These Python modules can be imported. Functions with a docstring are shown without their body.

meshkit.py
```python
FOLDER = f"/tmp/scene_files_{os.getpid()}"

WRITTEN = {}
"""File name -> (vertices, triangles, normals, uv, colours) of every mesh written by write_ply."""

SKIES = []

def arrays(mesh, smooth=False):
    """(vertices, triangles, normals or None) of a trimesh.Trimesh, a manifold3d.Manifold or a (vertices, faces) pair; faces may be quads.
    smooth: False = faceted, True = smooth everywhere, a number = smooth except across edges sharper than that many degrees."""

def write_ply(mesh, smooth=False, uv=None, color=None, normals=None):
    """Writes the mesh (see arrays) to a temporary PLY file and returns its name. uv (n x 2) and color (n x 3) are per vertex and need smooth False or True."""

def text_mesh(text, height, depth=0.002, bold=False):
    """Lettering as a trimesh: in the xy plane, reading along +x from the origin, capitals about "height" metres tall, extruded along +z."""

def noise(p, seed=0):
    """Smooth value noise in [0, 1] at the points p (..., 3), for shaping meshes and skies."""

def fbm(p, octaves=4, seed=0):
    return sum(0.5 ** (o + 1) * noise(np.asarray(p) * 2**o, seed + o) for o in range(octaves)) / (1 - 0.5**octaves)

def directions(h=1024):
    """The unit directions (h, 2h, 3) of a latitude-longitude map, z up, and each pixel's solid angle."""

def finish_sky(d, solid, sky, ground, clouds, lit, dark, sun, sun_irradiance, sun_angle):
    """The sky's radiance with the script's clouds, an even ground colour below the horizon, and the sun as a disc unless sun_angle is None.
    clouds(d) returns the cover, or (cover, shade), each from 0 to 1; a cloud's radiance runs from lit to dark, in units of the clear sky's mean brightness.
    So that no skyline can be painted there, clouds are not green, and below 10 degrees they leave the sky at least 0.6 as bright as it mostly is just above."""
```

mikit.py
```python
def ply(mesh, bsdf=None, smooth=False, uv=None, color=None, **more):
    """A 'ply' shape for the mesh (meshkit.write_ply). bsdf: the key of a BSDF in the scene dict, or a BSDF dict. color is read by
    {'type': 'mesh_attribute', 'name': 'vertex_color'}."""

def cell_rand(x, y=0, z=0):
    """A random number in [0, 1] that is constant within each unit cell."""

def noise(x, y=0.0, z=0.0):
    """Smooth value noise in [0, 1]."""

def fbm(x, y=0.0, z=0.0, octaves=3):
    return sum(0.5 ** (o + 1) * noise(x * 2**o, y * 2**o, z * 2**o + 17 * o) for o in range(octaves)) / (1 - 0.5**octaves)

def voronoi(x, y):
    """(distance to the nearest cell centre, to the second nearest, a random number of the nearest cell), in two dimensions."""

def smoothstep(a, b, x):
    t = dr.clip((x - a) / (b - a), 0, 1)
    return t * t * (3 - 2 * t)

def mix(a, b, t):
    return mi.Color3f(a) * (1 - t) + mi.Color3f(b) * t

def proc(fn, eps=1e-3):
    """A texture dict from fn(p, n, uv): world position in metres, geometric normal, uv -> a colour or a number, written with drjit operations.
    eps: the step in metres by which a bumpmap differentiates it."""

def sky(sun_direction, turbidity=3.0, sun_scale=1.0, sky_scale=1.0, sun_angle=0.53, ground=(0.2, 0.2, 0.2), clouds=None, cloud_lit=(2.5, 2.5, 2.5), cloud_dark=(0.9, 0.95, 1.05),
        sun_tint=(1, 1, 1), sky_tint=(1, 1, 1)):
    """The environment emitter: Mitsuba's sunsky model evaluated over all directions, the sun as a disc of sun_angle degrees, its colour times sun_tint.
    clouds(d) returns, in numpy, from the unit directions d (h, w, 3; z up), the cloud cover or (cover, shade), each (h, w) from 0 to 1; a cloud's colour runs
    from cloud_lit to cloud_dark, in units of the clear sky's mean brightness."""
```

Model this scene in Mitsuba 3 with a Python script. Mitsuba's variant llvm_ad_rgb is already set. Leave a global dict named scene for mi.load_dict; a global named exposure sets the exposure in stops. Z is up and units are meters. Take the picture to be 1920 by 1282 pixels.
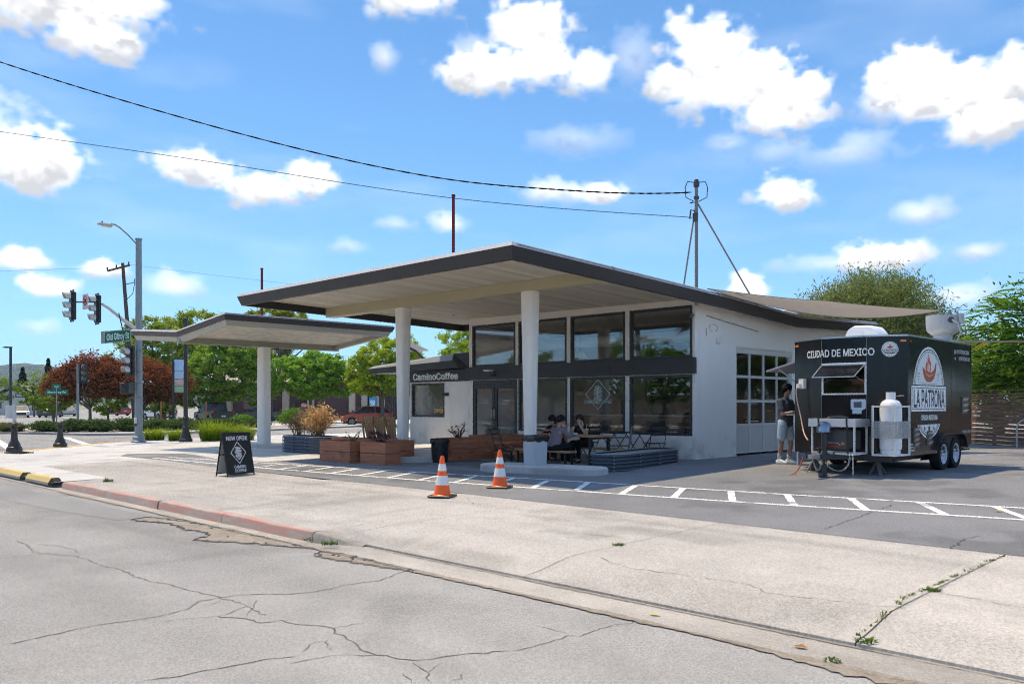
import math, random
import numpy as np, trimesh, manifold3d as m3, shapely
from shapely.geometry import Polygon, LineString, Point, box as sbox
from shapely.ops import unary_union
import drjit as dr
import mitsuba as mi
import mikit, meshkit
from mikit import proc, noise, fbm, voronoi, cell_rand, smoothstep, mix

scene, labels = {}, {}
PI = math.pi
# ---------------------------------------------------------------- camera, sky, sun, exposure
# world: x along the shop front (to the right), y away from the street, z up; (0,0,0) = front right corner of the shop
CAM = np.array([11.257, -17.494, 1.35])
TF = mi.ScalarTransform4f
scene['camera'] = {'type': 'perspective', 'fov': 62.53, 'fov_axis': 'x', 'near_clip': 0.1, 'far_clip': 9000.0,
                   'principal_point_offset_x': 0.0, 'principal_point_offset_y': -0.0905,
                   'to_world': TF().look_at(origin=CAM.tolist(), target=(CAM + [-1, 1, 0]).tolist(), up=[0, 0, 1])}
exposure = 1.7
SUN = (-0.37, -0.085, 1.0)

# clouds: (azimuth, elevation, half width, half height, density) in degrees; azimuth from +x towards +y
CLOUDS = [(163, 23.2, 4.6, 2.2, 1.0), (169, 24.6, 5.0, 2.6, 1.0), (161.5, 21.4, 2.3, 1.5, .9), (165, 14.1, 3.4, 1.6, 1.0), (168, 15.5, 3.0, 1.5, .8), (155.5, 14.6, 2.6, 1.05, .85), (151.5, 13.7, 2.4, .95, .9), (148.5, 14.3, 1.5, .9, .85),
          (141.7, 25.6, 2.3, 1.1, 1.0), (142.8, 26.6, 2.0, 1.0, .9), (137.8, 22.4, 1.2, .9, .5), (133.6, 23.6, 2.1, 1.6, 1.0), (133.0, 21.9, 3.2, 1.35, 1.0), (137.0, 21.4, 2.6, 1.2, 1.0), (129.9, 21.4, 1.5, 1.3, .95),
          (122.0, 21.8, 2.1, 1.9, 1.0), (120.0, 19.9, 3.6, 1.7, 1.0), (117.4, 18.2, 2.6, 1.25, 1.0), (123.8, 20.4, 1.7, 1.1, .85), (116.0, 19.2, 1.6, 1.0, .9), (126.9, 21.8, 1.3, 1.5, .32),
          (109.5, 19.0, 2.4, 1.4, 1.0), (107.5, 18.0, 2.8, 1.6, 1.0), (106.0, 16.3, 2.0, 1.1, .95), (111.0, 18.0, 1.6, 1.0, .8), (104.2, 18.4, 1.6, 1.3, .9),
          (132.6, 14.0, 2.0, .7, .8), (129.0, 13.9, 1.6, .65, .85), (117.0, 13.2, 1.6, .95, .95), (113.5, 15.4, 3.0, .95, .38), (117.6, 15.9, 1.6, .7, .3), (130.3, 17.2, 2.6, .8, .3), (120.5, 16.6, 1.2, .5, .35),
          (139.3, 12.0, 1.25, .75, .8), (142.8, 11.9, 1.3, .4, .35), (109.3, 11.5, 1.5, .7, .6), (111.5, 9.0, 2.6, .8, .85), (114.5, 8.8, 2.4, .6, .5), (119.2, 7.3, 1.0, .9, 1.0),
          (165, 8.3, 1.4, .6, .85), (161, 8.2, 1.3, .55, .85), (164, 6.9, 1.5, .65, .95), (156.8, 7.3, 1.3, .8, .7), (106.9, 6.4, 1.6, .6, .6), (106, 8.9, .9, .4, .6), (143.7, 22.0, .7, .7, .5), (144.4, 24.6, .5, .4, .5), (146.0, 10.3, 1.0, .4, .35), (164.2, 4.5, 1.0, .5, .35)]
_rc = np.random.RandomState(5)
for _ in range(330):   # the rest of the sky carries the same kind of small fair-weather clouds
    a = _rc.uniform(-180, 95) if _rc.rand() < .72 else _rc.uniform(172, 180)
    e = 6 + 66 * _rc.rand() ** 1.15
    CLOUDS.append((a, e, _rc.uniform(1.5, 4.5), _rc.uniform(.7, 1.9), _rc.uniform(.5, 1)))


def clouds(d):
    az = np.degrees(np.arctan2(d[..., 1], d[..., 0])); el = np.degrees(np.arcsin(np.clip(d[..., 2], -1, 1)))
    p = np.stack([az * .55, el * .8, 0 * az], -1)
    n1 = meshkit.fbm(p, 5, 3) - .5
    n2 = meshkit.fbm(p * 2.6 + 7, 4, 11) - .5
    cover = np.zeros(az.shape); low = np.zeros(az.shape)
    for a, e, w, h, s in CLOUDS:
        da = (az - a + 180) % 360 - 180
        dx, dy = da / (w * 1.28), (el - e) / (h * 1.3)
        near = (np.abs(dx) < 2.2) & (np.abs(dy) < 2.6)
        if not near.any(): continue
        x, y = dx[near], dy[near]
        y = np.where(y < 0, y * 1.15, y)
        f = 1 - np.sqrt(x * x + y * y) + .16 + 1.1 * n1[near] + .85 * n2[near]
        soft = .6 if s > .8 else 1.0
        c = s * np.clip(f / soft, 0, 1); c = c * c * (3 - 2 * c) if s > .8 else c
        old = cover[near]
        cover[near] = np.maximum(old, c)
        low[near] = np.where(c >= old, np.clip(.46 - .55 * y + 1.3 * n2[near] + .5 * n1[near], 0, 1), low[near])
    veil = np.clip(meshkit.fbm(np.stack([az * .12, el * .45, 0 * az], -1), 4, 31) - .5, 0, 1) * .25 * np.clip(el / 10, 0, 1)
    return np.maximum(cover, veil), low * np.where(cover > .05, 1, .2)


scene['sky_light'] = mikit.sky(SUN, turbidity=2.2, sun_scale=.83, sky_scale=1.45, clouds=clouds, cloud_lit=(4.0, 3.95, 3.85), cloud_dark=(1.6, 1.65, 1.75), sun_tint=(1.02, 1.0, .89), sky_tint=(.72, 1.0, 1.16), ground=(.22, .21, .19))

# ---------------------------------------------------------------- helpers
COUNT = {}


def numbered(key):
    if key not in COUNT:
        COUNT[key] = 0
        return key
    COUNT[key] += 1
    return '%s_%03d' % (key, COUNT[key])


def label(key, text, cat=None, group=None, kind=None):
    d = labels.setdefault(key, {})
    if text: d['label'] = text
    if cat: d['category'] = cat
    if group: d['group'] = group
    if kind: d['kind'] = kind


def thing(name, text, cat, group=None):
    k = numbered(name); label(k, text, cat, group)
    return k


def rotz(a): c, s = math.cos(a), math.sin(a); return np.array([[c, -s, 0], [s, c, 0], [0, 0, 1.]])
def roty(a): c, s = math.cos(a), math.sin(a); return np.array([[c, 0, s], [0, 1, 0], [-s, 0, c.real]])
def rotx(a): c, s = math.cos(a), math.sin(a); return np.array([[1, 0, 0], [0, c, -s], [0, s, c.real]])


class MB:
    """Collects primitives with colours; put() makes them ONE mesh entry."""
    def __init__(s, c=(.5, .5, .5)): s.V, s.F, s.C, s.n, s.c, s.M, s.o = [], [], [], 0, c, None, np.zeros(3)

    def place(s, o=(0, 0, 0), a=0, R=None):
        s.o = np.array(o, float); s.M = rotz(a) if R is None else R
        return s

    def add(s, v, f, c=None, ang=None):
        v, f = np.asarray(v, float), np.asarray(f, int)
        if f.shape[1] == 4: f = np.vstack([f[:, [0, 1, 2]], f[:, [0, 2, 3]]])
        if ang:
            m = trimesh.Trimesh(v, f, process=False)
            if ang < 180: m = trimesh.graph.smooth_shade(m, angle=math.radians(ang), facet_minarea=None)
            v, f = np.array(m.vertices), np.array(m.faces)
        else:
            v = v[f].reshape(-1, 3); f = np.arange(len(v)).reshape(-1, 3)
        if s.M is not None: v = v @ s.M.T + s.o
        c = s.c if c is None else c
        c = np.asarray(c, float)
        s.V.append(v); s.F.append(f + s.n); s.C.append(np.tile(c, (len(v), 1)) if c.ndim == 1 else c); s.n += len(v)
        return s

    def mesh(s, m, c=None, ang=None): return s.add(m.vertices, m.faces, c, ang)
    def man(s, m, c=None, ang=None):
        k = m.to_mesh(); return s.add(k.vert_properties[:, :3], k.tri_verts, c, ang)

    def box(s, x0, x1, y0, y1, z0, z1, c=None, bev=0):
        if bev:
            P = []
            for i in (0, 1):
                for j in (0, 1):
                    for k in (0, 1):
                        q = np.array([(x0, x1)[i], (y0, y1)[j], (z0, z1)[k]], float); d = np.array([1 - 2 * i, 1 - 2 * j, 1 - 2 * k]) * bev
                        for a in range(3):
                            r = q + d; r[a] = q[a]; P.append(r)
            return s.mesh(trimesh.Trimesh(P).convex_hull, c)
        v = [(x, y, z) for x in (x0, x1) for y in (y0, y1) for z in (z0, z1)]
        f = [(0, 1, 3, 2), (4, 6, 7, 5), (0, 4, 5, 1), (2, 3, 7, 6), (0, 2, 6, 4), (1, 5, 7, 3)]
        return s.add(v, f, c)

    def bar(s, p, q, w, h=None, c=None, up=(0, 0, 1)):
        """rectangular bar from p to q, w across, h along up"""
        p, q = np.array(p, float), np.array(q, float); h = w if h is None else h
        t = q - p; L = np.linalg.norm(t); t /= L
        u = np.array(up, float)
        if abs(t @ u) > .98: u = np.array([1., 0, 0])
        a = np.cross(t, u); a /= np.linalg.norm(a); b = np.cross(a, t)
        v = [e + a * i * w / 2 + b * j * h / 2 for e in (p, q) for i in (-1, 1) for j in (-1, 1)]
        f = [(0, 1, 3, 2), (4, 6, 7, 5), (0, 4, 5, 1), (2, 3, 7, 6), (0, 2, 6, 4), (1, 5, 7, 3)]
        return s.add(v, f, c)

    def tube(s, pts, r, c=None, k=8, ang=50, closed=False):
        P = np.asarray(pts, float); n = len(P); r = np.broadcast_to(np.asarray(r, float), (n,))
        T = np.gradient(P, axis=0) if not closed else np.roll(P, -1, 0) - np.roll(P, 1, 0)
        T /= np.linalg.norm(T, axis=1, keepdims=True) + 1e-12
        u = np.array([0, 0, 1.]) if abs(T[0, 2]) < .9 else np.array([1., 0, 0])
        V = []
        for i in range(n):
            a = np.cross(T[i], u); a /= np.linalg.norm(a) + 1e-12; b = np.cross(a, T[i]); u = b
            th = np.arange(k) * 2 * PI / k
            V.append(P[i] + r[i] * (np.cos(th)[:, None] * a + np.sin(th)[:, None] * b))
        V = np.vstack(V); F = []
        for i in range(n if closed else n - 1):
            i2 = (i + 1) % n
            for j in range(k): F.append((i * k + j, i * k + (j + 1) % k, i2 * k + (j + 1) % k, i2 * k + j))
        F = np.array(F); F = np.vstack([F[:, [0, 1, 2]], F[:, [0, 2, 3]]])
        if not closed:
            V = np.vstack([V, P[0], P[-1]]); a, b = n * k, n * k + 1
            F = np.vstack([F] + [[(a, (j + 1) % k, j)] for j in range(k)] + [[(b, (n - 1) * k + j, (n - 1) * k + (j + 1) % k)] for j in range(k)])
        return s.add(V, F, c, ang)

    def lathe(s, prof, c=None, k=20, at=(0, 0, 0), ang=35, sx=1, sy=1):
        prof = np.asarray(prof, float); n = len(prof); th = np.arange(k) * 2 * PI / k
        V = np.array([[r * math.cos(t) * sx, r * math.sin(t) * sy, z] for r, z in prof for t in th]) + at
        F = [(i * k + j, i * k + (j + 1) % k, (i + 1) * k + (j + 1) % k, (i + 1) * k + j) for i in range(n - 1) for j in range(k)]
        m = trimesh.Trimesh(V, np.vstack([np.array(F)[:, [0, 1, 2]], np.array(F)[:, [0, 2, 3]]]), process=False)
        m.merge_vertices(); m.update_faces(m.nondegenerate_faces())
        return s.mesh(m, c, ang)

    def prism(s, poly, z0, z1, c=None, ang=None, plane='xy'):
        """extrude a 2-D polygon; plane 'xy': along z; 'xz': along y; 'yz': along x"""
        poly = Polygon(poly) if not hasattr(poly, 'geom_type') else poly
        for g in getattr(poly, 'geoms', [poly]):
            m = trimesh.creation.extrude_polygon(g, z1 - z0, engine='earcut'); v = np.array(m.vertices); v[:, 2] += z0
            f = np.array(m.faces)
            if plane == 'xz': v = v[:, [0, 2, 1]]; f = f[:, ::-1]
            if plane == 'yz': v = v[:, [2, 0, 1]]
            s.add(v, f, c, ang)
        return s

    def quad(s, a, b, c_, d, c=None): return s.add([a, b, c_, d], [(0, 1, 2), (0, 2, 3)], c)

    def text(s, t, h, at, a=0, depth=.004, c=None, bold=False, sx=1, plane='xz', center=False):
        """lettering upright in the plane y = const (reads along +x), turned by a about z"""
        m = meshkit.text_mesh(t, h, depth, bold); v = np.array(m.vertices); v[:, 0] *= sx
        if center: v[:, 0] -= (v[:, 0].min() + v[:, 0].max()) / 2
        v = np.stack([v[:, 0], -v[:, 2], v[:, 1]], 1)
        return s.add(v @ rotz(a).T + at, m.faces, c)

    def put(s, name, bsdf, parent=None, text=None, cat=None, group=None, kind=None, merge=False):
        key = numbered((parent + '__' if parent else '') + name)
        v, f, c = np.vstack(s.V), np.vstack(s.F), np.vstack(s.C)
        scene[key] = mikit.ply((v, f), bsdf, smooth=True, color=c)
        if text or cat or group or kind: label(key, text, cat, group, kind)
        return key


def lin(r, g, b):
    """8-bit sRGB to linear"""
    return tuple(((x / 255 + .055) / 1.055) ** 2.4 if x > 10 else x / 255 / 12.92 for x in (r, g, b))


VC = {'type': 'mesh_attribute', 'name': 'vertex_color'}
def pr(**k): return {'type': 'twosided', 'b': {'type': 'principled', **k}}
scene['matte'] = pr(base_color=VC, roughness=.85, specular=.25)
scene['satin'] = pr(base_color=VC, roughness=.42, specular=.5)
scene['gloss'] = pr(base_color=VC, roughness=.3, specular=.5, clearcoat=1.0, clearcoat_gloss=.93)
scene['steel'] = pr(base_color=VC, roughness=.32, metallic=1.0)
scene['chrome'] = pr(base_color=VC, roughness=.07, metallic=1.0)
scene['leaf'] = {'type': 'principledthin', 'base_color': VC, 'roughness': .55, 'diff_trans': .75, 'spec_trans': 0.0, 'eta': 1.35}
scene['glass'] = {'type': 'thindielectric', 'int_ior': 1.52}


def V3(f):  # colour helper for proc
    return f


def p_road(p, n, uv):
    x, y = p.x, p.y
    a = fbm(x * .35, y * .35, 3.0, 4); b = fbm(x * 2.1, y * 2.1, 9.0, 3)
    d1, d2, r = voronoi(x * 85, y * 85); s2 = noise(x * 300, y * 300, 1.0)
    stain = smoothstep(.62, .80, fbm(x * .9 + 6, y * .9, 11.0, 4)) * .16
    v = (.335 + .13 * (a - .5)) * (1 - stain) + .07 * (b - .5) + .13 * (r - .5) + .07 * (s2 - .5)
    wheel = smoothstep(.0, .9, dr.abs(dr.sin((y + 13.2) * 1.9)))
    v = v * (.93 + .09 * wheel)
    patch = smoothstep(.62, .66, fbm(x * .22 + 4, y * .5, 5.0, 3)) * .04
    return mi.Color3f(1.0, .975, .935) * (v - patch)


def p_lot(p, n, uv):
    x, y = p.x, p.y
    a = fbm(x * .3, y * .3, 2.0, 4); b = fbm(x * 1.7, y * 1.7, 4.0, 3); r = voronoi(x * 60, y * 60)[2]
    v = .185 + .06 * (a - .5) + .045 * (b - .5) + .045 * (r - .5)
    st = smoothstep(.60, .75, fbm(x * .9 + 3, y * .9, 7.0, 3))
    worn = smoothstep(-6.0, -11.0, x) * .055
    oil = smoothstep(.64, .74, fbm(x * .55 + 13, y * .55, 3.0, 4)) * .28; v = v * (1 - oil)
    return mi.Color3f(.98, .985, 1.02) * (v + worn) * (1 - .25 * st)


def p_apron(p, n, uv):
    x, y = p.x, p.y
    a = fbm(x * .4, y * .4, 1.0, 4); b = fbm(x * 3.1, y * 3.1, 6.0, 3); d1, d2, r = voronoi(x * 70, y * 70)
    s = noise(x * 260, y * 260)
    streak = fbm(x * .25, y * 5, 8.0, 3)
    v = .44 + .13 * (a - .5) + .08 * (b - .5) + .16 * (r - .5) + .07 * (s - .5) + .07 * (streak - .5)
    grime = smoothstep(.58, .8, fbm(x * .8 + 9, y * 1.3, 3.0, 4))
    tyre = smoothstep(.25, .0, dr.abs(noise(x * .15, 2.0) * 2.2 - 10.9 - y + .0)) * .06
    slab = (cell_rand((x + .52) / 3.06) - .5) * .07
    g1, g2, gr = voronoi(x * 2.3, y * 2.3); gum = smoothstep(.05, .035, g1) * smoothstep(.55, .6, gr) * .14
    rust = smoothstep(.66, .8, fbm(x * 1.6 + 21, y * .8, 5.0, 4)) * .12
    v = (v + slab) * (1 - gum) * (1 - rust)
    return mix(mi.Color3f(1.0, .925, .835), mi.Color3f(.96, .91, .85), r) * (v - tyre) * (1 - .2 * grime)


def p_walk(p, n, uv):
    x, y = p.x, p.y
    a = fbm(x * .5, y * .5, 1.0, 4); b = fbm(x * 3.4, y * 3.4, 6.0, 3); s = noise(x * 90, y * 90)
    v = .50 + .14 * (a - .5) + .09 * (b - .5) + .08 * (s - .5)
    st = smoothstep(.6, .75, fbm(x * 1.1 + 2, y * 1.1, 4.0, 3))
    return mi.Color3f(1.0, .97, .92) * v * (1 - .18 * st)


def p_gutter(p, n, uv):
    x, y = p.x, p.y
    a = fbm(x * .7, y * 2.2, 1.0, 4); r = voronoi(x * 75, y * 75)[2]; b = fbm(x * 4, y * 6, p.z * 6, 3)
    v = .37 + .16 * (a - .5) + .10 * (r - .5) + .10 * (b - .5)
    return mi.Color3f(1.0, .93, .84) * v


def p_kerbred(p, n, uv):
    x, y, z = p.x, p.y, p.z
    w = smoothstep(.34, .58, fbm(x * 3.2, y * 14, z * 14, 4) + .12 * (noise(x * 40, y * 40, z * 40) - .5))
    con = .40 + .2 * (fbm(x * 5, y * 9, z * 9, 3) - .5)
    return mix(mi.Color3f(.50, .28, .24), mi.Color3f(1.0, .92, .83) * con, w * .85)


def p_wall(p, n, uv):
    x, y, z = p.x, p.y, p.z
    a = fbm(x * .8, y * .8, z * .5, 4); dr_ = fbm((x + y) * 7, z * .55, 3.0, 3)
    foot = smoothstep(.8, .05, z) * smoothstep(.48, .72, fbm(x * 4 + 2, y * 4, z * 3, 4))
    v = .85 + .05 * (a - .5) + .05 * (dr_ - .5) - .22 * foot
    seam = smoothstep(.006, .003, dr.abs(y - 1.22 * dr.round(y / 1.22))) * .05
    return mi.Color3f(1.0, .96, .90) * (v - seam)


def p_cream(p, n, uv):
    x, y, z = p.x, p.y, p.z
    v = .56 + .09 * (fbm(x * 6, y * .6, z, 4) - .5) + .13 * (cell_rand((x + 9.55) / .2, (y + 6.15) / .2 * dr.select(x < -11, 1.0, 0.0)) - .5)
    return mi.Color3f(1.0, .93, .76) * v


def p_wood(p, n, uv):
    x, y, z = p.x, p.y, p.z
    g = fbm((x + y) * 2.2, z * 38, 3.0 + (x - y) * .7, 4); f = noise((x + y) * 9, z * 160, 2.0)
    k = smoothstep(.70, .78, fbm((x - y) * 3.0, z * 6, 5.0, 3)) * .3
    dark, lit = mi.Color3f(.24, .082, .042), mi.Color3f(.58, .24, .13)
    return mix(dark, lit, dr.clip(.15 + .8 * g + .2 * (f - .5), 0, 1)) * (1 - k)


def p_oldwood(p, n, uv):
    x, y, z = p.x, p.y, p.z
    g = fbm((x + y) * 1.8, z * 30, 3.0, 4); f = cell_rand(dr.floor(z / .155), dr.floor((x - y) / 1.2))
    return mix(mi.Color3f(.10, .06, .045), mi.Color3f(.27, .185, .14), dr.clip(.1 + .7 * g + .35 * (f - .5), 0, 1))


def p_table(p, n, uv):
    x, y, z = p.x, p.y, p.z
    g = fbm(x * 3, y * 45, z * 30, 4)
    return mix(mi.Color3f(.30, .17, .085), mi.Color3f(.52, .34, .18), g)


def p_dirt(p, n, uv):
    x, y = p.x, p.y
    a = fbm(x * 9, y * 9, 1.0, 4); r = voronoi(x * 55, y * 55)[2]
    return mix(mi.Color3f(.19, .16, .13), mi.Color3f(.40, .35, .29), dr.clip(.1 + .6 * a + .4 * (r - .5), 0, 1))


def p_ground(p, n, uv):
    x, y = p.x, p.y
    a = fbm(x * .05, y * .05, 1.0, 4)
    return mix(mi.Color3f(.30, .27, .19), mi.Color3f(.17, .19, .09), a)


def p_hill(p, n, uv):
    x, y, z = p.x, p.y, p.z
    a = fbm(x * .02, y * .02, z * .03, 5)
    return mix(mi.Color3f(.018, .036, .022), mi.Color3f(.055, .075, .038), smoothstep(.35, .65, a))


def p_bark(p, n, uv):
    g = fbm(p.x * 14, p.y * 14, p.z * 3, 3)
    return mix(mi.Color3f(.05, .04, .033), mi.Color3f(.17, .14, .115), g)


def p_tread(p, n, uv):   # diamond tread sheet
    u, v = (p.x + p.y + p.z) * 28, (p.x - p.z + p.y) * 28
    a = smoothstep(.30, .18, dr.abs(u - dr.floor(u) - .5)) * smoothstep(.44, .36, dr.abs(v - dr.floor(v) - .5))
    return .62 + .22 * a


def tex(name, fn, rough=.9, bump=None, bs=1.0, eps=2e-3, spec=.25):
    b = {'type': 'principled', 'base_color': proc(fn), 'roughness': rough, 'specular': spec}
    if bump: b = {'type': 'bumpmap', 'arbitrary': proc(bump, eps), 'scale': bs, 'bsdf': b}
    scene[name] = {'type': 'twosided', 'b': b}


def b_aggr(p, n, uv):
    return voronoi(p.x * 85, p.y * 85)[0] * .006


tex('asphalt_old', p_road, .92, b_aggr, .8)
tex('asphalt_lot', p_lot, .88)
tex('concrete_apron', p_apron, .9, b_aggr, .45)
tex('concrete_walk', p_walk, .9)
tex('concrete_gutter', p_gutter, .92)
tex('kerb_red', p_kerbred, .85)
tex('wall_paint', p_wall, .7)
tex('cream_board', p_cream, .55)
tex('stained_wood', p_wood, .6)
tex('old_wood', p_oldwood, .85)
tex('table_wood', p_table, .5)
tex('dirt', p_dirt, .97)
tex('dry_ground', p_ground, .95)
tex('hill_cover', p_hill, .95)
tex('bark', p_bark, .95)
scene['tread_plate'] = {'type': 'twosided', 'b': {'type': 'principled', 'base_color': proc(p_tread), 'metallic': .85, 'roughness': .42}}

DARK = (.030, .031, .034)     # charcoal paint of fascias and frames
STRIP = (.50, .51, .53)
WHITE = (.78, .77, .74)
BLACK = (.012, .012, .013)


def zg(x, y): return .018 * min(max(y, -13), 0) - .012 * min(max(-12 - x, 0), 20)
def ZG(x, y): return .018 * np.clip(y, -13, 0) - .012 * np.clip(-12 - x, 0, 20)

# ================================================================ ground, roads, pavements
def sheet(poly, dz, bsdf, name, parent=None, zf=None, text=None, kind=None, c=(.5, .5, .5)):
    poly = Polygon(poly) if not hasattr(poly, 'geom_type') else poly
    b = MB(c)
    for x0, x1 in ((-400, -32), (-32, -12), (-12, 400)):
        for y0, y1 in ((-400, -13), (-13, 0), (0, 600)):
            q = poly.intersection(sbox(x0, y0, x1, y1))
            for g in getattr(q, 'geoms', [q]):
                if g.is_empty or g.geom_type != 'Polygon' or g.area < 1e-5: continue
                v, f = trimesh.creation.triangulate_polygon(g, engine='earcut')
                z = (ZG(v[:, 0], v[:, 1]) if zf is None else np.full(len(v), float(zf))) + dz
                f = np.array(f); a = v[f[:, 1]] - v[f[:, 0]]; e = v[f[:, 2]] - v[f[:, 0]]
                s = a[:, 0] * e[:, 1] - a[:, 1] * e[:, 0] < 0; f[s] = f[s][:, ::-1]
                b.add(np.column_stack([v, z]), f)
    return b.put(name, bsdf, parent, text, kind=kind)


g_ = MB().quad((-6000, -3000, -.6), (6000, -3000, -.6), (6000, 6000, -.6), (-6000, 6000, -.6)).put('ground', 'dry_ground', kind='structure', text='dry open ground reaching to the hills')
# the near street and the cross street, one asphalt surface
road_poly = unary_union([sbox(-300, -26.5, 90, -12.15), sbox(-36.5, -26, -20.0, 300)]).buffer(.001)
sheet(road_poly, 0, 'asphalt_old', 'road', zf=-.342, kind='structure', text='pale cracked asphalt street')
# far side of the near street (behind the camera)
sheet([(-58, -34), (90, -34), (90, -26.5), (-58, -26.5)], 0, 'concrete_walk', 'pavement', zf=-.20, kind='structure', text='concrete pavement across the street')
# corner block: pale walk under everything
corner = Polygon([(-7.2, -12.02), (-12, -12.02), (-17.5, -11.4), (-20.6, -9.9), (-22.5, -7.75), (-25.4, -4.4), (-25.6, -2.0), (-24.6, 60), (40, 60), (40, -7.9), (-7.2, -7.9)])
sheet(corner, -.004, 'concrete_walk', 'corner_pavement', kind='structure', text='pale concrete corner pavement round the lot')
b = MB(lin(196, 190, 180))   # its kerb face
cc = list(corner.exterior.coords)[1:8]
for p, q in zip(cc[:-1], cc[1:]):
    zp, zq = zg(*p) - .004, zg(*q) - .004
    b.quad((*p, -.36), (*q, -.36), (*q, zq), (*p, zp))
b.put('kerb_face', 'matte', 'corner_pavement')
# yellow strip along the corner kerb
b = MB(lin(214, 178, 92))
ys = [(-20.75, -9.75), (-22.55, -7.62), (-25.2, -4.55), (-25.35, -3.0)]
for p, q in zip(ys[:-1], ys[1:]):
    p, q = np.array(p), np.array(q); n = np.array([-(q - p)[1], (q - p)[0]]); n = n / np.linalg.norm(n) * .34
    if n[0] < 0: n = -n
    P = [p, q, q + n, p + n]; b.quad(*[(x, y, zg(x, y) + .004) for x, y in P])
b.put('tactile_strip', 'matte', 'corner_pavement', text='yellow strip along the corner kerb')
# lot asphalt
lot = Polygon([(-11.5, -8.22), (-14.3, -8.15), (-15.4, -7.55), (-13.4, -6.6), (-10.5, -7.05), (-8.3, -6.75), (-8.3, -4.9), (-8.2, -.02), (-.02, -.02), (-.02, 40), (40, 40), (40, -8.05), (1, -8.13), (-6.8, -8.32)])
lot_key = sheet(lot, .004, 'asphalt_lot', 'parking_lot', kind='structure', text='dark asphalt lot round the shop')
# painted walkway stripes
UP = [(-12.2, -7.72), (-11.7, -7.6), (-7.92, -6.98), (-2.96, -6.2), (.03, -5.69), (2.3, -5.35), (5.13, -4.93), (8.06, -4.39), (13, -3.5), (20, -2.3)]
LO = [(-12.2, -8.05), (-10.97, -7.98), (-6.9, -7.80), (-1.63, -7.24), (1.04, -6.84), (3.21, -6.52), (5.66, -6.09), (8.34, -5.54), (13, -4.65), (20, -3.4)]


def stripe(pts, w, name='white_stripe'):
    sheet(LineString(pts).buffer(w / 2, cap_style=2, join_style=2), .008, 'worn_white', name, lot_key)


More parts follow.
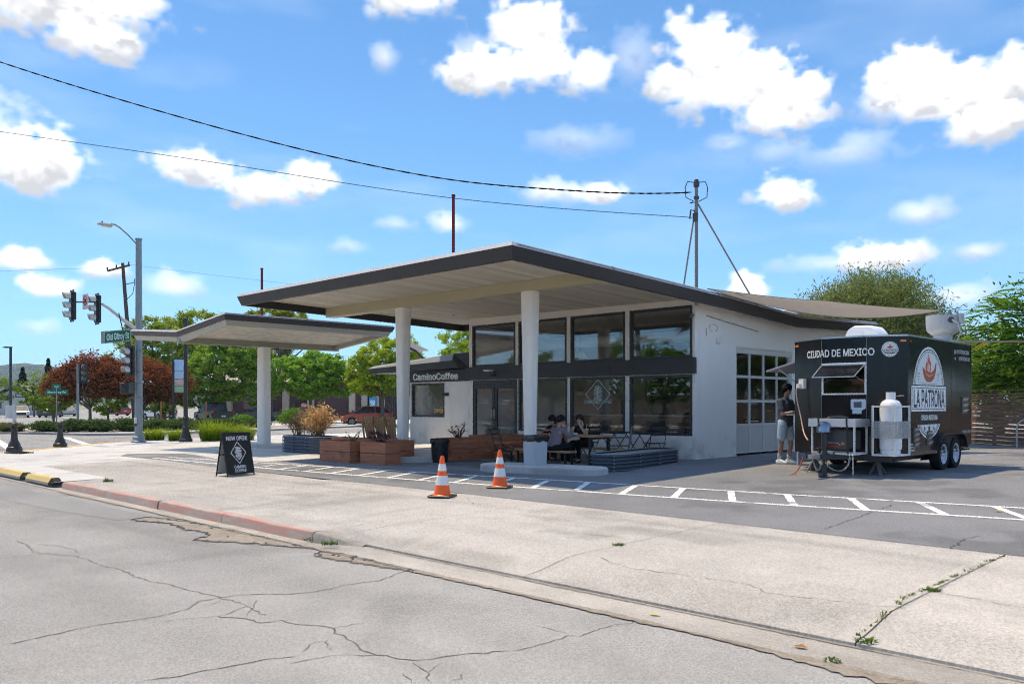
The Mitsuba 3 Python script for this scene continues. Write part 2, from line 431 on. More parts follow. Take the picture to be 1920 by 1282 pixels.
def p_white(p, n, uv):
    w = smoothstep(.60, .74, fbm(p.x * 5, p.y * 5, 2.0, 4) + .15 * (noise(p.x * 90, p.y * 90) - .5))
    return mix(mi.Color3f(.72, .71, .68), mi.Color3f(.22, .22, .22), w * .8)


tex('worn_white', p_white, .8)
stripe(UP, .09); stripe(LO, .10)
for (a, b_) in [((1.11, -6.86), (.49, -5.78)), ((1.97, -6.7), (1.27, -5.52)), ((2.83, -6.56), (2.24, -5.37)), ((3.73, -6.40), (3.13, -5.22)), ((4.67, -6.24), (3.97, -5.1)), ((5.58, -6.09), (4.88, -4.95)), ((6.52, -5.90), (5.82, -4.78)), ((7.47, -5.70), (6.76, -4.62)), ((8.42, -5.52), (7.70, -4.46)), ((9.4, -5.32), (8.7, -4.26)),
                ((.22, -6.95), (-.40, -5.78)), ((-.68, -7.08), (-1.3, -5.93)), ((-1.57, -7.22), (-2.1, -6.07)), ((-2.45, -7.32), (-2.93, -6.2)), ((-3.32, -7.4), (-3.75, -6.34)), ((-4.21, -7.5), (-4.67, -6.48)), ((-5.09, -7.6), (-5.5, -6.62)), ((-6.0, -7.7), (-6.4, -6.75)), ((-6.9, -7.8), (-7.3, -6.9)), ((-7.9, -7.87), (-8.2, -7.05)), ((-8.9, -7.92), (-9.1, -7.2))]:
    stripe([a, b_], .11, 'cross_stripe')
# concrete apron in slabs, dipping to the gutter where cars cross
sheet([(-11.8, -10.9), (40, -10.9), (40, -8.0), (-11.8, -8.0)], -.03, 'dirt', 'joint_dirt', kind='structure', zf=None, text='dark dirt in the slab joints')


def ss(a, b, x): t = np.clip((x - a) / (b - a), 0, 1); return t * t * (3 - 2 * t)
def lip(x):
    k = np.maximum(ss(2.25, 3.1, x), ss(-7.0, -7.6, x))
    return -11.80 + .14 * ss(2.25, 3.1, x) - .2 * ss(-7, -7.6, x), -.208 - .092 * k


apron = 'concrete_apron_slabs'; label(apron, 'beige exposed-aggregate concrete apron between street and lot', kind='structure')
JX = [-11.9, -9.8, -6.72, -3.6, -.52, 2.56, 5.6, 8.8, 11.9, 15.0, 18.1, 21.2, 24.3, 30, 40]
for i in range(len(JX) - 1):
    xs = np.unique(np.r_[np.linspace(JX[i], JX[i + 1], 9), ]); b = MB()
    ts = np.r_[0, .25, .5, .68, .76, .82, .87, .91, .945, .97, .985, 1.0]
    V = []
    for t in ts:
        for j, x in enumerate(xs):
            gap = .006 if j == 0 else (-.006 if j == len(xs) - 1 else 0)
            skew = .25 * (0.8 - t) if 4 < JX[i] < 9 else 0
            yb = -8.07 - .02 * math.sin(x * 1.7) - (.25 if x < -3 else .08 if x < 1 else 0); yl, zl = lip(x)
            y = yb + (yl - yb) * t; z = zg(x, y)
            k = ss(yb - 2.4 - .4, yl, y) if False else float(ss(-10.9, yl, y))
            z = z * (1 - k) + zl * k - (.012 if t == 1 else 0)
            V.append((x + gap, y, z + .0))
    n = len(xs); F = [(r * n + c, (r + 1) * n + c, (r + 1) * n + c + 1, r * n + c + 1) for r in range(len(ts) - 1) for c in range(n - 1)]
    V = V + [(x, y, z - .16) for x, y, z in V[-n:]]   # front face
    m0 = len(ts) - 1
    F += [(m0 * n + c, (m0 + 1) * n + c, (m0 + 1) * n + c + 1, m0 * n + c + 1) for c in range(n - 1)]
    b.add(V, F, ang=40); b.put('slab', 'concrete_apron', apron)
sheet([(-11.8, -12.0), (40, -12.0), (40, -10.9), (-11.8, -10.9)], 0, 'dirt', 'joint_dirt', kind='structure', zf=-.338, text='dark dirt under the slab edges')
# gutter, kerb
gk = sheet([(-20.5, -12.16), (40, -12.16), (40, -11.5), (-20.5, -11.5)], 0, 'concrete_gutter', 'gutter', zf=-.334, kind='structure', text='worn concrete gutter along the street')
kb = 'kerb'; label(kb, 'concrete kerb with worn red paint along the apron', kind='structure')
for (x0, x1) in ((-6.95, -4.6), (-4.585, -2.32), (-2.27, -.1), (-.085, 2.27)):
    b = MB(); zt = -.205
    prof = [(-11.97, -.36), (-11.945, zt - .025), (-11.93, zt - .006), (-11.905, zt), (-11.795, zt)]
    n = len(prof); xs = np.linspace(x0, x1, 12); V = [(x, y + .006 * math.sin(x * 3.1), z + .004 * math.sin(x * 2.3 + 1)) for x in xs for y, z in prof]
    F = [(i * n + j, (i + 1) * n + j, (i + 1) * n + j + 1, i * n + j + 1) for i in range(11) for j in range(n - 1)]
    F += [tuple([0, 1, 2, 4])] + [tuple(k + 11 * n for k in (4, 2, 1, 0))]
    b.add(V, F, ang=30).put('kerb_stone', 'kerb_red', kb)
b = MB(); xs = np.linspace(2.29, 3.0, 8); V = []
for x in xs:
    k = ss(2.29, 3.0, x)
    for y, z in [(-11.97, -.35), (-11.945, -.23), (-11.905, -.207), (-11.70, -.205)]: V.append((x, y + .22 * k, z - (.10 * k if z > -.3 else 0) - (.004 if y > -11.8 else 0)))
b.add(V, [(i * 4 + j, (i + 1) * 4 + j, (i + 1) * 4 + j + 1, i * 4 + j + 1) for i in range(7) for j in range(3)], ang=40).add([V[0], V[1], V[2], V[3]], [(0, 1, 2, 3)]).put('kerb_end', 'concrete_gutter', kb, text='bare concrete end of the red kerb')

ROAD_CRACKS = [[(-0.43,-14.46), (-0.03,-14.45), (0.59,-14.55), (0.86,-14.45), (1.20,-14.30), (1.55,-14.28), (2.01,-14.29), (2.27,-14.24), (2.51,-14.25), (2.86,-14.26), (3.11,-14.25), (3.42,-14.17), (3.81,-14.15), (4.12,-14.09), (4.36,-14.08), (4.65,-14.06), (4.90,-14.10), (5.11,-14.12)], [(4.42,-12.19), (4.57,-12.47), (4.65,-12.66), (4.59,-13.01), (4.63,-13.38), (4.54,-13.60), (4.35,-13.80), (4.26,-13.96), (4.25,-14.08), (4.25,-14.29), (4.46,-14.48), (4.50,-14.63), (4.51,-14.85), (4.48,-15.02), (4.46,-15.15), (4.46,-15.30), (4.49,-15.42), (4.52,-15.59), (4.54,-15.72), (4.54,-15.82)], [(4.81,-14.46), (4.95,-14.35), (5.08,-14.28), (5.28,-14.26), (5.32,-14.10), (5.50,-14.09), (5.67,-13.98), (5.81,-13.95), (6.00,-14.01), (6.25,-14.06), (6.45,-14.13), (6.55,-14.12), (6.71,-14.08), (6.86,-14.02), (6.93,-13.92), (6.95,-13.80), (7.03,-13.62), (7.09,-13.51), (7.17,-13.41)], [(6.02,-15.44), (6.08,-15.30), (6.09,-15.17), (6.11,-15.04), (6.13,-14.91), (6.15,-14.77), (6.19,-14.63), (6.25,-14.51)], [(6.35,-14.65), (6.36,-14.52), (6.39,-14.35), (6.44,-14.27), (6.54,-14.20), (6.63,-14.08)], [(6.18,-14.45), (6.05,-14.30), (6.06,-14.16), (6.29,-14.29)], [(5.81,-13.95), (5.81,-13.78), (5.86,-13.67)], [(5.04,-14.26), (4.90,-14.16), (4.57,-13.90)], [(4.45,-14.29), (4.38,-14.16), (4.41,-14.09)], [(7.01,-14.22), (7.21,-14.31)], [(6.88,-14.04), (7.12,-14.11), (7.29,-14.23)], [(7.28,-13.95), (7.37,-14.04), (7.34,-14.11)], [(7.06,-13.94), (7.12,-14.11)], [(-0.01,-14.37), (0.26,-14.24), (0.73,-14.16), (1.04,-14.23)], [(0.79,-14.94), (0.75,-14.77), (0.75,-14.64), (0.86,-14.45)], [(4.87,-14.36), (4.73,-14.15), (4.69,-13.99)], [(4.69,-14.79), (4.75,-14.61), (4.84,-14.43)], [(7.16,-13.40), (7.21,-13.24), (7.21,-13.05), (7.19,-12.85), (7.27,-12.79), (7.23,-12.53), (7.26,-12.33), (7.30,-12.12)], [(6.84,-12.82), (7.00,-12.81), (7.18,-12.81)]]
APRON_CRACKS = [[(5.86,-10.84), (6.15,-10.99), (6.41,-11.04), (6.73,-11.02), (7.05,-10.99), (7.35,-10.94), (7.55,-10.93), (7.80,-11.07), (8.03,-11.05), (8.23,-11.01), (8.43,-10.98), (8.63,-10.96), (8.78,-10.87)], [(8.78,-10.19), (8.95,-10.22), (9.15,-10.22), (9.33,-10.28), (9.50,-10.29)], [(4.54,-9.91), (4.96,-9.88), (5.37,-9.76)], [(2.22,-11.38), (2.18,-10.89), (2.17,-10.34)], [(1.18,-8.44), (1.86,-8.92), (2.08,-8.82)]]
APRON_JOINTS = [[(5.82,-12.01), (5.66,-10.72), (5.52,-9.86), (5.31,-8.16)], [(8.84,-12.00), (8.80,-10.92), (8.72,-9.50), (8.71,-8.06)]]
LOT_CRACKS = [[(6.80,-7.80), (6.72,-6.61), (6.59,-5.03)], [(8.31,-8.18), (8.23,-7.41), (8.30,-7.12)]]



def ribbon(b, pts, w, z, seed, c):
    r = random.Random(seed); P = np.array(pts, float)
    q = [P[0]]
    for a, e in zip(P[:-1], P[1:]):
        n = max(2, int(np.linalg.norm(e - a) / .05)); t = (e - a) / (np.linalg.norm(e - a) + 1e-9); nn = np.array([-t[1], t[0]])
        for i in range(1, n + 1): q.append(a + (e - a) * i / n + nn * (r.gauss(0, .011) if i < n else 0))
    q = np.array(q); T = np.gradient(q, axis=0); T /= np.linalg.norm(T, axis=1, keepdims=True) + 1e-9; N = np.column_stack([-T[:, 1], T[:, 0]])
    ww = np.array([w * r.uniform(.35, 1.25) for _ in q]); ww[0] = ww[-1] = w * .15
    zz = z if callable(z) else (lambda x, y: z)
    V = [(*(p + s * n * k / 2), zz(*(p))) for p, n, k in zip(q, N, ww) for s in (-1, 1)]
    b.add(V, [(2 * i, 2 * i + 1, 2 * i + 3, 2 * i + 2) for i in range(len(q) - 1)], c)


for i, L in enumerate(ROAD_CRACKS):
    b = MB(); ribbon(b, L, .0125 if i in (0, 1, 2, 3) else .008, -.339, i, (.13, .12, .11)); b.put('crack', 'matte', 'road')
zap = lambda x, y: (lambda k, zl: zg(x, y) * (1 - k) + zl * k)(float(ss(-10.9, lip(x)[0], y)), lip(x)[1]) + .003
for i, L in enumerate(APRON_CRACKS):
    b = MB(); ribbon(b, L, .007, zap, 50 + i, (.16, .14, .12)); b.put('crack', 'matte', apron)
for i, L in enumerate(LOT_CRACKS):
    b = MB(); ribbon(b, L, .012, lambda x, y: zg(x, y) + .007, 70 + i, (.04, .04, .04)); b.put('crack', 'matte', lot_key)


def blob_strip(pts, w0, w1, z, seed, name, parent, bsdf):
    """irregular dirt band along a line"""
    r = np.random.RandomState(seed); P = LineString(pts); n = int(P.length / .05) + 2; up, dn = [], []
    ph = r.rand(6) * 6
    for i in range(n):
        p = P.interpolate(i / (n - 1), normalized=True); s = i * .05
        wv = w0 + (w1 - w0) * max(0, .5 + .5 * math.sin(s * 2.1 + ph[0]) * math.sin(s * .9 + ph[1])) ** 1.5
        wv *= .55 + .9 * r.rand()
        up.append((p.x, p.y + wv * .35)); dn.append((p.x, p.y - wv * .65))
    sheet(Polygon(up + dn[::-1]).buffer(0), 0, bsdf, name, parent, zf=z)


blob_strip([(-6.5, -12.17), (-1, -12.17), (5, -12.15), (16, -12.16)], .035, .10, -.3335 + .0025, 1, 'joint_debris', 'road', 'dirt')
blob_strip([(6.9, -12.13), (9.9, -12.22)], .05, .2, -.3325, 2, 'joint_debris', 'road', 'dirt')
blob_strip([(3.2, -11.70), (14, -11.70)], .012, .045, -.3285, 5, 'lip_debris', 'gutter', 'dirt')
rj = np.random.RandomState(3)
for pts in ([(-1.35, -12.75), (-1.44, -12.43), (-.6, -12.27), (.66, -12.2), (1.7, -12.19), (2.66, -12.2), (2.06, -12.44), (1.54, -12.69), (1.1, -12.93), (.87, -12.62), (.57, -12.51), (.2, -12.6), (-.53, -12.5)],
            [(3.06, -12.44), (2.9, -12.24), (3.22, -12.16), (3.8, -12.15), (4.6, -12.2), (3.83, -12.33), (3.43, -12.41)]):
    P = Polygon(pts); ring = P.exterior; q = []
    for s in np.arange(0, ring.length, .05):
        p = ring.interpolate(s); q.append((p.x + rj.normal(0, .022), p.y + rj.normal(0, .022)))
    sheet(Polygon(q).buffer(0), 0, 'dirt', 'broken_patch', 'road', zf=-.3365)
    b = MB(); v, f = trimesh.creation.triangulate_polygon(Polygon(q).buffer(0), engine='earcut')
    pr_ = np.array(q); edge = np.vstack([pr_, pr_[:1]])   # low broken rim of the old surface
    for i in range(len(pr_)): b.quad((*edge[i], -.344), (*edge[i + 1], -.344), (*(edge[i + 1] * 1.0 + [0, .012]), -.325), (*(edge[i] + [0, .012]), -.325), (.19, .18, .165))
    b.put('broken_rim', 'matte', 'road')
    for k in range(16):   # loose crumbs of asphalt
        c = P.representative_point(); px, py = rj.uniform(P.bounds[0], P.bounds[2]), rj.uniform(P.bounds[1], P.bounds[3])
        if P.contains(Point(px, py)):
            m = trimesh.creation.icosphere(0, rj.uniform(.012, .03)); m.vertices *= rj.uniform(.6, 1.3, (12, 3)) * [1, 1, .6]
            MB().mesh(trimesh.Trimesh(m.vertices + [px, py, -.328], m.faces), (.2, .19, .175)).put('asphalt_crumb', 'matte', 'road')
# older darker patch across the street at the left
def p_patch(p, n, uv):
    v = .25 + .09 * (fbm(p.x * .6, p.y * .6, 1.0, 4) - .5) + .10 * (voronoi(p.x * 85, p.y * 85)[2] - .5)
    return mi.Color3f(1, .99, .97) * v


tex('asphalt_patch', p_patch, .92)
sheet([(-9.5, -12.6), (-1.3, -12.35), (-1.5, -12.9), (-3.3, -13.15), (-7.0, -13.4), (-14, -13.6), (-16, -12.9)], 0, 'asphalt_patch', 'asphalt_patch', 'road', zf=-.338, text='smooth grey asphalt patch beside the gutter')
# crossing lines in the cross street
for p, q in (((-35.0, -3.3), (-24.6, -5.5)), ((-36, -6.2), (-23.6, -8.6)), ((-36.3, -8.5), (-30, -9.2))):
    sheet(LineString([p, q]).buffer(.16, cap_style=2), 0, 'worn_white', 'crossing_line', 'road', zf=-.336)
sheet(LineString([(-28.6, 2), (-28.6, 120)]).buffer(.07, cap_style=2), 0, 'worn_white', 'lane_line', 'road', zf=-.336)
# far corner: kerbed strip, planting bed, car parks beyond
farp = Polygon([(-60, -9.0), (-46.5, -6.3), (-41.6, -3.8), (-36.6, -1.8), (-35.4, -.3), (-36.3, 8), (-40.6, 19.5), (-42.5, 30), (-43, 200), (-60, 200), (-60, 30), (-47, 12), (-49, 2), (-62, -4)])
sheet(farp, 0, 'concrete_walk', 'far_pavement', zf=-.22, kind='structure', text='pale pavement on the far corner')
b = MB(lin(150, 145, 138)); e = list(farp.exterior.coords)[:9]
for p, q in zip(e[:-1], e[1:]): b.quad((*p, -.36), (*q, -.36), (*q, -.22), (*p, -.22))
b.put('kerb_face', 'matte', 'far_pavement')
sheet([(-250, -40), (-44, -40), (-44, 220), (-250, 220)], 0, 'asphalt_far', 'car_park', zf=-.40, kind='structure', text='sunlit pale car park beyond the crossing') if False else None
def p_far(p, n, uv):
    v = .29 + .08 * (fbm(p.x * .15, p.y * .15, 1.0, 3) - .5)
    return mi.Color3f(1, .97, .93) * v


tex('asphalt_far', p_far, .9)
sheet([(-250, -60), (-36.5, -60), (-36.5, -26.6), (-58, -26.6), (-58, 220), (-250, 220)], 0, 'asphalt_far', 'car_park', zf=-.336, kind='structure', text='sunlit pale car park beyond the crossing')
sheet([(-62, -12.15), (-36.5, -12.15), (-36.5, 220), (-62, 220)], 0, 'asphalt_far', 'far_street', zf=-.34 + .002, kind='structure', text='pale street beyond the crossing')
sheet(Polygon([(-46.2, -5.6), (-41.9, -3.2), (-38.2, -1.2), (-37.6, 8), (-42, 19), (-44, 17), (-42, 8), (-43, 3), (-47, -2)]), .0, 'dirt', 'planting_bed', zf=-.212, kind='structure', text='planting bed of the far corner')
# wooded hills on the horizon
def hill_ridge():
    rr = np.random.RandomState(2); V, F = [], []; na, nr = 150, 14
    for i in range(na):
        az = math.radians(120 + 62 * i / (na - 1)); 
        for j in range(nr):
            t = j / (nr - 1); R = 1700 + 900 * t
            h = 72 * math.exp(-((math.degrees(az) - 165.5) / 7.5) ** 2) + 16 * math.exp(-((math.degrees(az) - 150) / 10) ** 2) + 12
            h *= math.sin(PI / 2 * min(1, t * 1.3)) ** .9
            p = np.array([[CAM[0] + R * math.cos(az), CAM[1] + R * math.sin(az), 0]])
            z = h * (.75 + .5 * meshkit.fbm(p / 330, 5, 4)[0]) + 9 * (meshkit.fbm(p / 30, 3, 8)[0] - .5) * (t > .1) - 1.5
            V.append((p[0, 0], p[0, 1], z))
    F = [(i * nr + j, i * nr + j + 1, (i + 1) * nr + j + 1, (i + 1) * nr + j) for i in range(na - 1) for j in range(nr - 1)]
    MB().add(V, F, ang=180).put('hills', 'hill_cover', kind='structure', text='wooded hills on the horizon')


hill_ridge()

# ================================================================ the coffee shop
shop = thing('coffee_shop', 'white mid-century coffee shop with wide charcoal-edged butterfly roof and big dark windows', 'building')
XL, XR, YF = -9.72, .60, -6.84
def zr(y): return float(np.interp(y, [-6.84, .5, 4.38, 9.6], [4.27, 3.975, 3.76, 3.93]))
def zl(y): return float(np.interp(y, [-6.84, 1.2, 4.38, 9.6], [4.265, 4.06, 3.80, 3.93]))
def zt(x, y): u = (x - XL) / (XR - XL); return zl(y) * (1 - u) + zr(y) * u


roof = MB(STRIP)
YS = [YF + .16, -4, -2, 0, 1.2, 2.8, 4.38, 6, 9.6]
for y0, y1 in zip(YS[:-1], YS[1:]):
    xa = XL + .02 if y1 <= 1.21 else -8.35
    roof.quad((xa, y0, zt(xa, y0) - .03), (XR - .02, y0, zt(XR, y0) - .03), (XR - .02, y1, zt(XR, y1) - .03), (xa, y1, zt(xa, y1) - .03), lin(150, 150, 150))
rk = roof.put('roof', 'matte', shop, text='wide low butterfly roof with charcoal fascia')


def edge(path, prof, c, name, bsdf='satin'):
    """sweep an edge profile (outward, down) along a mitred plan path of (x, y, z); outward = to the right of travel"""
    P = np.array(path); n = len(P); V = []
    for i in range(n):
        d0 = (P[i] - P[max(i - 1, 0)])[:2]; d1 = (P[min(i + 1, n - 1)] - P[i])[:2]
        if i == 0: d0 = d1
        if i == n - 1: d1 = d0
        n0 = np.array([d0[1], -d0[0]]) / np.linalg.norm(d0); n1 = np.array([d1[1], -d1[0]]) / np.linalg.norm(d1)
        m = n0 + n1; m = m / (m @ n0)
        for o, z in prof: V.append((P[i, 0] + m[0] * o, P[i, 1] + m[1] * o, P[i, 2] + z))
    k = len(prof)
    MB(c).add(V, [(i * k + j, (i + 1) * k + j, (i + 1) * k + j + 1, i * k + j + 1) for i in range(n - 1) for j in range(k - 1)]).put(name, bsdf, rk)


def edge_path(pts): return [(x, y, zt(x, y) if y < 9.9 else 3.93) for x, y in pts]


EP = [(-8.35, 9.6), (-8.35, 4.38), (-8.35, 1.2), (XL, 1.2), (XL, YF), (XR, YF), (XR, .5), (XR, 2.6), (XR, 4.38), (XR, 6.5), (XR, 9.6), (-8.35, 9.6)]
EP = edge_path(EP)
edge(EP, [(-.16, -.005), (-.065, 0), (0, -.082)], lin(176, 176, 178), 'edge_flashing')
edge(EP, [(0, -.082), (-.088, -.315)], DARK, 'fascia')
edge(EP, [(-.088, -.315), (-.165, -.317), (-.168, -.10)], (.022, .022, .024), 'fascia_lip')
for y in (-3.9, .1, 1.9, 4.4, 8.1):   # flashing joints
    MB(DARK).quad(*[(XR + .003 - (.062 if j else -.0), y + k * .03 + (0 if j else 0), zt(XR, y) + (.003 if j else -.08)) for j, k in ((0, 0), (0, 1), (1, 1), (1, 0))]).put('flashing_joint', 'satin', rk)
for i, x in enumerate(np.arange(XL + .17, XR - .18, .2)):   # soffit boards
    x1 = min(x + .186, XR - .17); b = MB()
    for ya, yb in ((YF + .17, .02),):
        q = [(x, ya, zt(x, ya) - .115), (x, yb, zt(x, yb) - .115), (x1, yb, zt(x1, yb) - .115), (x1, ya, zt(x1, ya) - .115)]
        b.quad(*q); b.quad(q[0], (q[0][0], q[0][1], q[0][2] + .03), (q[1][0], q[1][1], q[1][2] + .03), q[1]); b.quad(q[3], q[2], (q[2][0], q[2][1], q[2][2] + .03), (q[3][0], q[3][1], q[3][2] + .03))
    b.put('soffit_board', 'cream_board', rk)
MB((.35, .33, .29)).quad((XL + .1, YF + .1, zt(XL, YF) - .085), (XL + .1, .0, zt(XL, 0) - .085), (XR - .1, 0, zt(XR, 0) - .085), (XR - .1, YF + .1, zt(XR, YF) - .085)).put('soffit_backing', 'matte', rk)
b = MB()   # soffit left of and behind the front, and the overhang along the side walls
for x0, x1, ya, yb in ((XL + .16, -8.1, .022, 1.2), (.0, XR - .16, .022, .5), (0, XR - .16, .5, 2.6), (0, XR - .16, 2.6, 4.38), (0, XR - .16, 4.38, 9.5)):
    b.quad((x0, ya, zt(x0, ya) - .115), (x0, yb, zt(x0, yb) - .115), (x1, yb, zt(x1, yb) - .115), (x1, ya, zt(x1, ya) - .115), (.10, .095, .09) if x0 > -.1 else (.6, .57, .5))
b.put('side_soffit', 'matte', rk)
# beam over the columns, two tapered columns
bz = lambda x: zt(x, -4.1) - .117
b = MB((.46, .42, .28))
v = [(x, y, z) for x, zz in ((XL + .17, None), (XR - .168, None)) for y in (-4.22, -3.92) for z in (3.815, bz(x))]
b.add(v, [(0, 1, 3, 2), (4, 6, 7, 5), (0, 4, 5, 1), (2, 3, 7, 6), (0, 2, 6, 4), (1, 5, 7, 3)]).put('beam', 'satin', rk)


def column(cx, cy, z0, z1, wb, wt, db, dt, parent, text=None, c=(.80, .79, .76)):
    """tapered rounded column: wider at the top across the front"""
    b = MB(c); V = []; k = 28
    for t in np.linspace(0, 1, 9):
        w, d = wb + (wt - wb) * t ** 1.1, db + (dt - db) * t
        for a in np.arange(k) * 2 * PI / k:
            ca, sa = math.cos(a), math.sin(a); e = .55
            V.append((cx + w / 2 * math.copysign(abs(ca) ** e, ca), cy + d / 2 * math.copysign(abs(sa) ** e, sa), z0 + (z1 - z0) * t))
    F = [(i * k + j, i * k + (j + 1) % k, (i + 1) * k + (j + 1) % k, (i + 1) * k + j) for i in range(8) for j in range(k)]
    b.add(V, F, ang=60)
    return b.put('column', 'wall_paint', parent, text)


# ---- facade, y = 0
wk = MB()
for x0, x1, z0, z1 in ((-8.12, -7.97, 2.475, 3.74), (-6.10, -5.975, 2.475, 3.74), (-4.11, -3.97, 2.475, 3.74), (-2.10, -1.955, 2.475, 3.74), (-.075, 0, 2.475, 3.74),
                       (-8.12, -7.93, .0, 2.06), (-6.02, -5.975, .0, 2.06), (-4.09, -3.98, .57, 2.06), (-2.10, -1.96, .57, 2.06), (-.075, 0, .57, 2.06)):
    wk.box(x0, x1, 0, .16, z0, z1, bev=.004)
wk.add([(-8.12, .002, 3.74), (0, .002, 3.74), (0, .002, zt(0, 0) - .118), (-8.12, .002, zt(-8.12, 0) - .118)], [(0, 1, 2, 3)])
wk.box(-5.975, 0, .001, .16, -.1, .57); wk.box(-8.12, 0, .03, .16, 2.062, 2.474)
# right wall x = 0 with the garage opening, following the roof
yy = [0.0, .5, 1.93]; top = lambda y: zr(y) - .117 if y < .5 else zr(y) - .117
def wall_x(y0, y1, z0):
    P = [(0, y0, z0), (0, y1, z0)] + [(0, y, top(y)) for y in sorted({y1, *[q for q in (.5, 4.38) if y0 < q < y1], y0}, reverse=True)]
    wk.prism([(p[1], p[2]) for p in P], -.14, -.0, plane='yz')
wall_x(0.162, 1.93, -.1); wall_x(1.93, 4.92, 2.80); wall_x(4.92, 9.5, -.1)
wk.box(-.14, 0, .0, .1615, -.1, .57) if False else None
wk.box(-8.12, -7.98, .162, 9.5, -.1, 3.75); wk.box(-8.1, -.14, 9.3, 9.5, -.1, 3.7)
wall = wk.put('wall', 'wall_paint', shop, text='white painted walls')
MB((.015, .015, .016)).box(-.16, -.02, .02, 2.2, 3.73, 3.83).put('wall_gap', 'matte', shop) if False else None
# charcoal band between the two rows of windows
bd = MB(DARK).box(-8.2, .035, -.085, .028, 2.085, 2.472, bev=.004)
band = bd.put('band', 'satin', shop, text='charcoal band across the front between the window rows')
b = MB((.05, .05, .055))
for x in (-7.9, -5.2, -2.4): b.box(x - .006, x + .006, -.0875, -.0855, 2.09, 2.468)
b.put('band_joint', 'satin', band)


def window(x0, x1, z0, z1, y=.03, fw=.065, parent=shop, name='window', extra=None):
    b = MB(DARK)
    for a in ((x0, x1, z0, z0 + fw), (x0, x1, z1 - fw, z1), (x0, x0 + fw, z0 + fw, z1 - fw), (x1 - fw, x1, z0 + fw, z1 - fw)): b.box(a[0], a[1], y - .035, y + .05, a[2], a[3])
    k = b.put(name, 'satin', parent)
    MB().quad((x0 + fw, y + .026, z0 + fw), (x1 - fw, y + .026, z0 + fw), (x1 - fw, y + .026, z1 - fw), (x0 + fw, y + .026, z1 - fw)).put('inner_pane', 'glass', k)
    MB().quad((x0 + fw, y + .01, z0 + fw), (x1 - fw, y + .01, z0 + fw), (x1 - fw, y + .01, z1 - fw), (x0 + fw, y + .01, z1 - fw)).put('pane', 'glass', k)
    return k


for x0, x1 in ((-7.97, -6.10), (-5.975, -4.11), (-3.97, -2.10), (-1.955, -.075)): window(x0, x1, 2.475, 3.74)
for x0, x1 in ((-5.975, -4.09), (-3.98, -2.10), (-1.96, -.075)): window(x0, x1, .57, 2.062)
# double door
for i, (x0, x1) in enumerate(((-7.90, -6.985), (-6.965, -6.05))):
    b = MB(DARK); f = .09
    for a in ((x0, x1, .06, .26), (x0, x1, 1.80, 1.94), (x0, x0 + f, .26, 1.80), (x1 - f, x1, .26, 1.80)): b.box(a[0], a[1], .0, .05, a[2], a[3])
    k = b.put('door', 'satin', shop)
    MB().quad((x0 + f, .03, .26), (x1 - f, .03, .26), (x1 - f, .03, 1.8), (x0 + f, .03, 1.8)).put('pane', 'glass', k)
    hx = x1 - .05 if i == 0 else x0 + .05
    MB((.42, .38, .33)).tube([(hx, 0, 1.22), (hx, -.07, 1.22), (hx, -.075, 1.14), (hx, -.075, .96), (hx, -.07, .88), (hx, 0, .88)], .014).put('handle', 'steel', k)
    b = MB((.62, .64, .62))
    for j, t in enumerate(('CAMINO', 'COFFEE')): b.text(t, .055, ((x0 + x1) / 2, .026, 1.42 - .085 * j), center=True, depth=.002)
    b.put('lettering', 'matte', k)
b = MB(DARK); b.box(-7.93, -7.90, -.01, .07, .0, 2.06); b.box(-6.05, -6.02, -.01, .07, .0, 2.06); b.box(-7.90, -6.05, -.01, .07, 1.95, 2.06); b.put('door_frame', 'satin', shop)


# ---- emblem: a hand-drawn plant in a lozenge, drawn with strokes
def emblem(b, cx, y, cz, w, h, c, lw, depth=.004, tilt=None):
    tf = (lambda x, z: (cx + x, y, cz + z)) if tilt is None else tilt
    def st(P, wd):
        L = LineString(P).buffer(wd / 2, cap_style=1)
        m = trimesh.creation.extrude_polygon(L, depth, engine='earcut'); v = np.array(m.vertices)
        out = np.array([tf(a, e) for a, e in v[:, :2]]); nrm = tf(0, 0, True) if tilt else np.array([0, -1, 0.])
        out = out + nrm * v[:, 2:3]; b.add(out, m.faces, c)
    st([(0, h / 2), (w / 2, 0), (0, -h / 2), (-w / 2, 0), (0, h / 2)], lw)
    s = h / 2
    rr = random.Random(4)
    st([(-.02 * s, -.62 * s), (.02 * s, -.3 * s), (-.03 * s, .05 * s), (.03 * s, .55 * s)], lw * 1.1)
    for t, sd in ((-.35, 1), (-.28, -1), (-.12, 1), (-.02, -1), (.12, 1), (.2, -1), (.34, 1), (.4, -1)):
        L = .34 - .25 * abs(t - .02)
        P = [(0, t * s), (sd * L * .5 * s, (t + .15) * s), (sd * L * s * 1.15, (t + .08) * s), (sd * L * .75 * s, (t - .04) * s), (0, t * s)]
        st(P, lw * .75); st([(0, t * s), (sd * L * .9 * s, (t + .09) * s)], lw * .5)
    for sd in (-1, 1): st([(sd * .04 * s, -.62 * s), (sd * .22 * s, -.42 * s), (sd * .34 * s, -.3 * s), (sd * .2 * s, -.34 * s)], lw * .8)


b = MB((.55, .66, .62)); emblem(b, -3.02, .024, 1.60, .84, .80, (.5, .62, .58), .02)
b.text('CAMINO COFFEE', .085, (-3.02, .024, 1.36), center=True, depth=.003, sx=1.0)
b.put('window_lettering', 'matte', shop, text='pale plant emblem and shop name on the window')
b = MB((.36, .38, .34)); emblem(b, -10.05, .024, 1.42, .8, .72, (.33, .36, .32), .016); b.put('window_lettering', 'matte', shop, text='faint plant emblem on the small window')
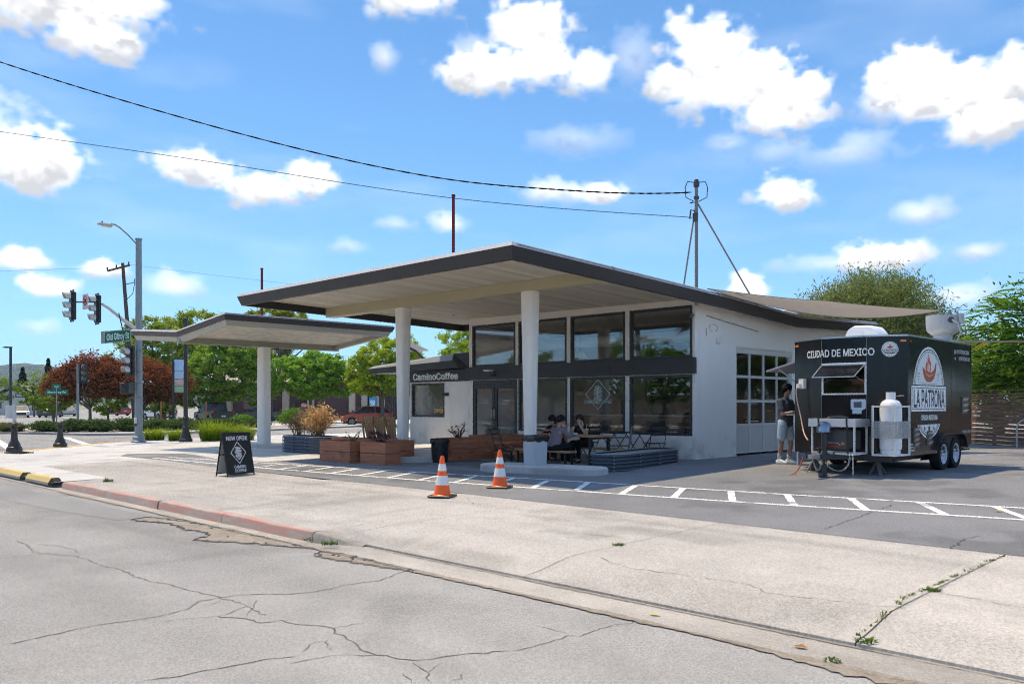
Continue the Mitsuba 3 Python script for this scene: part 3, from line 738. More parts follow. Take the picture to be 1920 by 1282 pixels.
# ---- left wing: white wall, small window, sign board, tapered roof
b = MB(); b.box(-11.04, -10.96, 0, .16, -.1, 2.06); b.box(-9.28, -8.125, 0, .16, -.1, 2.06); b.box(-10.96, -9.28, 0, .16, -.1, .92); b.box(-10.96, -9.28, 0, .16, 2.02, 2.06); b.box(-11.04, -10.9, .16, 5, -.1, 2.4)
b.box(-9.0, -8.998, -.012, 0, .3, 2.0); b.box(-11.02, -8.13, -.012, -.001, .33, .345)
b.put('wing_wall', 'wall_paint', shop, text='low white wing wall left of the doors')
window(-10.96, -9.28, .92, 2.02)
sb = MB((.022, .022, .023)).box(-10.98, -8.205, -.07, .158, 2.065, 2.43, bev=.004).put('sign_board', 'satin', shop, text='black sign board over the small window')
b = MB((.80, .84, .80)); m = meshkit.text_mesh('CaminoCoffee', .19, .03, True); w = m.vertices[:, 0].max()
b.text('CaminoCoffee', .20, (-10.80, -.071, 2.13), bold=True, sx=2.26 / (w * .20 / .19), depth=.02); b.put('lettering', 'matte', sb)
# wing roof: tapered, bevelled top
A = [(-13.08, 2.55), (-12.86, 2.37), (-8.31, 2.45), (-8.62, 2.68), ]
b = MB(DARK)
fr = [(-13.08, 2.56), (-12.86, 2.385), (-8.31, 2.462), (-8.62, 2.70)]
tp = [(-12.90, 2.655), (-8.68, 2.92)]
yf = -.26
b.add([(x, yf, z) for x, z in fr], [(0, 1, 2), (0, 2, 3)])
b.add([(fr[0][0], yf, fr[0][1]), (fr[3][0], yf, fr[3][1]), (tp[1][0], yf + .12, tp[1][1]), (tp[0][0], yf + .12, tp[0][1])], [(0, 1, 2, 3)], lin(150, 152, 156))
b.add([(fr[3][0], yf, fr[3][1]), (fr[2][0], yf, fr[2][1]), (-8.13, -.0, 2.475), (-8.13, .0, 2.95), (tp[1][0], yf + .12, tp[1][1])], [(0, 1, 4), (1, 2, 4), (2, 3, 4)], (.05, .05, .055))
b.add([(tp[0][0], yf + .12, tp[0][1]), (tp[1][0], yf + .12, tp[1][1]), (-8.12, 5, 2.9), (-12.9, 5, 2.66)], [(0, 1, 2, 3)], lin(120, 120, 120))
b.add([(fr[0][0], yf, fr[0][1]), (fr[1][0], yf, fr[1][1]), (-12.86, 5, 2.385), (-13.08, 5, 2.56)], [(0, 3, 2, 1)])
b.add([(fr[1][0], yf, fr[1][1]), (fr[2][0], yf, fr[2][1]), (-8.13, 5, 2.462), (-12.86, 5, 2.385)], [(0, 1, 2, 3)], (.03, .03, .03))
b.put('wing_roof', 'satin', shop, text='tapered charcoal roof of the low wing')
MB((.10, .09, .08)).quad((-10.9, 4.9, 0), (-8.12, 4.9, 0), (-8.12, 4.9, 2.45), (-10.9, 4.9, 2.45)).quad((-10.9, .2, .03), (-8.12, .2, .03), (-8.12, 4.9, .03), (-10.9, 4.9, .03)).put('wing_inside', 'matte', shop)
# wall lamps, cameras
b = MB(BLACK).box(-9.22, -9.06, -.16, 0, 1.60, 1.70, bev=.01).put('wall_lamp', 'satin', shop)
b = MB(BLACK).box(-6.95, -6.86, -.12, -.086, 2.16, 2.3, bev=.008).tube([(-6.9, -.11, 2.22), (-6.88, -.26, 2.18), (-6.9, -.3, 2.30)], .012)
b.box(-7.05, -6.82, -.40, -.2, 2.31, 2.36, (.7, .7, .68), bev=.01).put('flood_lamp', 'satin', shop)
for (x, y) in ((-.62, -3.6), (-5.2, -3.2)):
    b = MB((.10, .10, .10)); z = zt(x, y) - .115
    b.lathe([(0, -.10), (.05, -.09), (.065, -.05), (.065, -.01), (.085, -.01), (.085, 0)], at=(x, y, z), k=16); b.tube([(x, y, z - .03), (x + .18, y - .03, z - .06)], .022); b.put('ceiling_camera', 'satin', rk)
# things on the right wall
b = MB((.30, .27, .24)).tube([(.015, .55, 3.50), (.02, 1.4, 3.42), (.02, 3.0, 3.27)], .012); b.lathe([(.0, 0), (.035, .0), (.035, .02), (0, .02)], at=(.01, .52, 3.5)); b.put('conduit', 'matte', shop)
b = MB((.72, .71, .69)).lathe([(0, .07), (.05, .065), (.085, .03), (.09, 0)], k=20); v = b.V[0]; b.V[0] = v[:, [2, 0, 1]] + np.array([0.002, 1.02, 2.93]); b.put('round_box', 'matte', shop)
b = MB((.42, .41, .39)); rr = random.Random(8)
for k in range(26):
    a = rr.uniform(0, 2 * PI); b.box(.002, .008, .83 + .19 * math.cos(a) - .02, .83 + .19 * math.cos(a) + rr.uniform(.005, .03), 3.23 + .085 * math.sin(a) - .01, 3.23 + .085 * math.sin(a) + rr.uniform(.005, .02))
b.box(.002, .006, .48, .52, 3.02, 3.2, (.33, .32, .3)); b.put('glue_scar', 'matte', shop, text='ring of old glue where a sign hung')
b = MB((.09, .085, .08)).lathe([(0, .1), (.05, .08), (.06, 0)], at=(-.03, -.12, 3.42)).tube([(-.03, -.1, 3.45), (-.03, .0, 3.5)], .02).put('siren', 'satin', shop)
# ---- garage door of glazed panels
gx = -.07
gd = MB((.62, .61, .58)).box(gx - .03, gx + .02, 1.93, 4.92, 2.70, 2.80).put('garage_door', 'satin', shop, text='panelled roll-up door with three rows of glass')
ysn = [1.93, 2.70, 3.44, 4.18, 4.92]; zsn = [.06, .80, 1.42, 2.06, 2.70]
for i in range(4):
    for j in range(4):
        y0, y1, z0, z1 = ysn[i], ysn[i + 1], zsn[j], zsn[j + 1]; f = .035
        b = MB((.60, .59, .56))
        for a in ((y0, y1, z0, z0 + f), (y0, y1, z1 - f, z1), (y0, y0 + f, z0 + f, z1 - f), (y1 - f, y1, z0 + f, z1 - f)): b.box(gx - .02, gx + .018, a[0], a[1], a[2], a[3])
        if j == 0: b.box(gx - .01, gx, y0 + f, y1 - f, z0 + f, z1 - f, (.55, .53, .49))
        k = b.put('door_panel', 'satin', gd)
        if j: MB().quad((gx, y0 + f, z0 + f), (gx, y1 - f, z0 + f), (gx, y1 - f, z1 - f), (gx, y0 + f, z1 - f)).put('pane', 'glass', k)
b = MB((.66, .65, .62)); b.box(-.135, .006, 1.90, 1.928, 0, 2.83); b.box(-.135, .006, 4.922, 4.95, 0, 2.83); b.box(-.135, .006, 1.928, 4.922, 2.802, 2.83); b.put('garage_frame', 'satin', shop)
# ---- inside
MB((.16, .14, .12)).quad((-8, .1, .02), (-.15, .1, .02), (-.15, 9.3, .02), (-8, 9.3, .02)).put('floor', 'satin', shop)
MB((.20, .17, .14)).quad((-7.97, 9.28, 0), (-.15, 9.28, 0), (-.15, 9.28, 3.7), (-7.97, 9.28, 3.7)).quad((-7.97, 4.6, 0), (-4.8, 4.6, 0), (-4.8, 4.6, 3.6), (-7.97, 4.6, 3.6), (.30, .27, .23)).put('back_wall', 'matte', shop)
MB((.25, .24, .22)).quad((-8, .2, 3.72), (-.15, .2, 3.72), (-.15, 4.4, 3.58), (-8, 4.4, 3.6)).quad((-8, 4.4, 3.6), (-.15, 4.4, 3.58), (-.15, 9.3, 3.7), (-8, 9.3, 3.7)).put('ceiling', 'matte', shop)
ct = MB((.20, .13, .08)).box(-6.6, -2.2, 2.9, 3.6, .02, .98, bev=.01).box(-6.7, -2.1, 2.85, 3.65, .98, 1.03, (.4, .38, .35)).put('counter', 'satin', shop)
b = MB((.05, .05, .05)).box(-5.3, -4.6, 3.0, 3.5, 1.03, 1.45, bev=.03).box(-3.4, -3.0, 3.0, 3.4, 1.03, 1.35, bev=.03).box(-2.6, -2.3, 3.0, 3.3, 1.03, 1.25, bev=.02); b.put('coffee_machine', 'steel', shop)
b = MB((.02, .02, .02)).box(-4.6, -3.9, 4.5, 4.56, 1.5, 2.2)
for k in range(5): b.box(-4.5, -4.5 + .25 + .1 * (k % 3), 4.494, 4.499, 2.08 - .12 * k, 2.11 - .12 * k, (.5, .5, .48))
b.put('menu_board', 'matte', shop)
b = MB((.55, .55, .53)).tube([(-7.6, 2.2, 3.2), (-.4, 2.2, 3.2)], .16, k=18).put('ceiling_duct', 'satin', shop)
b = MB((.30, .20, .12))
for k in range(4): b.box(-2.4, -.3, 8.6, 8.95, .5 + .5 * k, .53 + .5 * k)
rr = random.Random(3)
for k in range(40):
    x = rr.uniform(-2.3, -.4); z = .53 + .5 * rr.randrange(4); b.box(x, x + rr.uniform(.05, .12), 8.62, 8.8, z, z + rr.uniform(.08, .3), rr.choice([(.5, .45, .4), (.25, .1, .06), (.08, .08, .09), (.6, .6, .55), (.1, .18, .12)]))
b.put('shelf', 'matte', shop)
for (x, y) in ((-1.2, 1.4), (-3.0, 1.3), (-4.9, 1.3), (-1.1, 3.4), (-1.2, 5.6)):
    b = MB((.35, .22, .12)).box(x - .4, x + .4, y - .35, y + .35, .72, .76, bev=.01).tube([(x, y, .02), (x, y, .72)], .03, (.03, .03, .03))
    for sx in (-.62, .62): b.box(x + sx - .2, x + sx + .2, y - .2, y + .2, .43, .47, (.05, .05, .05)).box(x + sx * 1.25 - .015, x + sx * 1.25 + .015, y - .2, y + .2, .47, .9, (.05, .05, .05)).box(x + sx - .18, x + sx + .18, y - .18, y - .15, .02, .43, (.04, .04, .04))
    b.put('inner_table', 'satin', shop)
b = MB((.8, .78, .7))
for (x, y) in ((-1.3, 2.0), (-3.3, 2.0), (-5.3, 2.0)): b.lathe([(.0, 2.9), (.16, 2.86), (.19, 2.72), (.17, 2.72), (0, 2.8)], at=(x, y, 0)); b.tube([(x, y, 2.9), (x, y, 3.66)], .006, (.02, .02, .02))
b.put('pendant_lamp', 'satin', shop)
# open sign in the small window
op = MB((.02, .02, .02)).box(-9.83, -9.36, .05, .07, .99, 1.27).box(-9.82, -9.37, .045, .049, 1.255, 1.265, (.8, .8, .8)).box(-9.825, -9.815, .045, .049, 1.0, 1.265, (.8, .8, .8)).text('OPEN', .13, (-9.595, .048, 1.06), center=True, c=(.95, .62, .10), bold=True, depth=.003).put('open_sign', 'satin', shop, text='small orange OPEN sign in the window')
# ---- slab under the wing and column; columns
sl = Polygon([(-4.62, -4.35), (-4.62, -3.6), (-4.62, -.01), (-8.1, -.02), (-11.1, -.02), (-11.1, -1.3), (-8.9, -1.6), (-8.4, -4.95), (-5.15, -4.95)])
b = MB(); b.prism(sl, -.2, .055); b.put('entrance_slab', 'concrete_walk', shop, text='raised concrete slab before the doors')
column(-6.15, -4.07, .055, 3.815, .235, .36, .235, .34, shop)
isl = thing('concrete_island', 'low rounded concrete island under the column nearest the street', 'kerb island')
c0, c1, hw = np.array([-1.75, -4.72]), np.array([.12, -4.32]), .52
P = LineString([c0, c1]).buffer(hw, quad_segs=12); b = MB()
for e, z0, z1 in ((0, -.2, .03),): b.prism(P, z0, z1)
rings = [P.buffer(-o) for o in (0, .012, .035)]; n = 80
V = []
for r_, z in zip(rings, (.03, .052, .06)):
    ext = r_.exterior; V += [(*ext.interpolate(i / n, normalized=True).coords[0], z) for i in range(n)]
V.append((*P.centroid.coords[0], .06)); F = [(i * n + j, i * n + (j + 1) % n, (i + 1) * n + (j + 1) % n, (i + 1) * n + j) for i in range(2) for j in range(n)]
F = [(a, b2, c_) for q in F for a, b2, c_ in ((q[0], q[1], q[2]), (q[0], q[2], q[3]))] + [(2 * n + j, 2 * n + (j + 1) % n, 3 * n) for j in range(n)]
b.add(V, F, ang=40)
b.put('body', 'concrete_walk', isl)
column(-1.60, -4.07, .06, 3.815, .215, .36, .215, .34, shop)
# ---- low tapered pipe vents and mast on the roof
def vent(x, y, z1, text, z0=3.98):
    b = MB(lin(120, 52, 46)).tube([(x, y, z0), (x, y, z1)], .045, k=10).lathe([(.06, 0), (.06, .05), (.0, .05)], at=(x, y, z1 - .01), k=10)
    return b.put('vent_pipe', 'matte', text=text, cat='pipe')
vent(-7.7, -1.0, 7.52, 'tall rust-red pipe rising from the shop roof')

# ================================================================ small canopy at the corner
can = thing('gull_wing_canopy', 'small separate gull-wing canopy on one white column near the corner', 'canopy')
CX0, CY0, CY1 = -14.64, -6.39, -.38
PX = [(-18.25, 3.885), (CX0 + .05, 3.63), (-11.37, 3.945)]
b = MB(lin(150, 150, 150))
for (xa, za), (xb, zb) in zip(PX[:-1], PX[1:]): b.quad((xa, CY0 + .04, za - .02), (xb, CY0 + .04, zb - .02), (xb, CY1 - .04, zb - .02), (xa, CY1 - .04, za - .02))
ck = b.put('roof', 'matte', can)
_rk = rk; rk = ck
loop = [(CX0 + .05, CY1, 3.63), (-18.25, CY1, 3.885), (-18.25, CY0, 3.885), (CX0 + .05, CY0, 3.63), (-11.37, CY0, 3.945), (-11.37, CY1, 3.945), (CX0 + .05, CY1, 3.63)]
edge(loop, [(-.14, .0), (-.05, 0), (0, -.055)], lin(176, 176, 178), 'edge_flashing')
edge(loop, [(0, -.055), (-.065, -.21)], lin(66, 64, 66), 'fascia')
edge(loop, [(-.065, -.21), (-.10, -.212), (-.16, -.36), (-.26, -.36), (-.27, -.15)], lin(172, 170, 158), 'cream_edge')
for i, y in enumerate(np.arange(CY0 + .24, CY1 - .25, .2)):   # soffit boards run across
    y1 = min(y + .193, CY1 - .24); b = MB()
    for (xa, za), (xb, zb) in (((-18.02, 3.67), (CX0 - .02, 3.42)), ((CX0 + .02, 3.42), (-11.6, 3.72))):
        b.quad((xa, y, za), (xb, y, zb), (xb, y1, zb), (xa, y1, za)); b.quad((xa, y1, za), (xb, y1, zb), (xb, y1, zb + .03), (xa, y1, za + .03)); b.quad((xa, y, za), (xb, y, zb), (xb, y, zb + .03), (xa, y, za + .03))
    b.put('soffit_board', 'cream_board', ck)
MB(lin(150, 148, 132)).box(CX0 - .1, CX0 + .1, CY0 + .1, CY1 - .1, 3.235, 3.45).put('valley_beam', 'satin', ck)
b = MB((.35, .33, .29))
for (xa, za), (xb, zb) in (((-18.02, 3.72), (CX0, 3.46)), ((CX0, 3.46), (-11.6, 3.76))): b.quad((xa, CY0 + .2, za), (xb, CY0 + .2, zb), (xb, CY1 - .2, zb), (xa, CY1 - .2, za))
b.put('soffit_backing', 'matte', ck)
rk = _rk
column(CX0, -3.37, -.05, 3.24, .50, .44, .34, .34, can)
P = LineString([(CX0 - 1.6, -3.5), (CX0 + 1.7, -3.25)]).buffer(.5, quad_segs=10)
MB().prism(P, -.3, .02).put('island', 'concrete_walk', can, text='low concrete island under the canopy column')
MB((.05, .05, .05)).lathe([(0, -.1), (.05, -.08), (.06, 0)], at=(CX0 + .42, -3.1, 3.2)).tube([(CX0 + .2, -3.2, 3.18), (CX0 + .42, -3.1, 3.2)], .02).put('camera', 'satin', can)
vent(-19.15, -1.0, 6.64, 'thin dark red pipe standing above the corner canopy', -.15)

# ================================================================ food trailer
tr = thing('food_trailer', 'black food trailer with a big pepper emblem on its side, parked beside the shop', 'trailer')
Z0, Z1 = .37, 2.64
NOSE = [(3.0, -.90), (3.78, -1.35), (4.67, -1.35), (5.30, -1.0)]
REAR = [(5.30, 2.72), (3.0, 2.72)]
PBLK = (.008, .008, .009)
def b_panel(p, n, uv): return noise(p.x * 1.6, p.y * 1.6, p.z * .7) + .5 * noise(p.x * 4.1, p.y * 4.1, p.z * 1.1 + 7)
def p_black(p, n, uv):
    dust = smoothstep(1.25, .40, p.z) * (.3 + fbm(p.x * 3, p.y * 3, p.z * 3, 4)); run = smoothstep(.6, .8, noise((p.x + p.y) * 13, p.z * .7)) * .5
    return mix(mi.Color3f(.0075, .0075, .0085), mi.Color3f(.06, .052, .043), dr.clip(.55 * dust + .10 * run, 0, 1))
scene['black_gloss'] = {'type': 'twosided', 'b': {'type': 'bumpmap', 'arbitrary': proc(b_panel, 1e-2), 'scale': .006, 'bsdf': {'type': 'principled', 'base_color': proc(p_black), 'roughness': .15, 'specular': .34}}}


class Face:
    """a flat upright panel from a to b (seen from outside, left to right); (s, z) on it, d = distance in front"""
    def __init__(s, a, b): s.a, s.b = np.array(a, float), np.array(b, float); s.t = (s.b - s.a) / np.linalg.norm(s.b - s.a); s.n = np.array([s.t[1], -s.t[0]]); s.L = np.linalg.norm(s.b - s.a)
    def p(s, u, z, d=0): q = s.a + s.t * u + s.n * d; return (q[0], q[1], z)
    def poly(s, b, P, d0, d1, c, ang=None):
        P = Polygon(P) if not hasattr(P, 'geom_type') else P
        for g in getattr(P, 'geoms', [P]):
            if g.is_empty or g.geom_type != 'Polygon': continue
            m = trimesh.creation.extrude_polygon(g, d1 - d0, engine='earcut'); v = np.array(m.vertices)
            b.add([s.p(x, z, d + d0) for x, z, d in v], m.faces, c, ang)
        return s
    def box(s, b, u0, u1, z0, z1, d0, d1, c): return s.poly(b, [(u0, z0), (u1, z0), (u1, z1), (u0, z1)], d0, d1, c)
    def text(s, b, t, h, u, z, d, c, sx=1, bold=False, depth=.002, w=None, center=False):
        m = meshkit.text_mesh(t, h, depth, bold); v = np.array(m.vertices)
        if w: v[:, 0] *= w / v[:, 0].max()
        v[:, 0] *= sx
        if center: v[:, 0] -= v[:, 0].max() / 2
        b.add([s.p(u + x, z + y, d + e) for x, y, e in v], m.faces, c)
        return s


FL, FM, FR_ = Face(NOSE[0], NOSE[1]), Face(NOSE[1], NOSE[2]), Face(NOSE[2], NOSE[3])
SD = Face((5.30, -1.0), (5.30, 2.72)); LS = Face((3.0, 2.72), (3.0, -.90))
# body shell with the window hole of the middle nose panel
b = MB(PBLK)
def wall_face(F, holes=(), z0=Z0, z1=Z1):
    P = sbox(0, z0, F.L, z1)
    for h in holes: P = P.difference(sbox(*h))
    v, f = trimesh.creation.triangulate_polygon(P, engine='earcut')
    b.add([F.p(u, z) for u, z in v], f)
WIN = (.045, 1.555, .86, 2.10)
wall_face(FL); wall_face(FM, [WIN]); wall_face(FR_)
arch = unary_union([Point(1.96, .34).buffer(.37), Point(2.70, .32).buffer(.37), sbox(1.96, .3, 2.7, .70), sbox(1.59, 0, 3.07, .4)])
P = Polygon([(0, Z0), (1.5, Z0), (1.5, .36), (3.2, .40), (3.72, .47), (3.72, Z1), (0, Z1)]).difference(arch)
v, f = trimesh.creation.triangulate_polygon(P, engine='earcut'); b.add([SD.p(u, z) for u, z in v], f)
SWIN = (.9, 1.15, 2.9, 2.05); wall_face(LS, [SWIN])
wall_face(Face(REAR[0], REAR[1]), z0=.47)
outline = NOSE + REAR
body = b.put('body', 'black_gloss', tr)
MB(lin(206, 208, 208)).prism([(x, y) for x, y in outline], Z1 + .001, Z1 + .02).put('roof', 'satin', tr)
edge_ = MB(lin(190, 192, 192))
for p, q in zip(outline, outline[1:] + outline[:1]): edge_.bar((*p, Z1 + .002), (*q, Z1 + .002), .022, .03)
edge_.put('roof_trim', 'steel', tr)
MB((.05, .05, .05)).prism([(x * .985 + .06, y) for x, y in outline], Z0 - .02, Z0).put('underfloor', 'matte', tr)
# inside of the trailer seen through the window
b = MB((.05, .045, .045)).quad((3.06, 2.6, .4), (5.24, 2.6, .4), (5.24, 2.6, 2.6), (3.06, 2.6, 2.6)).quad((3.02, -.8, 2.6), (5.28, -.8, 2.6), (5.28, 2.6, 2.6), (3.02, 2.6, 2.6)).quad((5.27, -.8, .4), (5.27, 2.6, .4), (5.27, 2.6, 2.6), (5.27, -.8, 2.6), (.06, .055, .05))
b.box(3.06, 3.98, -.1, .7, .4, 2.4, (.03, .03, .032)); b.box(3.98, 4.6, .5, .8, .4, 1.5, (.10, .10, .10)).box(4.7, 5.2, 0, 2.2, .4, 1.3, (.15, .15, .15)).box(4.0, 4.12, .1, .3, 1.5, 1.85, (.35, .10, .06)).box(4.25, 4.4, .2, .35, 1.5, 1.8, (.5, .4, .3))
b.put('inside', 'matte', tr)
# window, frame, flap with reflection-dark sheet, prop
b = MB((.82, .82, .80)); f = .028
u0, z0, u1, z1 = WIN
for a in ((u0 - f, u1 + f, z0 - f, z0), (u0 - f, u1 + f, z1, z1 + f * 1.6), (u0 - f, u0, z0, z1), (u1, u1 + f, z0, z1)): FM.box(b, *a, .001, .022, None)
wf = b.put('window', 'satin', tr, text='white framed serving window under a raised flap')
b = MB(); b.quad(FM.p(u0, z0, -.02), FM.p(u1, z0, -.02), FM.p(u1, 1.9, -.02), FM.p(u0, 1.9, -.02)); b.put('pane', 'glass', wf)
b = MB((.03, .03, .035)); q = [FM.p(u0 - .02, z1 + .01, .03), FM.p(u1 + .02, z1 + .01, .03), FM.p(u1 + .0, 1.86, .50), FM.p(u0 - .0, 1.86, .50)]
b.quad(*q); b.quad(*[(x, y, z - .015) for x, y, z in q[::-1]])
flap = b.put('flap', 'black_gloss', tr, text='raised black flap over the front window')
b = MB((.75, .75, .74)); b.bar(q[3], q[2], .018).bar(q[0], q[3], .014).bar(q[1], q[2], .014).bar(q[0], q[1], .03)
for u in (u0 + .03, u1 - .03): b.bar(FM.p(u, 1.78, .01), FM.p(u, 1.88, .42), .012)
b.put('flap_frame', 'steel', flap)
# marker lamps
for F, u in ((FL, .10), (FR_, FR_.L - .08)):
    b = MB((.75, .22, .03)); F.box(b, u - .05, u + .05, 2.52, 2.56, .002, .025, None); b.put('marker_lamp', 'gloss', tr)
b = MB((.5, .03, .02)); SD.box(b, .08, .14, 2.52, 2.55, .002, .02, None); b.put('marker_lamp', 'gloss', tr)
# panel seams
b = MB((.16, .16, .17))
for u in (0, FM.L): b = MB((.16, .16, .17)); FM.box(b, u - .006, u + .006, Z0, Z1, .001, .004, None); b.put('panel_seam', 'satin', tr)
for u in (.02, 1.24, 2.46, 3.69): b = MB((.05, .045, .042)); SD.box(b, u - .005, u + .005, .78 if 1.5 < u < 3.1 else .48, Z1, .0008, .0025, None); b.put('panel_seam', 'satin', tr)
# lettering on the nose
b = MB((.82, .82, .80))
tw = 1.42
m = meshkit.text_mesh('CIUDAD DE MEXICO', .135, .003, True); mv = np.array(m.vertices); sc = tw / mv[:, 0].max(); mv[:, 0] *= sc
x0 = 3.37
def nose_pt(x, z, d):   # the lettering runs over the three nose panels
    F = FL if x < 3.78 else (FM if x < 4.67 else FR_)
    u = (x - F.a[0]) / F.t[0]; return F.p(u, z, d)
b.add([nose_pt(x0 + x, 2.275 + y, .003 + e) for x, y, e in mv], m.faces)
b.put('lettering', 'matte', tr, text='white words CIUDAD DE MEXICO across the nose')


def roundel(F, u, z, r):
    b = MB((.80, .80, .78))
    circ = Point(0, 0).buffer(r, quad_segs=24); at = lambda P: shapely.affinity.translate(P, u, z)
    F.poly(b, at(circ), .001, .003, (.78, .78, .75)); F.poly(b, at(Point(0, 0).buffer(r * .90, quad_segs=24).difference(Point(0, 0).buffer(r * .86, quad_segs=24))), .003, .0042, (.25, .25, .25))
    bw = r * 1.06; F.poly(b, at(sbox(-bw, -.38 * r, bw, .06 * r)), .0042, .0055, (.03, .03, .03)); F.poly(b, at(sbox(-bw + .02 * r * 2, -.34 * r, bw - .04 * r, .03 * r)), .0055, .0068, (.80, .80, .78))
    F.text(b, 'LA PATRONA', .26 * r, u, z - .29 * r, .007, (.03, .03, .03), w=1.9 * r, bold=True, center=True, depth=.001)
    F.poly(b, at(sbox(-.62 * r, -.55 * r, .62 * r, -.44 * r)), .003, .0045, (.04, .04, .04))
    F.poly(b, at(Polygon([(-.42, .28), (-.25, .18), (.05, .15), (.35, .25), (.45, .42), (.30, .36), (.1, .34), (-.15, .36)]).buffer(.03).simplify(.001) if False else shapely.affinity.scale(Polygon([(-.42, .28), (-.25, .18), (.05, .15), (.35, .25), (.45, .42), (.30, .36), (.1, .34), (-.15, .36)]), r, r, origin=(0, 0))), .003, .005, (.50, .05, .03))
    F.poly(b, at(shapely.affinity.scale(Polygon([(-.1, .40), (.0, .70), (.08, .52), (.16, .6), (.14, .40)]), r, r, origin=(0, 0))), .003, .005, (.50, .05, .03))
    for k in (-1, 0, 1): F.poly(b, at(Point(k * .2 * r, -.70 * r).buffer(.06 * r, quad_segs=2)), .003, .005, (.05, .05, .05))
    b.put('round_emblem', 'matte', tr, text='small round white pepper emblem on the nose')


import shapely.affinity
roundel(FR_, .41, 2.385, .145)
# big oval emblem on the side
b = MB(); cu, cz = 1.12, 1.565; rx, rz = .86, .905
ov = shapely.affinity.scale(Point(0, 0).buffer(1, quad_segs=40), rx, rz); at = lambda P: shapely.affinity.translate(P, cu, cz)
sc_ = lambda P, a: shapely.affinity.scale(P, a, a, origin=(0, 0))
SD.poly(b, at(ov), .001, .003, (.74, .75, .74)); SD.poly(b, at(sc_(ov, .955).difference(sc_(ov, .93))), .003, .0045, (.05, .05, .05))
SD.poly(b, at(sc_(ov, .90).difference(sc_(ov, .885))), .003, .0042, (.05, .20, .10))
upper = sc_(ov, .88).intersection(sbox(-1, .14, 1, 1)); SD.poly(b, at(upper), .003, .004, (.70, .72, .72))
SD.poly(b, at(ov.intersection(sbox(-1, -.62, 1, -.34))), .004, .0055, PBLK)
bn = sbox(-.955, -.36, .955, .135); SD.poly(b, at(bn), .0055, .008, (.82, .83, .83)); SD.poly(b, at(sbox(-.92, -.325, .92, .10).difference(sbox(-.905, -.31, .905, .085))), .008, .0092, (.08, .08, .08))
SD.poly(b, at(sbox(-.955, .135, .955, .155)), .0055, .008, (.04, .04, .04))
SD.text(b, 'LA PATRONA', .33, cu, cz - .275, .0085, (.05, .04, .06), w=1.72, bold=True, center=True, depth=.0015)
SD.text(b, 'COMIDA MEXICANA', .095, cu, cz - .53, .006, (.80, .80, .78), w=.92, bold=True, center=True)
def star(cx, cz_, r): return Polygon([(cx + (r if k % 2 == 0 else r * .42) * math.sin(k * PI / 5), cz_ + (r if k % 2 == 0 else r * .42) * math.cos(k * PI / 5)) for k in range(10)])
for sx, r in ((-.25, .055), (0, .085), (.25, .055)): SD.poly(b, at(star(sx, -.70, r)), .003, .0048, (.05, .05, .05))
SD.poly(b, at(sbox(-.18, -.87, .18, -.815)), .003, .0045, (.06, .25, .12))
# pepper and flame
def smooth_poly(P, n=120):
    P = np.array(P + P[:1]); t = np.arange(len(P)); from scipy.interpolate import CubicSpline
    return Polygon(CubicSpline(t, P, bc_type='periodic')(np.linspace(0, len(P) - 1, n))).buffer(0)
pep = smooth_poly([(-.36, .50), (-.33, .38), (-.20, .245), (.02, .215), (.22, .27), (.36, .42), (.40, .60), (.33, .56), (.25, .46), (.08, .41), (-.12, .41), (-.26, .46)])
SD.poly(b, at(pep), .004, .0062, (.42, .10, .045)); SD.poly(b, at(smooth_poly([(-.24, .40), (-.1, .33), (.08, .32), (.22, .38), (.1, .365), (-.08, .365)])), .0062, .0075, (.62, .28, .17))
fl = smooth_poly([(-.16, .42), (-.20, .52), (-.14, .62), (-.12, .56), (-.09, .66), (-.05, .80), (-.02, .66), (.03, .72), (.04, .60), (.09, .64), (.10, .52), (.06, .42)])
SD.poly(b, at(fl), .004, .0058, (.55, .13, .08)); SD.poly(b, at(smooth_poly([(-.10, .43), (-.11, .5), (-.05, .60), (-.02, .54), (.03, .56), (.03, .44)])), .0058, .007, (.72, .45, .36))
for sx in (-.56, .52):
    for k in range(3): SD.poly(b, at(sbox(sx - .06, .36 - .06 * k, sx + .05 - .02 * k, .39 - .06 * k)), .004, .0055, (.35, .36, .35))
SD.poly(b, at(sbox(-.4, .175, .42, .185)), .004, .0055, (.3, .3, .3))
b.put('oval_emblem', 'satin', tr, text='big oval white emblem with a red pepper and the words LA PATRONA')
b = MB((.55, .55, .54)); SD.text(b, '@LAPATRONACDMX', .085, 2.58, 2.41, .002, None, w=.98); SD.text(b, 'LAPATRONACOM', .085, 2.86, 2.27, .002, None, w=.72)
SD.poly(b, Point(2.66, 2.30).buffer(.03), .001, .003, None)
for k in range(3): SD.box(b, .09, .46 - .05 * k, .565 - .055 * k, .59 - .055 * k, .001, .003, None)
SD.text(b, 'CATERING EVENTS', .06, 3.05, .72, .002, None, w=.6)
b.put('side_lettering', 'matte', tr, text='small pale lettering along the trailer side')
# louvred vents and hatch
for (ua, ub, za, zb, n) in ((.27, .56, .52, .90, 4), (.98, 1.27, .53, .82, 3), (3.06, 3.42, 1.14, 1.50, 3)):
    b = MB((.10, .09, .085)); SD.box(b, ua, ub, za, zb, .001, .012, None)
    for k in range(n): zz = za + (zb - za) * (k + .35) / n; b.quad(SD.p(ua + .03, zz, .013), SD.p(ub - .03, zz, .013), SD.p(ub - .03, zz + .05, .05), SD.p(ua + .03, zz + .05, .05), (.45, .44, .42))
    b.put('louvre_vent', 'satin', tr)
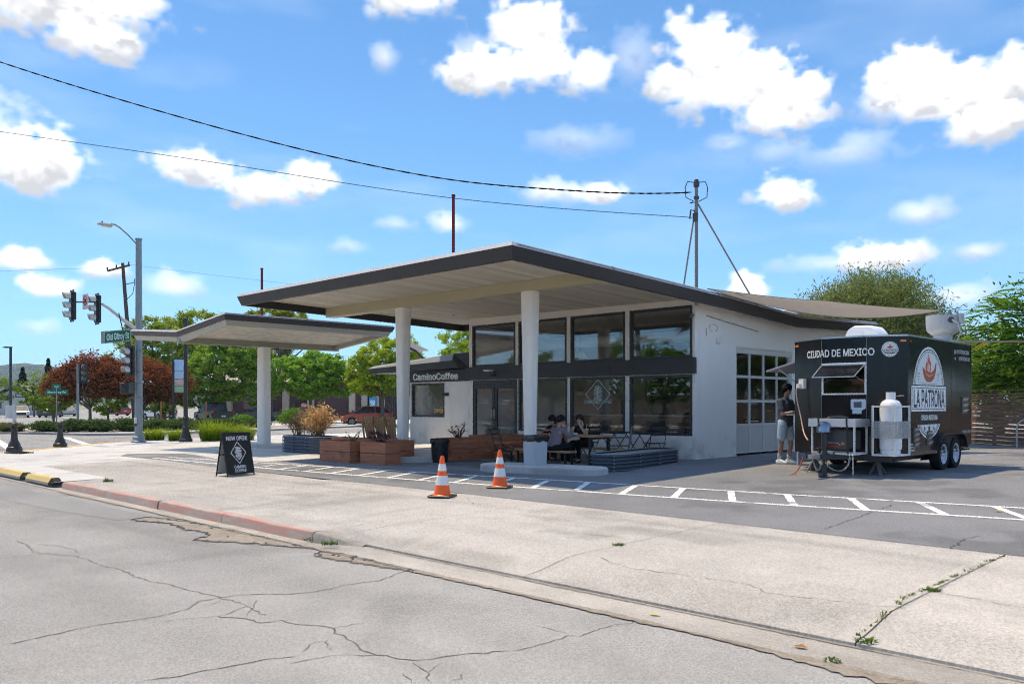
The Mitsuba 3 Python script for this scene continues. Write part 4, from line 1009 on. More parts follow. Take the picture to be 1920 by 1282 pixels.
# meter plate and power inlet on the nose
b = MB((.62, .66, .70)); FM.poly(b, Polygon([(.62, 1.16), (.80, 1.16), (.80, 1.22), (.88, 1.26), (.88, 1.42), (.86, 1.44), (.62, 1.44), (.60, 1.42), (.60, 1.26), (.64, 1.22)]), .002, .03, None); FM.box(b, .655, .81, 1.28, 1.39, .03, .032, (.08, .10, .13)); b.put('panel_plate', 'satin', tr)
b = MB((.75, .74, .70)); FL.box(b, .24, .40, 1.66, 1.86, .002, .07, None); FL.box(b, .22, .34, 1.68, 1.76, .07, .12, (.7, .69, .65)); b.put('power_inlet', 'satin', tr)
cp = [FL.p(.28, 1.68, .11), FL.p(.26, 1.58, .14), FL.p(.30, 1.35, .13), FL.p(.38, 1.1, .12), FL.p(.52, .85, .16), FL.p(.74, .72, .26), FL.p(.98, .64, .36)]
from scipy.interpolate import CubicSpline
sp = CubicSpline(np.arange(len(cp)), np.array(cp))(np.linspace(0, len(cp) - 1, 40))
MB((.62, .40, .33)).tube(sp, .013).put('power_cord', 'satin', tr, text='pinkish power cord hanging down the nose')
# air conditioner and exhaust fan on the roof
b = MB((.84, .84, .83)); V = []
prof = [(-.44, 0), (-.42, .14), (-.34, .28), (-.2, .335), (.1, .33), (.3, .30), (.42, .16), (.44, 0)]
for y, k in ((-.40, .86), (-.30, .97), (-.1, 1), (.2, 1), (.38, .95), (.48, .80)):
    for x, z in prof: V.append((3.98 + .78 * x * (.9 + .1 * k), .35 + .78 * y, Z1 + .02 + z * k))
n = len(prof); F = [(i * n + j, i * n + j + 1, (i + 1) * n + j + 1, (i + 1) * n + j) for i in range(5) for j in range(n - 1)] + [tuple(range(0, 4)), (0, 3, 4, 7), (4, 5, 6, 7)] + [(47, 46, 45, 44), (47, 44, 43, 40), (43, 42, 41, 40)]
b.add(V, F, ang=50); b.box(3.72, 4.24, -.02, .03, Z1 + .06, Z1 + .10, (.6, .6, .6)); b.put('air_conditioner', 'satin', tr, text='white air conditioner hump on the trailer roof')
b = MB((.40, .41, .42)); b.lathe([(.30, 0), (.30, .03), (.185, .04), (.185, .17), (.21, .20), (.29, .24), (.325, .30), (.335, .42), (.335, .60), (.32, .60), (.31, .5), (.0, .44)], at=(5.0, 1.85, Z1 + .0), k=36)
b.box(4.72, 5.28, 1.58, 2.12, Z1 + .02, Z1 + .045); ef = b.put('exhaust_fan', 'satin', tr, text='big grey round exhaust fan on the trailer roof')
b = MB((.05, .05, .05)).lathe([(.0, 0), (.06, 0), (.06, .02), (0, .02)], at=(0, 0, 0)); v = b.V[0]; nrm = np.array([.7, -.7, 0]); b.V[0] = np.outer(v[:, 0], [.7, .7, 0]) + np.outer(v[:, 1], [0, 0, 1]) + np.outer(v[:, 2], nrm) + np.array([5.235, 1.60, Z1 + .48]); b.tube([(5.26, 1.59, Z1 + .48), (5.36, 1.62, Z1 + .40), (5.40, 1.70, Z1 + .22), (5.32, 1.72, Z1 + .05)], .018, (.5, .5, .5)); b.put('fan_cable', 'satin', ef)
b = MB((.45, .45, .44)).box(5.335, 5.39, 1.75, 1.95, Z1 + .42, Z1 + .62); b.put('fan_box', 'satin', ef)
# fender and wheels
b = MB((.02, .02, .02))
pts = [(1.50, .42), (1.52, .62), (1.62, .72), (1.80, .77), (2.86, .75), (3.02, .69), (3.12, .56), (3.14, .44)]
for (ua, za), (ub, zb) in zip(pts[:-1], pts[1:]): b.quad(SD.p(ua, za, .0), SD.p(ub, zb, .0), SD.p(ub, zb, .10), SD.p(ua, za, .10)); b.quad(SD.p(ua, za, .10), SD.p(ub, zb, .10), SD.p(ub, zb - .035, .10), SD.p(ua + (.0), za - .035, .10))
b.put('fender', 'satin', tr)
b = MB((.01, .01, .01))
for d in (-.28,): b.quad(SD.p(1.45, .2, d), SD.p(3.2, .2, d), SD.p(3.2, .8, d), SD.p(1.45, .8, d))
b.box(5.0, 5.29, .5, 2.1, .72, .76); b.put('wheel_well', 'matte', tr)


def wheel(parent, x, y, z, r, w, axis_rot, rim=(.72, .76, .82), spokes=8, name='wheel', tyre=(.022, .022, .023), detail=True):
    """a wheel whose outer face looks along +x turned by axis_rot about z"""
    R = rotz(axis_rot)
    M = lambda b: b.place((x, y, z), R=R @ np.array([[0, 0, 1.], [1, 0, 0], [0, 1, 0]]))
    b = M(MB(tyre)); rr_ = r * .63
    b.lathe([(rr_, -w / 2), (r * .93, -w / 2), (r, -w * .34), (r, w * .34), (r * .93, w / 2), (rr_, w / 2), (rr_, -w / 2)], k=28 if detail else 18, ang=40)
    k = b.put(name, 'matte', parent)
    b = M(MB(rim)); b.lathe([(rr_, w * .47), (rr_ * .9, w * .47), (rr_ * .86, w * .2), (rr_ * .8, w * .12)], k=24 if detail else 14)
    for s in range(spokes):
        a = 2 * PI * s / spokes; c, s_ = math.cos(a), math.sin(a); hw = rr_ * (.20 if spokes > 6 else .16)
        b.add([(c * .12 * r - s_ * hw * .8, s_ * .12 * r + c * hw * .8, w * .28), (c * rr_ * .86 - s_ * hw, s_ * rr_ * .86 + c * hw, w * .2), (c * rr_ * .86 + s_ * hw, s_ * rr_ * .86 - c * hw, w * .2), (c * .12 * r + s_ * hw * .8, s_ * .12 * r - c * hw * .8, w * .28)], [(0, 1, 2, 3)])
    b.lathe([(0, w * .36), (rr_ * .22, w * .36), (rr_ * .26, w * .28), (rr_ * .34, w * .27)], k=14, c=tuple(q * .6 for q in rim)); b.lathe([(rr_ * .8, w * .1), (0, w * .1)], c=(.03, .03, .03), k=14)
    b.put('rim', 'satin', k)
    return k


wheel(tr, 5.21, .96, .325, .325, .2, 0, rim=(.62, .66, .74)); wheel(tr, 5.21, 1.70, .325, .325, .2, 0, rim=(.62, .66, .74))
wheel(tr, 3.08, .96, .325, .325, .2, PI, detail=False); wheel(tr, 3.08, 1.70, .325, .325, .2, PI, detail=False)
MB((.03, .03, .03)).tube([(3.1, .96, .325), (5.2, .96, .325)], .04).tube([(3.1, 1.7, .325), (5.2, 1.7, .325)], .04).put('axle', 'matte', tr)
# chassis, tongue, jacks
b = MB((.03, .03, .032)); b.bar((3.35, 2.6, .3), (3.35, -.8, .3), .06, .12).bar((4.95, 2.6, .3), (4.95, -.8, .3), .06, .12).bar((3.35, -.8, .33), (4.05, -2.25, .36), .07, .1).bar((4.95, -.8, .33), (4.2, -2.25, .36), .07, .1).bar((3.5, -1.42, .33), (5.15, -1.42, .33), .06, .12).bar((4.12, -2.15, .36), (4.12, -2.55, .37), .09, .08, (.35, .33, .3)); b.put('tongue_frame', 'satin', tr)
b = MB((.035, .036, .04)).tube([(4.17, -2.05, -.03), (4.17, -2.05, .75)], .045, k=12).box(4.08, 4.26, -2.14, -1.96, -.035, -.02).tube([(4.17, -2.05, .58), (4.17, -2.05, .80)], .06, k=12); b.put('tongue_jack', 'satin', tr)
b = MB((.30, .32, .36)).lathe([(.0, .14), (.06, .135), (.11, .10), (.135, .04), (.14, -.03), (.15, -.06), (.13, -.075), (0, -.075)], at=(4.16, -2.05, .88), k=24); b.put('jack_cap', 'chrome', tr, text='shiny dome over the tongue jack')
for (x, y) in ((4.74, -1.02), (3.55, -1.15)):
    b = MB((.16, .15, .15)).tube([(x, y, .10), (x, y, .30)], .025).box(x - .05, x + .05, y - .05, y + .05, .29, .31)
    for a in (45, 135, 225, 315):
        c, s = math.cos(math.radians(a)), math.sin(math.radians(a)); b.bar((x + .03 * c, y + .03 * s, .22), (x + .17 * c, y + .17 * s, -.02), .075, .018, up=(c, s, .6))
    b.put('axle_stand', 'satin', tr)
# generator rack with tread-plate lid, and its white frame
GX0, GX1, GY0, GY1 = 3.89, 4.70, -1.98, -1.42
b = MB((.72, .71, .69)); r = .032
for x in (GX0, GX1):
    for y in (GY0, GY1): b.box(x - r / 2, x + r / 2, y - r / 2, y + r / 2, .42, .96)
for y in (GY0, GY1): b.box(GX0, GX1, y - r / 2, y + r / 2, .40, .435)
for x in (GX0, GX1): b.box(x - r / 2, x + r / 2, GY0, GY1, .40, .435)
b.put('rack_frame', 'satin', tr)
b = MB((.7, .7, .7)).box(GX0 - .05, GX1 + .05, GY0 - .06, GY1 + .05, .92, 1.07); b.put('rack_lid', 'tread_plate', tr, text='tread-plate lid over the generator')
for x in (GX0 + .15, GX1 - .12): MB((.04, .035, .03)).bar((x, GY0 - .066, 1.075), (x + .03, GY0 - .066, .42), .03, .006, up=(0, 1, 0)).bar((x, GY0 - .066, 1.076), (x, GY1, 1.076), .03, .006).put('strap', 'matte', tr)
b = MB((.16, .11, .095)).place((.21, 0, 0)).tube([(3.85, -1.7, 1.085), (4.02, -1.66, 1.10), (4.15, -1.72, 1.105), (4.26, -1.7, 1.09)], [.02, .03, .028, .012]).put('rag', 'matte', text='brown rag lying on the tread-plate lid of the trailer rack', cat='rag')
gn = thing('generator', 'dark grey generator with a red grille strip in the trailer nose rack', 'generator')
b = MB((.075, .075, .078)).place((.21, 0, 0)).box(3.84, 4.30, -1.9, -1.5, .47, .87, bev=.03); b.put('housing', 'satin', gn)
b = MB((.04, .04, .04)).place((.21, 0, 0)).box(4.305, 4.44, -1.86, -1.55, .50, .86, bev=.02); b.put('side_panel', 'satin', gn)
b = MB((.30, .05, .035)).place((.21, 0, 0)).box(3.92, 4.2, -1.912, -1.902, .52, .58).put('grille_strip', 'satin', gn)
b = MB((.55, .54, .52)).place((.21, 0, 0)).bar((3.90, -1.91, .615), (4.15, -1.91, .615), .012).bar((4.15, -1.91, .615), (4.2, -1.91, .57), .012).box(4.21, 4.27, -1.912, -1.9, .58, .63, (.6, .25, .05)).put('trim', 'satin', gn)
b = MB((.03, .03, .03)).place((.21, 0, 0)).tube([(3.9, -1.7, .93), (4.25, -1.7, .93)], .012).tube([(3.9, -1.7, .86), (3.9, -1.7, .93)], .01).tube([(4.25, -1.7, .86), (4.25, -1.7, .93)], .01).put('handle', 'satin', gn)
# safety chains
def chain(pts, parent, w=.018):
    sp = CubicSpline(np.arange(len(pts)), np.array(pts)); L = np.linspace(0, len(pts) - 1, 300); Q = sp(L); s = np.r_[0, np.cumsum(np.linalg.norm(np.diff(Q, axis=0), axis=1))]
    b = MB((.55, .54, .52)); step = .042
    for i, d in enumerate(np.arange(0, s[-1], step)):
        c = np.array([np.interp(d, s, Q[:, k]) for k in range(3)]); t = np.array([np.interp(min(d + .02, s[-1]), s, Q[:, k]) - np.interp(max(d - .02, 0), s, Q[:, k]) for k in range(3)]); t /= np.linalg.norm(t)
        u = np.cross(t, [0, 0, 1.]); u = u / (np.linalg.norm(u) + 1e-9) if np.linalg.norm(u) > .1 else np.array([1., 0, 0]); v = np.cross(t, u); side = u if i % 2 else v
        b.tube([c + t * .028 * math.cos(a) + side * .014 * math.sin(a) for a in np.arange(8) * PI / 4], .0055, k=5, closed=True)
    b.put('safety_chain', 'steel', parent)
chain([(3.95, -2.02, .40), (3.97, -2.08, .22), (4.06, -2.1, .10), (4.12, -2.1, .28)], tr)
chain([(4.22, -2.1, .25), (4.36, -2.1, .12), (4.56, -2.08, .14), (4.64, -2.04, .40)], tr)
chain([(4.68, -2.0, .38), (4.69, -2.01, .2), (4.695, -2.02, .02)], tr)
b = MB((.03, .03, .03)).tube([(4.0, -1.98, .46), (4.05, -2.05, .55), (4.12, -2.06, .47), (4.05, -2.07, .43), (3.98, -2.05, .50), (4.1, -2.08, .52), (4.2, -2.05, .42), (4.3, -2.03, .38), (4.35, -2.03, .45)], .011).put('wiring', 'satin', tr)
b = MB((.55, .10, .04)).tube([(3.70, -1.95, .33), (3.66, -2.0, .15), (3.58, -2.05, .0), (3.50, -2.1, -.02)], .012).put('orange_cord', 'satin', tr)
b = MB((.55, .57, .6)).bar((3.12, -.98, .36), (3.12, -.98, .08), .10, .03).put('corner_leg', 'satin', tr)
# gas bottle in a white cage
TX, TY = 5.14, -1.40
b = MB((.72, .71, .69))
ca = [(4.90, -1.24), (4.90, -1.63), (5.30, -1.63), (5.34, -1.04)]
for z in (.40, 1.30):
    for p, q in zip(ca, ca[1:] + ca[:1]): b.bar((*p, z), (*q, z), r)
for p in ca: b.bar((*p, .39), (*p, 1.32), r)
b.put('gas_cage', 'satin', tr)
MB((.6, .6, .58)).prism(ca, .385, .40).put('cage_floor', 'satin', tr)
b = MB((.42, .42, .42))
for (p, q) in (((4.895, -1.65), (5.32, -1.65)), ((5.322, -1.65), (5.358, -1.05))):
    p, q = np.array(p), np.array(q); L = np.linalg.norm(q - p); t = (q - p) / L; n = int((L + .3) / .034)
    for sgn in (1, -1):
        for k in range(n + 1):
            u0 = -.3 + k * .034 if sgn > 0 else k * .034; P0, P1 = np.array([u0, .72]), np.array([u0 + sgn * .3, 1.02])
            seg = LineString([P0, P1]).intersection(sbox(0, .7, L, 1.05))
            if seg.is_empty or seg.geom_type != 'LineString': continue
            (a0, z0_), (a1, z1_) = seg.coords; b.bar((*(p + t * a0), z0_), (*(p + t * a1), z1_), .008, .004, up=(t[1], -t[0], 0))
    b.bar((*p, .72), (*q, .72), .012).bar((*p, 1.02), (*q, 1.02), .012)
b.put('cage_mesh', 'satin', tr, kind='stuff')
gb = thing('gas_bottle', 'tall white gas bottle in the white cage on the trailer nose', 'gas bottle')
b = MB((.80, .80, .79)).lathe([(0, .0), (.165, .0), (.17, .05), (.16, .08), (.19, .11), (.192, .14), (.192, .86), (.18, .94), (.14, 1.0), (.07, 1.03), (.0, 1.03)], at=(TX, TY, .405), k=32); b.put('tank', 'satin', gb)
b = MB((.78, .78, .77)).lathe([(.085, 1.02), (.085, 1.16), (.078, 1.16), (.078, 1.02)], at=(TX, TY, .405), k=20).put('collar', 'satin', gb)
b = MB((.35, .33, .30)).tube([(TX, TY, 1.40), (TX, TY, 1.52)], .022).tube([(TX, TY, 1.49), (TX + .22, TY + .05, 1.50)], .01).put('valve', 'steel', gb)
MB((.35, .36, .38)).tube([(TX + .193 * math.cos(t), TY + .193 * math.sin(t), .98) for t in np.linspace(0, 2 * PI, 24)], .004, k=4).put('band', 'satin', gb)
# serving awning and shelf on the hidden side
b = MB((.50, .49, .47)); q = [(2.98, -.55, 2.28), (2.98, 1.6, 2.28), (2.18, 1.6, 2.06), (2.18, -.55, 2.06)]; b.quad(*q); b.quad(*[(x, y, z - .02) for x, y, z in q[::-1]])
for p, k in zip(q, q[1:] + q[:1]): b.bar(p, k, .035)
b.bar((2.97, -.5, 1.7), (2.4, -.5, 2.12), .02); b.put('serving_flap', 'satin', tr, text='raised pale serving flap on the far side of the trailer')
MB((.5, .5, .5)).box(2.55, 2.97, -.4, 1.5, 1.10, 1.13).put('serving_shelf', 'steel', tr)
MB((.45, .44, .42)).box(2.85, 2.97, -.2, .2, 2.32, 2.40, bev=.02).box(2.70, 2.97, -.1, .0, 2.40, 2.43).put('side_lamp', 'satin', tr)

# ================================================================ things in front of the shop
def board_box(key, x0, x1, y0, y1, z0, z1, n=2, t=.035, a=0, at=None, bs='stained_wood', soil=.05):
    """a planter of horizontal boards: every board a part"""
    o = np.array(at if at else (0, 0, 0), float); h = (z1 - z0) / n
    for i in range(n):
        za, zb = z0 + i * h + (.007 if i else 0), z0 + (i + 1) * h - (.0 if i == n - 1 else .004)
        for (xa, xb, ya, yb) in ((x0, x1, y0, y0 + t), (x0, x1, y1 - t, y1), (x0 + .003, x0 + t, y0 + t, y1 - t), (x1 - t, x1 - .003, y0 + t, y1 - t)):
            MB((.2, .07, .04)).place(o, a).box(xa, xb, ya, yb, za, zb, bev=.004).put('board', bs, key)
    for x in (x0 + .02, x1 - .02):
        for y in (y0 + .02, y1 - .02): MB((.1, .04, .02)).place(o, a).box(x - .03, x + .03, y - .03, y + .03, z0 + .01, z1 - .01).put('corner_post', bs, key) if False else None
    MB((.07, .05, .04)).place(o, a).quad((x0 + t, y0 + t, z1 - soil), (x1 - t, y0 + t, z1 - soil), (x1 - t, y1 - t, z1 - soil), (x0 + t, y1 - t, z1 - soil)).put('soil', 'dirt', key)


p1 = thing('wooden_planter', 'red-brown board planter standing right beside the corrugated planter with the golden bush', 'planter'); board_box(p1, -7.40, -6.06, -5.77, -5.0, -.10, .43)
p2 = thing('wooden_planter', 'red-brown board planter with purple plants, right in front of three slatted chairs', 'planter'); board_box(p2, -5.84, -4.82, -5.62, -5.17, -.10, .44)
p3 = thing('wooden_planter', 'long red-brown planter standing behind the two front board planters', 'planter'); board_box(p3, -8.2, -5.2, -4.9, -4.45, -.08, .46)
p4 = thing('wooden_planter', 'brown planter next to the black barrel, its long side to the right', 'planter'); board_box(p4, -.5, 0, -.48, .52, -.06, .50, at=(-4.52, -3.45, 0), a=-.06)
p5 = thing('wooden_planter', 'brown planter in front of the glass doors behind the small picnic table', 'planter'); board_box(p5, -.5, 0, -.75, .7, -.05, .55, at=(-4.36, -2.2, 0), a=-.1)
p6 = thing('wooden_planter', 'small tall brown planter box behind the column near the doors', 'planter'); board_box(p6, -.25, .25, -.45, .45, -.03, .60, at=(-3.9, -.95, 0), a=-.1)
for o, (x, y, z) in ((p1, (-6.0, -5.9, .18)), (p2, (-5.80, -5.625, .17))):
    MB((.8, .78, .72)).lathe([(0, 0), (.018, 0), (.018, .01), (0, .012)], k=10).put('label_dot', 'matte', o) if False else None


# ---- plants from leaf faces
def leaf_faces(rng, centers, n, size, spread, up=.4, droop=0, shape=.45):
    """n leaves scattered round the centres: (vertices, triangles); every leaf a folded rhombus of two triangles"""
    c = centers[rng.randint(0, len(centers), n)] + rng.normal(0, 1, (n, 3)) * spread
    d = rng.normal(0, 1, (n, 3)); d[:, 2] = d[:, 2] * .6 + droop; d /= np.linalg.norm(d, axis=1, keepdims=True)
    w = rng.normal(0, 1, (n, 3)); w[:, 2] += 0; nrm = np.cross(d, w); nrm[:, 2] += up * np.sign(nrm[:, 2]); 
    w = np.cross(nrm, d); w /= np.linalg.norm(w, axis=1, keepdims=True) + 1e-9
    s = size * rng.uniform(.6, 1.35, (n, 1))
    a, b = c - d * s * .5, c + d * s * .5; l, r = c + w * s * shape * .5, c - w * s * shape * .5
    V = np.stack([a, l, b, r], 1).reshape(-1, 3); i = np.arange(n) * 4
    F = np.concatenate([np.stack([i, i + 1, i + 2], 1), np.stack([i, i + 2, i + 3], 1)])
    return V, F, c


def put_leaves(name, parent, V, F, col, **k):
    key = numbered((parent + '__' if parent else '') + name)
    scene[key] = mikit.ply((V, F), 'leaf', smooth=False, color=col)
    if k.get('text') or k.get('kind'): label(key, k.get('text'), k.get('cat'), k.get('group'), k.get('kind'))
    return key


def blades(rng, at, n, h, spread, lean=.5, w=.012, zb=0):
    """grass-like blades of three segments"""
    V, F = [], []
    for k in range(n):
        a = rng.uniform(0, 2 * PI); r = spread * math.sqrt(rng.rand()); x, y = at[0] + r * math.cos(a), at[1] + r * math.sin(a)
        L = h * rng.uniform(.55, 1.1); b = rng.uniform(0, 2 * PI) if rng.rand() < .4 else a + rng.normal(0, .5); l = lean * rng.uniform(.3, 1.2)
        side = np.array([-math.sin(b), math.cos(b), 0]) * w / 2; P = []
        for t in (0, .4, .75, 1.0): P.append(np.array([x + math.cos(b) * l * L * t * t, y + math.sin(b) * l * L * t * t, at[2] + zb + L * (t - .35 * l * t * t)]))
        i = len(V); ww = (1, 1, .7, .05)
        for p, q in zip(P, ww): V += [p - side * q, p + side * q]
        F += [(i + 2 * j, i + 2 * j + 1, i + 2 * j + 3) for j in range(3)] + [(i + 2 * j, i + 2 * j + 3, i + 2 * j + 2) for j in range(3)]
    return np.array(V), np.array(F)


def shrub(name, text, at, w, d, h, base, tip, n, size, seed, cat='shrub', group=None, stems=5, stemc=(.10, .07, .05), shape=.5, lumpy=.5):
    k = thing(name, text, cat, group); rng = np.random.RandomState(seed); at = np.array(at, float)
    ce = []
    m = max(12, n // 40)
    while len(ce) < m:
        p = rng.uniform(-1, 1, 3); r = np.linalg.norm(p)
        if r < 1 and r > .35 and p[2] > -.85: ce.append(p * (1 - lumpy * .35 * rng.rand()))
    ce = np.array(ce) * [w / 2, d / 2, h / 2] + at + [0, 0, h / 2]
    V, F, c = leaf_faces(rng, ce, n, size, np.array([w, d, h]) * .075, shape=shape)
    V[:, 2] = np.maximum(V[:, 2], at[2] + .01)
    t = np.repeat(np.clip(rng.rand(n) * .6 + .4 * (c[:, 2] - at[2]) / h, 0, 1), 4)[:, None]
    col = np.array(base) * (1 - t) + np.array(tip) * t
    put_leaves('foliage', k, V, F, col)
    b = MB(stemc)
    for i in range(stems):
        e = ce[rng.randint(len(ce))]; s0 = at + [rng.normal(0, w * .05), rng.normal(0, d * .05), 0]
        b.tube([s0, (s0 + e) / 2 + rng.normal(0, .03, 3), e], [.02, .014, .006], k=5)
    b.put('stem', 'matte', k)
    return k


def corrugated(key, a, b_, w, z0, z1, waves, seed=0):
    P = LineString([a, b_]).buffer(w / 2 - .02, quad_segs=12); ring = P.exterior; n = 88; m = waves * 7
    base = np.array([ring.interpolate(i / n, normalized=True).coords[0] for i in range(n)]); c = np.array(P.centroid.coords[0])
    T = np.roll(base, -1, 0) - np.roll(base, 1, 0); N = np.column_stack([T[:, 1], -T[:, 0]]); N /= np.linalg.norm(N, axis=1, keepdims=True)
    if ((base - c) * N).sum() < 0: N = -N
    V = []
    for j in range(m + 1):
        o = .026 * math.sin(2 * PI * waves * j / m - PI / 2); z = z0 + (z1 - z0) * j / m
        q = base + N * o; V += [(x, y, z) for x, y in q]
    F = [(j * n + i, j * n + (i + 1) % n, (j + 1) * n + (i + 1) % n, (j + 1) * n + i) for j in range(m) for i in range(n)]
    mb = MB((.085, .10, .125)); mb.add(V, F, ang=75); mb.put('wall', 'satin', key)
    mb = MB((.30, .35, .40)); mb.tube([(x, y, z1) for x, y in base], .014, k=6, closed=True); mb.put('rim', 'satin', key)
    mb = MB((.06, .07, .085))
    for i in range(4, n, 11): q = base[i] + N[i] * .012; mb.bar((*q, z0 + .01), (*q, z1 - .01), .02, .022, up=(*N[i], 0))
    mb.put('seam', 'satin', key)
    mb = MB((.55, .57, .6))
    for i in range(4, n, 11):
        for j in range(waves): q = base[i] + N[i] * .022; z = z0 + (z1 - z0) * (j + .5) / waves; mb.box(q[0] - .008, q[0] + .008, q[1] - .008, q[1] + .008, z - .008, z + .008)
    mb.put('bolt', 'satin', key)
    v, f = trimesh.creation.triangulate_polygon(P.buffer(-.01), engine='earcut')
    MB().add(np.column_stack([v, np.full(len(v), z1 - .035)]), f).put('soil', 'dirt', key)


cpl = thing('corrugated_planter', 'oval corrugated metal planter of bare soil beside the picnic table', 'planter'); corrugated(cpl, (-.30, -.98), (.07, -3.38), .84, -.075, .30, 5)
cpr = thing('corrugated_planter', 'dark corrugated metal planter holding a golden dry bush', 'planter'); corrugated(cpr, (-11.25, -4.12), (-9.95, -4.05), .86, -.085, .40, 5)
def dry_bush(text, at, R, H, nst, n, size, base, tip, seed):
    """stems fanning out of the soil, crisp dead leaves along their upper part"""
    k = thing('dry_bush', text, 'shrub'); rng = np.random.RandomState(seed); at = np.array(at, float); b = MB((.24, .16, .09)); ce = []
    for i in range(nst):
        a = rng.uniform(0, 2 * PI); r = R * rng.uniform(.1, 1) ** .7; e = at + [r * math.cos(a), r * math.sin(a) * .6, H * (1 - .45 * (r / R) ** 2) * rng.uniform(.75, 1.05)]; s0 = at + [rng.normal(0, R * .16), rng.normal(0, R * .08), 0]
        m = (s0 + e) / 2 + [rng.normal(0, .04), rng.normal(0, .04), .06]; b.tube([s0, m, e], [.011, .008, .003], k=4)
        for t in np.linspace(.35, 1, 9): ce.append((1 - t) ** 2 * s0 + 2 * t * (1 - t) * m + t * t * e)
    V, F, c = leaf_faces(rng, np.array(ce), n, size, .045, shape=.7); t = np.repeat(np.clip(rng.rand(n) * .8 + .3 * (c[:, 2] - at[2]) / H - .1, 0, 1), 4)[:, None]
    put_leaves('foliage', k, V, F, np.array(base) * (1 - t) + np.array(tip) * t); b.put('stem', 'matte', k)
dry_bush('golden dry bush in the corrugated planter under the corner canopy', (-10.12, -4.1, .36), .98, 1.0, 50, 4800, .062, (.55, .34, .13), (.95, .72, .42), 11)
dry_bush('thin brown dry bush at the left end of the golden bush', (-11.2, -4.1, .36), .55, .8, 20, 1000, .055, (.24, .13, .06), (.58, .35, .17), 12)
shrub('purple_plant', 'purple leafed plants in the planter before the slatted chairs', (-5.33, -5.4, .38), .95, .36, .34, (.05, .02, .035), (.16, .08, .11), 700, .045, 13, cat='plant')
shrub('withered_plant', 'thin withered stalks in the brown planter beside the barrel', (-4.75, -3.4, .46), .4, .7, .42, (.03, .028, .025), (.10, .09, .07), 130, .06, 14, cat='plant', stems=12, stemc=(.05, .04, .03))
shrub('withered_plant', 'pale dry plant before the left glass door', (-4.62, -2.3, .5), .35, .7, .45, (.10, .09, .06), (.34, .28, .17), 260, .05, 15, cat='plant', stems=8)
shrub('dry_stalks', 'a few dry stalks in the left board planter', (-6.6, -5.3, .38), .9, .4, .34, (.2, .12, .06), (.4, .24, .12), 60, .05, 16, cat='plant', stems=9, stemc=(.22, .12, .06))

# ---- traffic cones
def cone(x, y, text):
    z = zg(x, y) + .005; k = thing('traffic_cone', text, 'traffic cone')
    MB((.055, .045, .04)).place((x, y, z), .5).box(-.19, .19, -.19, .19, 0, .035, bev=.01).put('base', 'satin', k)
    H = .66; R = lambda t: .135 - .105 * t
    b = MB((.93, .125, .01)).place((x, y, z)); pr_ = [(R(0) + .02, .035), (R(0), .05)] + [(R(t), .035 + (H - .035) * t) for t in (.1, .26, .5, .62, .8, .97)] + [(.02, H + .003), (.012, H - .05)]
    b.lathe(pr_, k=28).put('body', 'satin', k)
    b = MB((.74, .74, .74)).place((x, y, z))
    for a, e in ((.26, .50), (.62, .80)): b.lathe([(R(a) + .001, .035 + (H - .035) * a), (R(a) + .003, .035 + (H - .035) * (a + .005)), (R(e) + .003, .035 + (H - .035) * (e - .005)), (R(e) + .001, .035 + (H - .035) * e)], k=28)
    b.put('reflective_collar', 'satin', k)


cone(.83, -8.66, 'orange cone with white bands standing at the edge of the pale apron')
cone(.62, -7.16, 'orange cone with white bands on the asphalt before the concrete island')
# ---- pavement sign
sg = thing('pavement_sign', 'black folding pavement sign reading NOW OPEN on the apron', 'sign')
A, B = np.array([-5.26, -9.30]), np.array([-5.38, -8.64]); zA = -.165; up = np.array([-.20, -.03, .90])
SF = Face(A, B)
def on_sign(u, v, d=0):   # u along the foot, v up the board (0..1)
    q = np.array([*(SF.a + SF.t * u), zA]) + up * v; n = np.cross([*SF.t, 0], up); n /= np.linalg.norm(n); return q + n * d
W = SF.L
b = MB((.03, .032, .033)); b.add([on_sign(0, .06, 0), on_sign(W, .06, 0), on_sign(W, 1, 0), on_sign(0, 1, 0), on_sign(0, .06, -.012), on_sign(W, .06, -.012), on_sign(W, 1, -.012), on_sign(0, 1, -.012)], [(0, 1, 2, 3), (7, 6, 5, 4), (1, 5, 6, 2), (3, 2, 6, 7), (0, 3, 7, 4)]); b.put('front_panel', 'matte', sg)
b = MB((.02, .02, .02))
for u in (0, W): b.bar(on_sign(u, -.005, -.01), on_sign(u, 1.01, -.01), .022)
for v in (.06, 1.0): b.bar(on_sign(0, v, -.01), on_sign(W, v, -.01), .022)
bk = lambda u, v: on_sign(u, 1, -.01) * v + (1 - v) * (np.array([*(A + SF.t * u), zA]) + [-.40, -.06, 0])
for u in (0, W): b.bar(bk(u, -.005), bk(u, 1), .022)
for v in (.06, .5): b.bar(bk(0, v), bk(W, v), .018)
b.put('frame', 'satin', sg)
b = MB((.55, .55, .54)); b.quad(bk(.02, .06), bk(W - .02, .06), bk(W - .02, .97), bk(.02, .97)); b.put('back_panel', 'matte', sg)
b = MB((.80, .80, .78)); Hs = np.linalg.norm(up)
def sign_text(t, h, v, w):
    m = meshkit.text_mesh(t, h, .002, True); q = np.array(m.vertices); q[:, 0] *= w / q[:, 0].max(); q[:, 0] += (W - w) / 2
    b.add([on_sign(x, v + y / Hs, .002 + e) for x, y, e in q], m.faces)
sign_text('NOW OPEN!', .085, .83, .54); sign_text('CAMINO', .06, .185, .30); sign_text('COFFEE', .06, .095, .30)
nrm_ = np.cross([*SF.t, 0], up); nrm_ /= np.linalg.norm(nrm_)
def tl(x, z, dirn=False):
    return nrm_ if dirn else on_sign(W / 2 + x, .54 + z / Hs, .002)
emblem(b, 0, 0, 0, .38, .46, None, .014, .002, tilt=tl)
b.put('lettering', 'matte', sg)
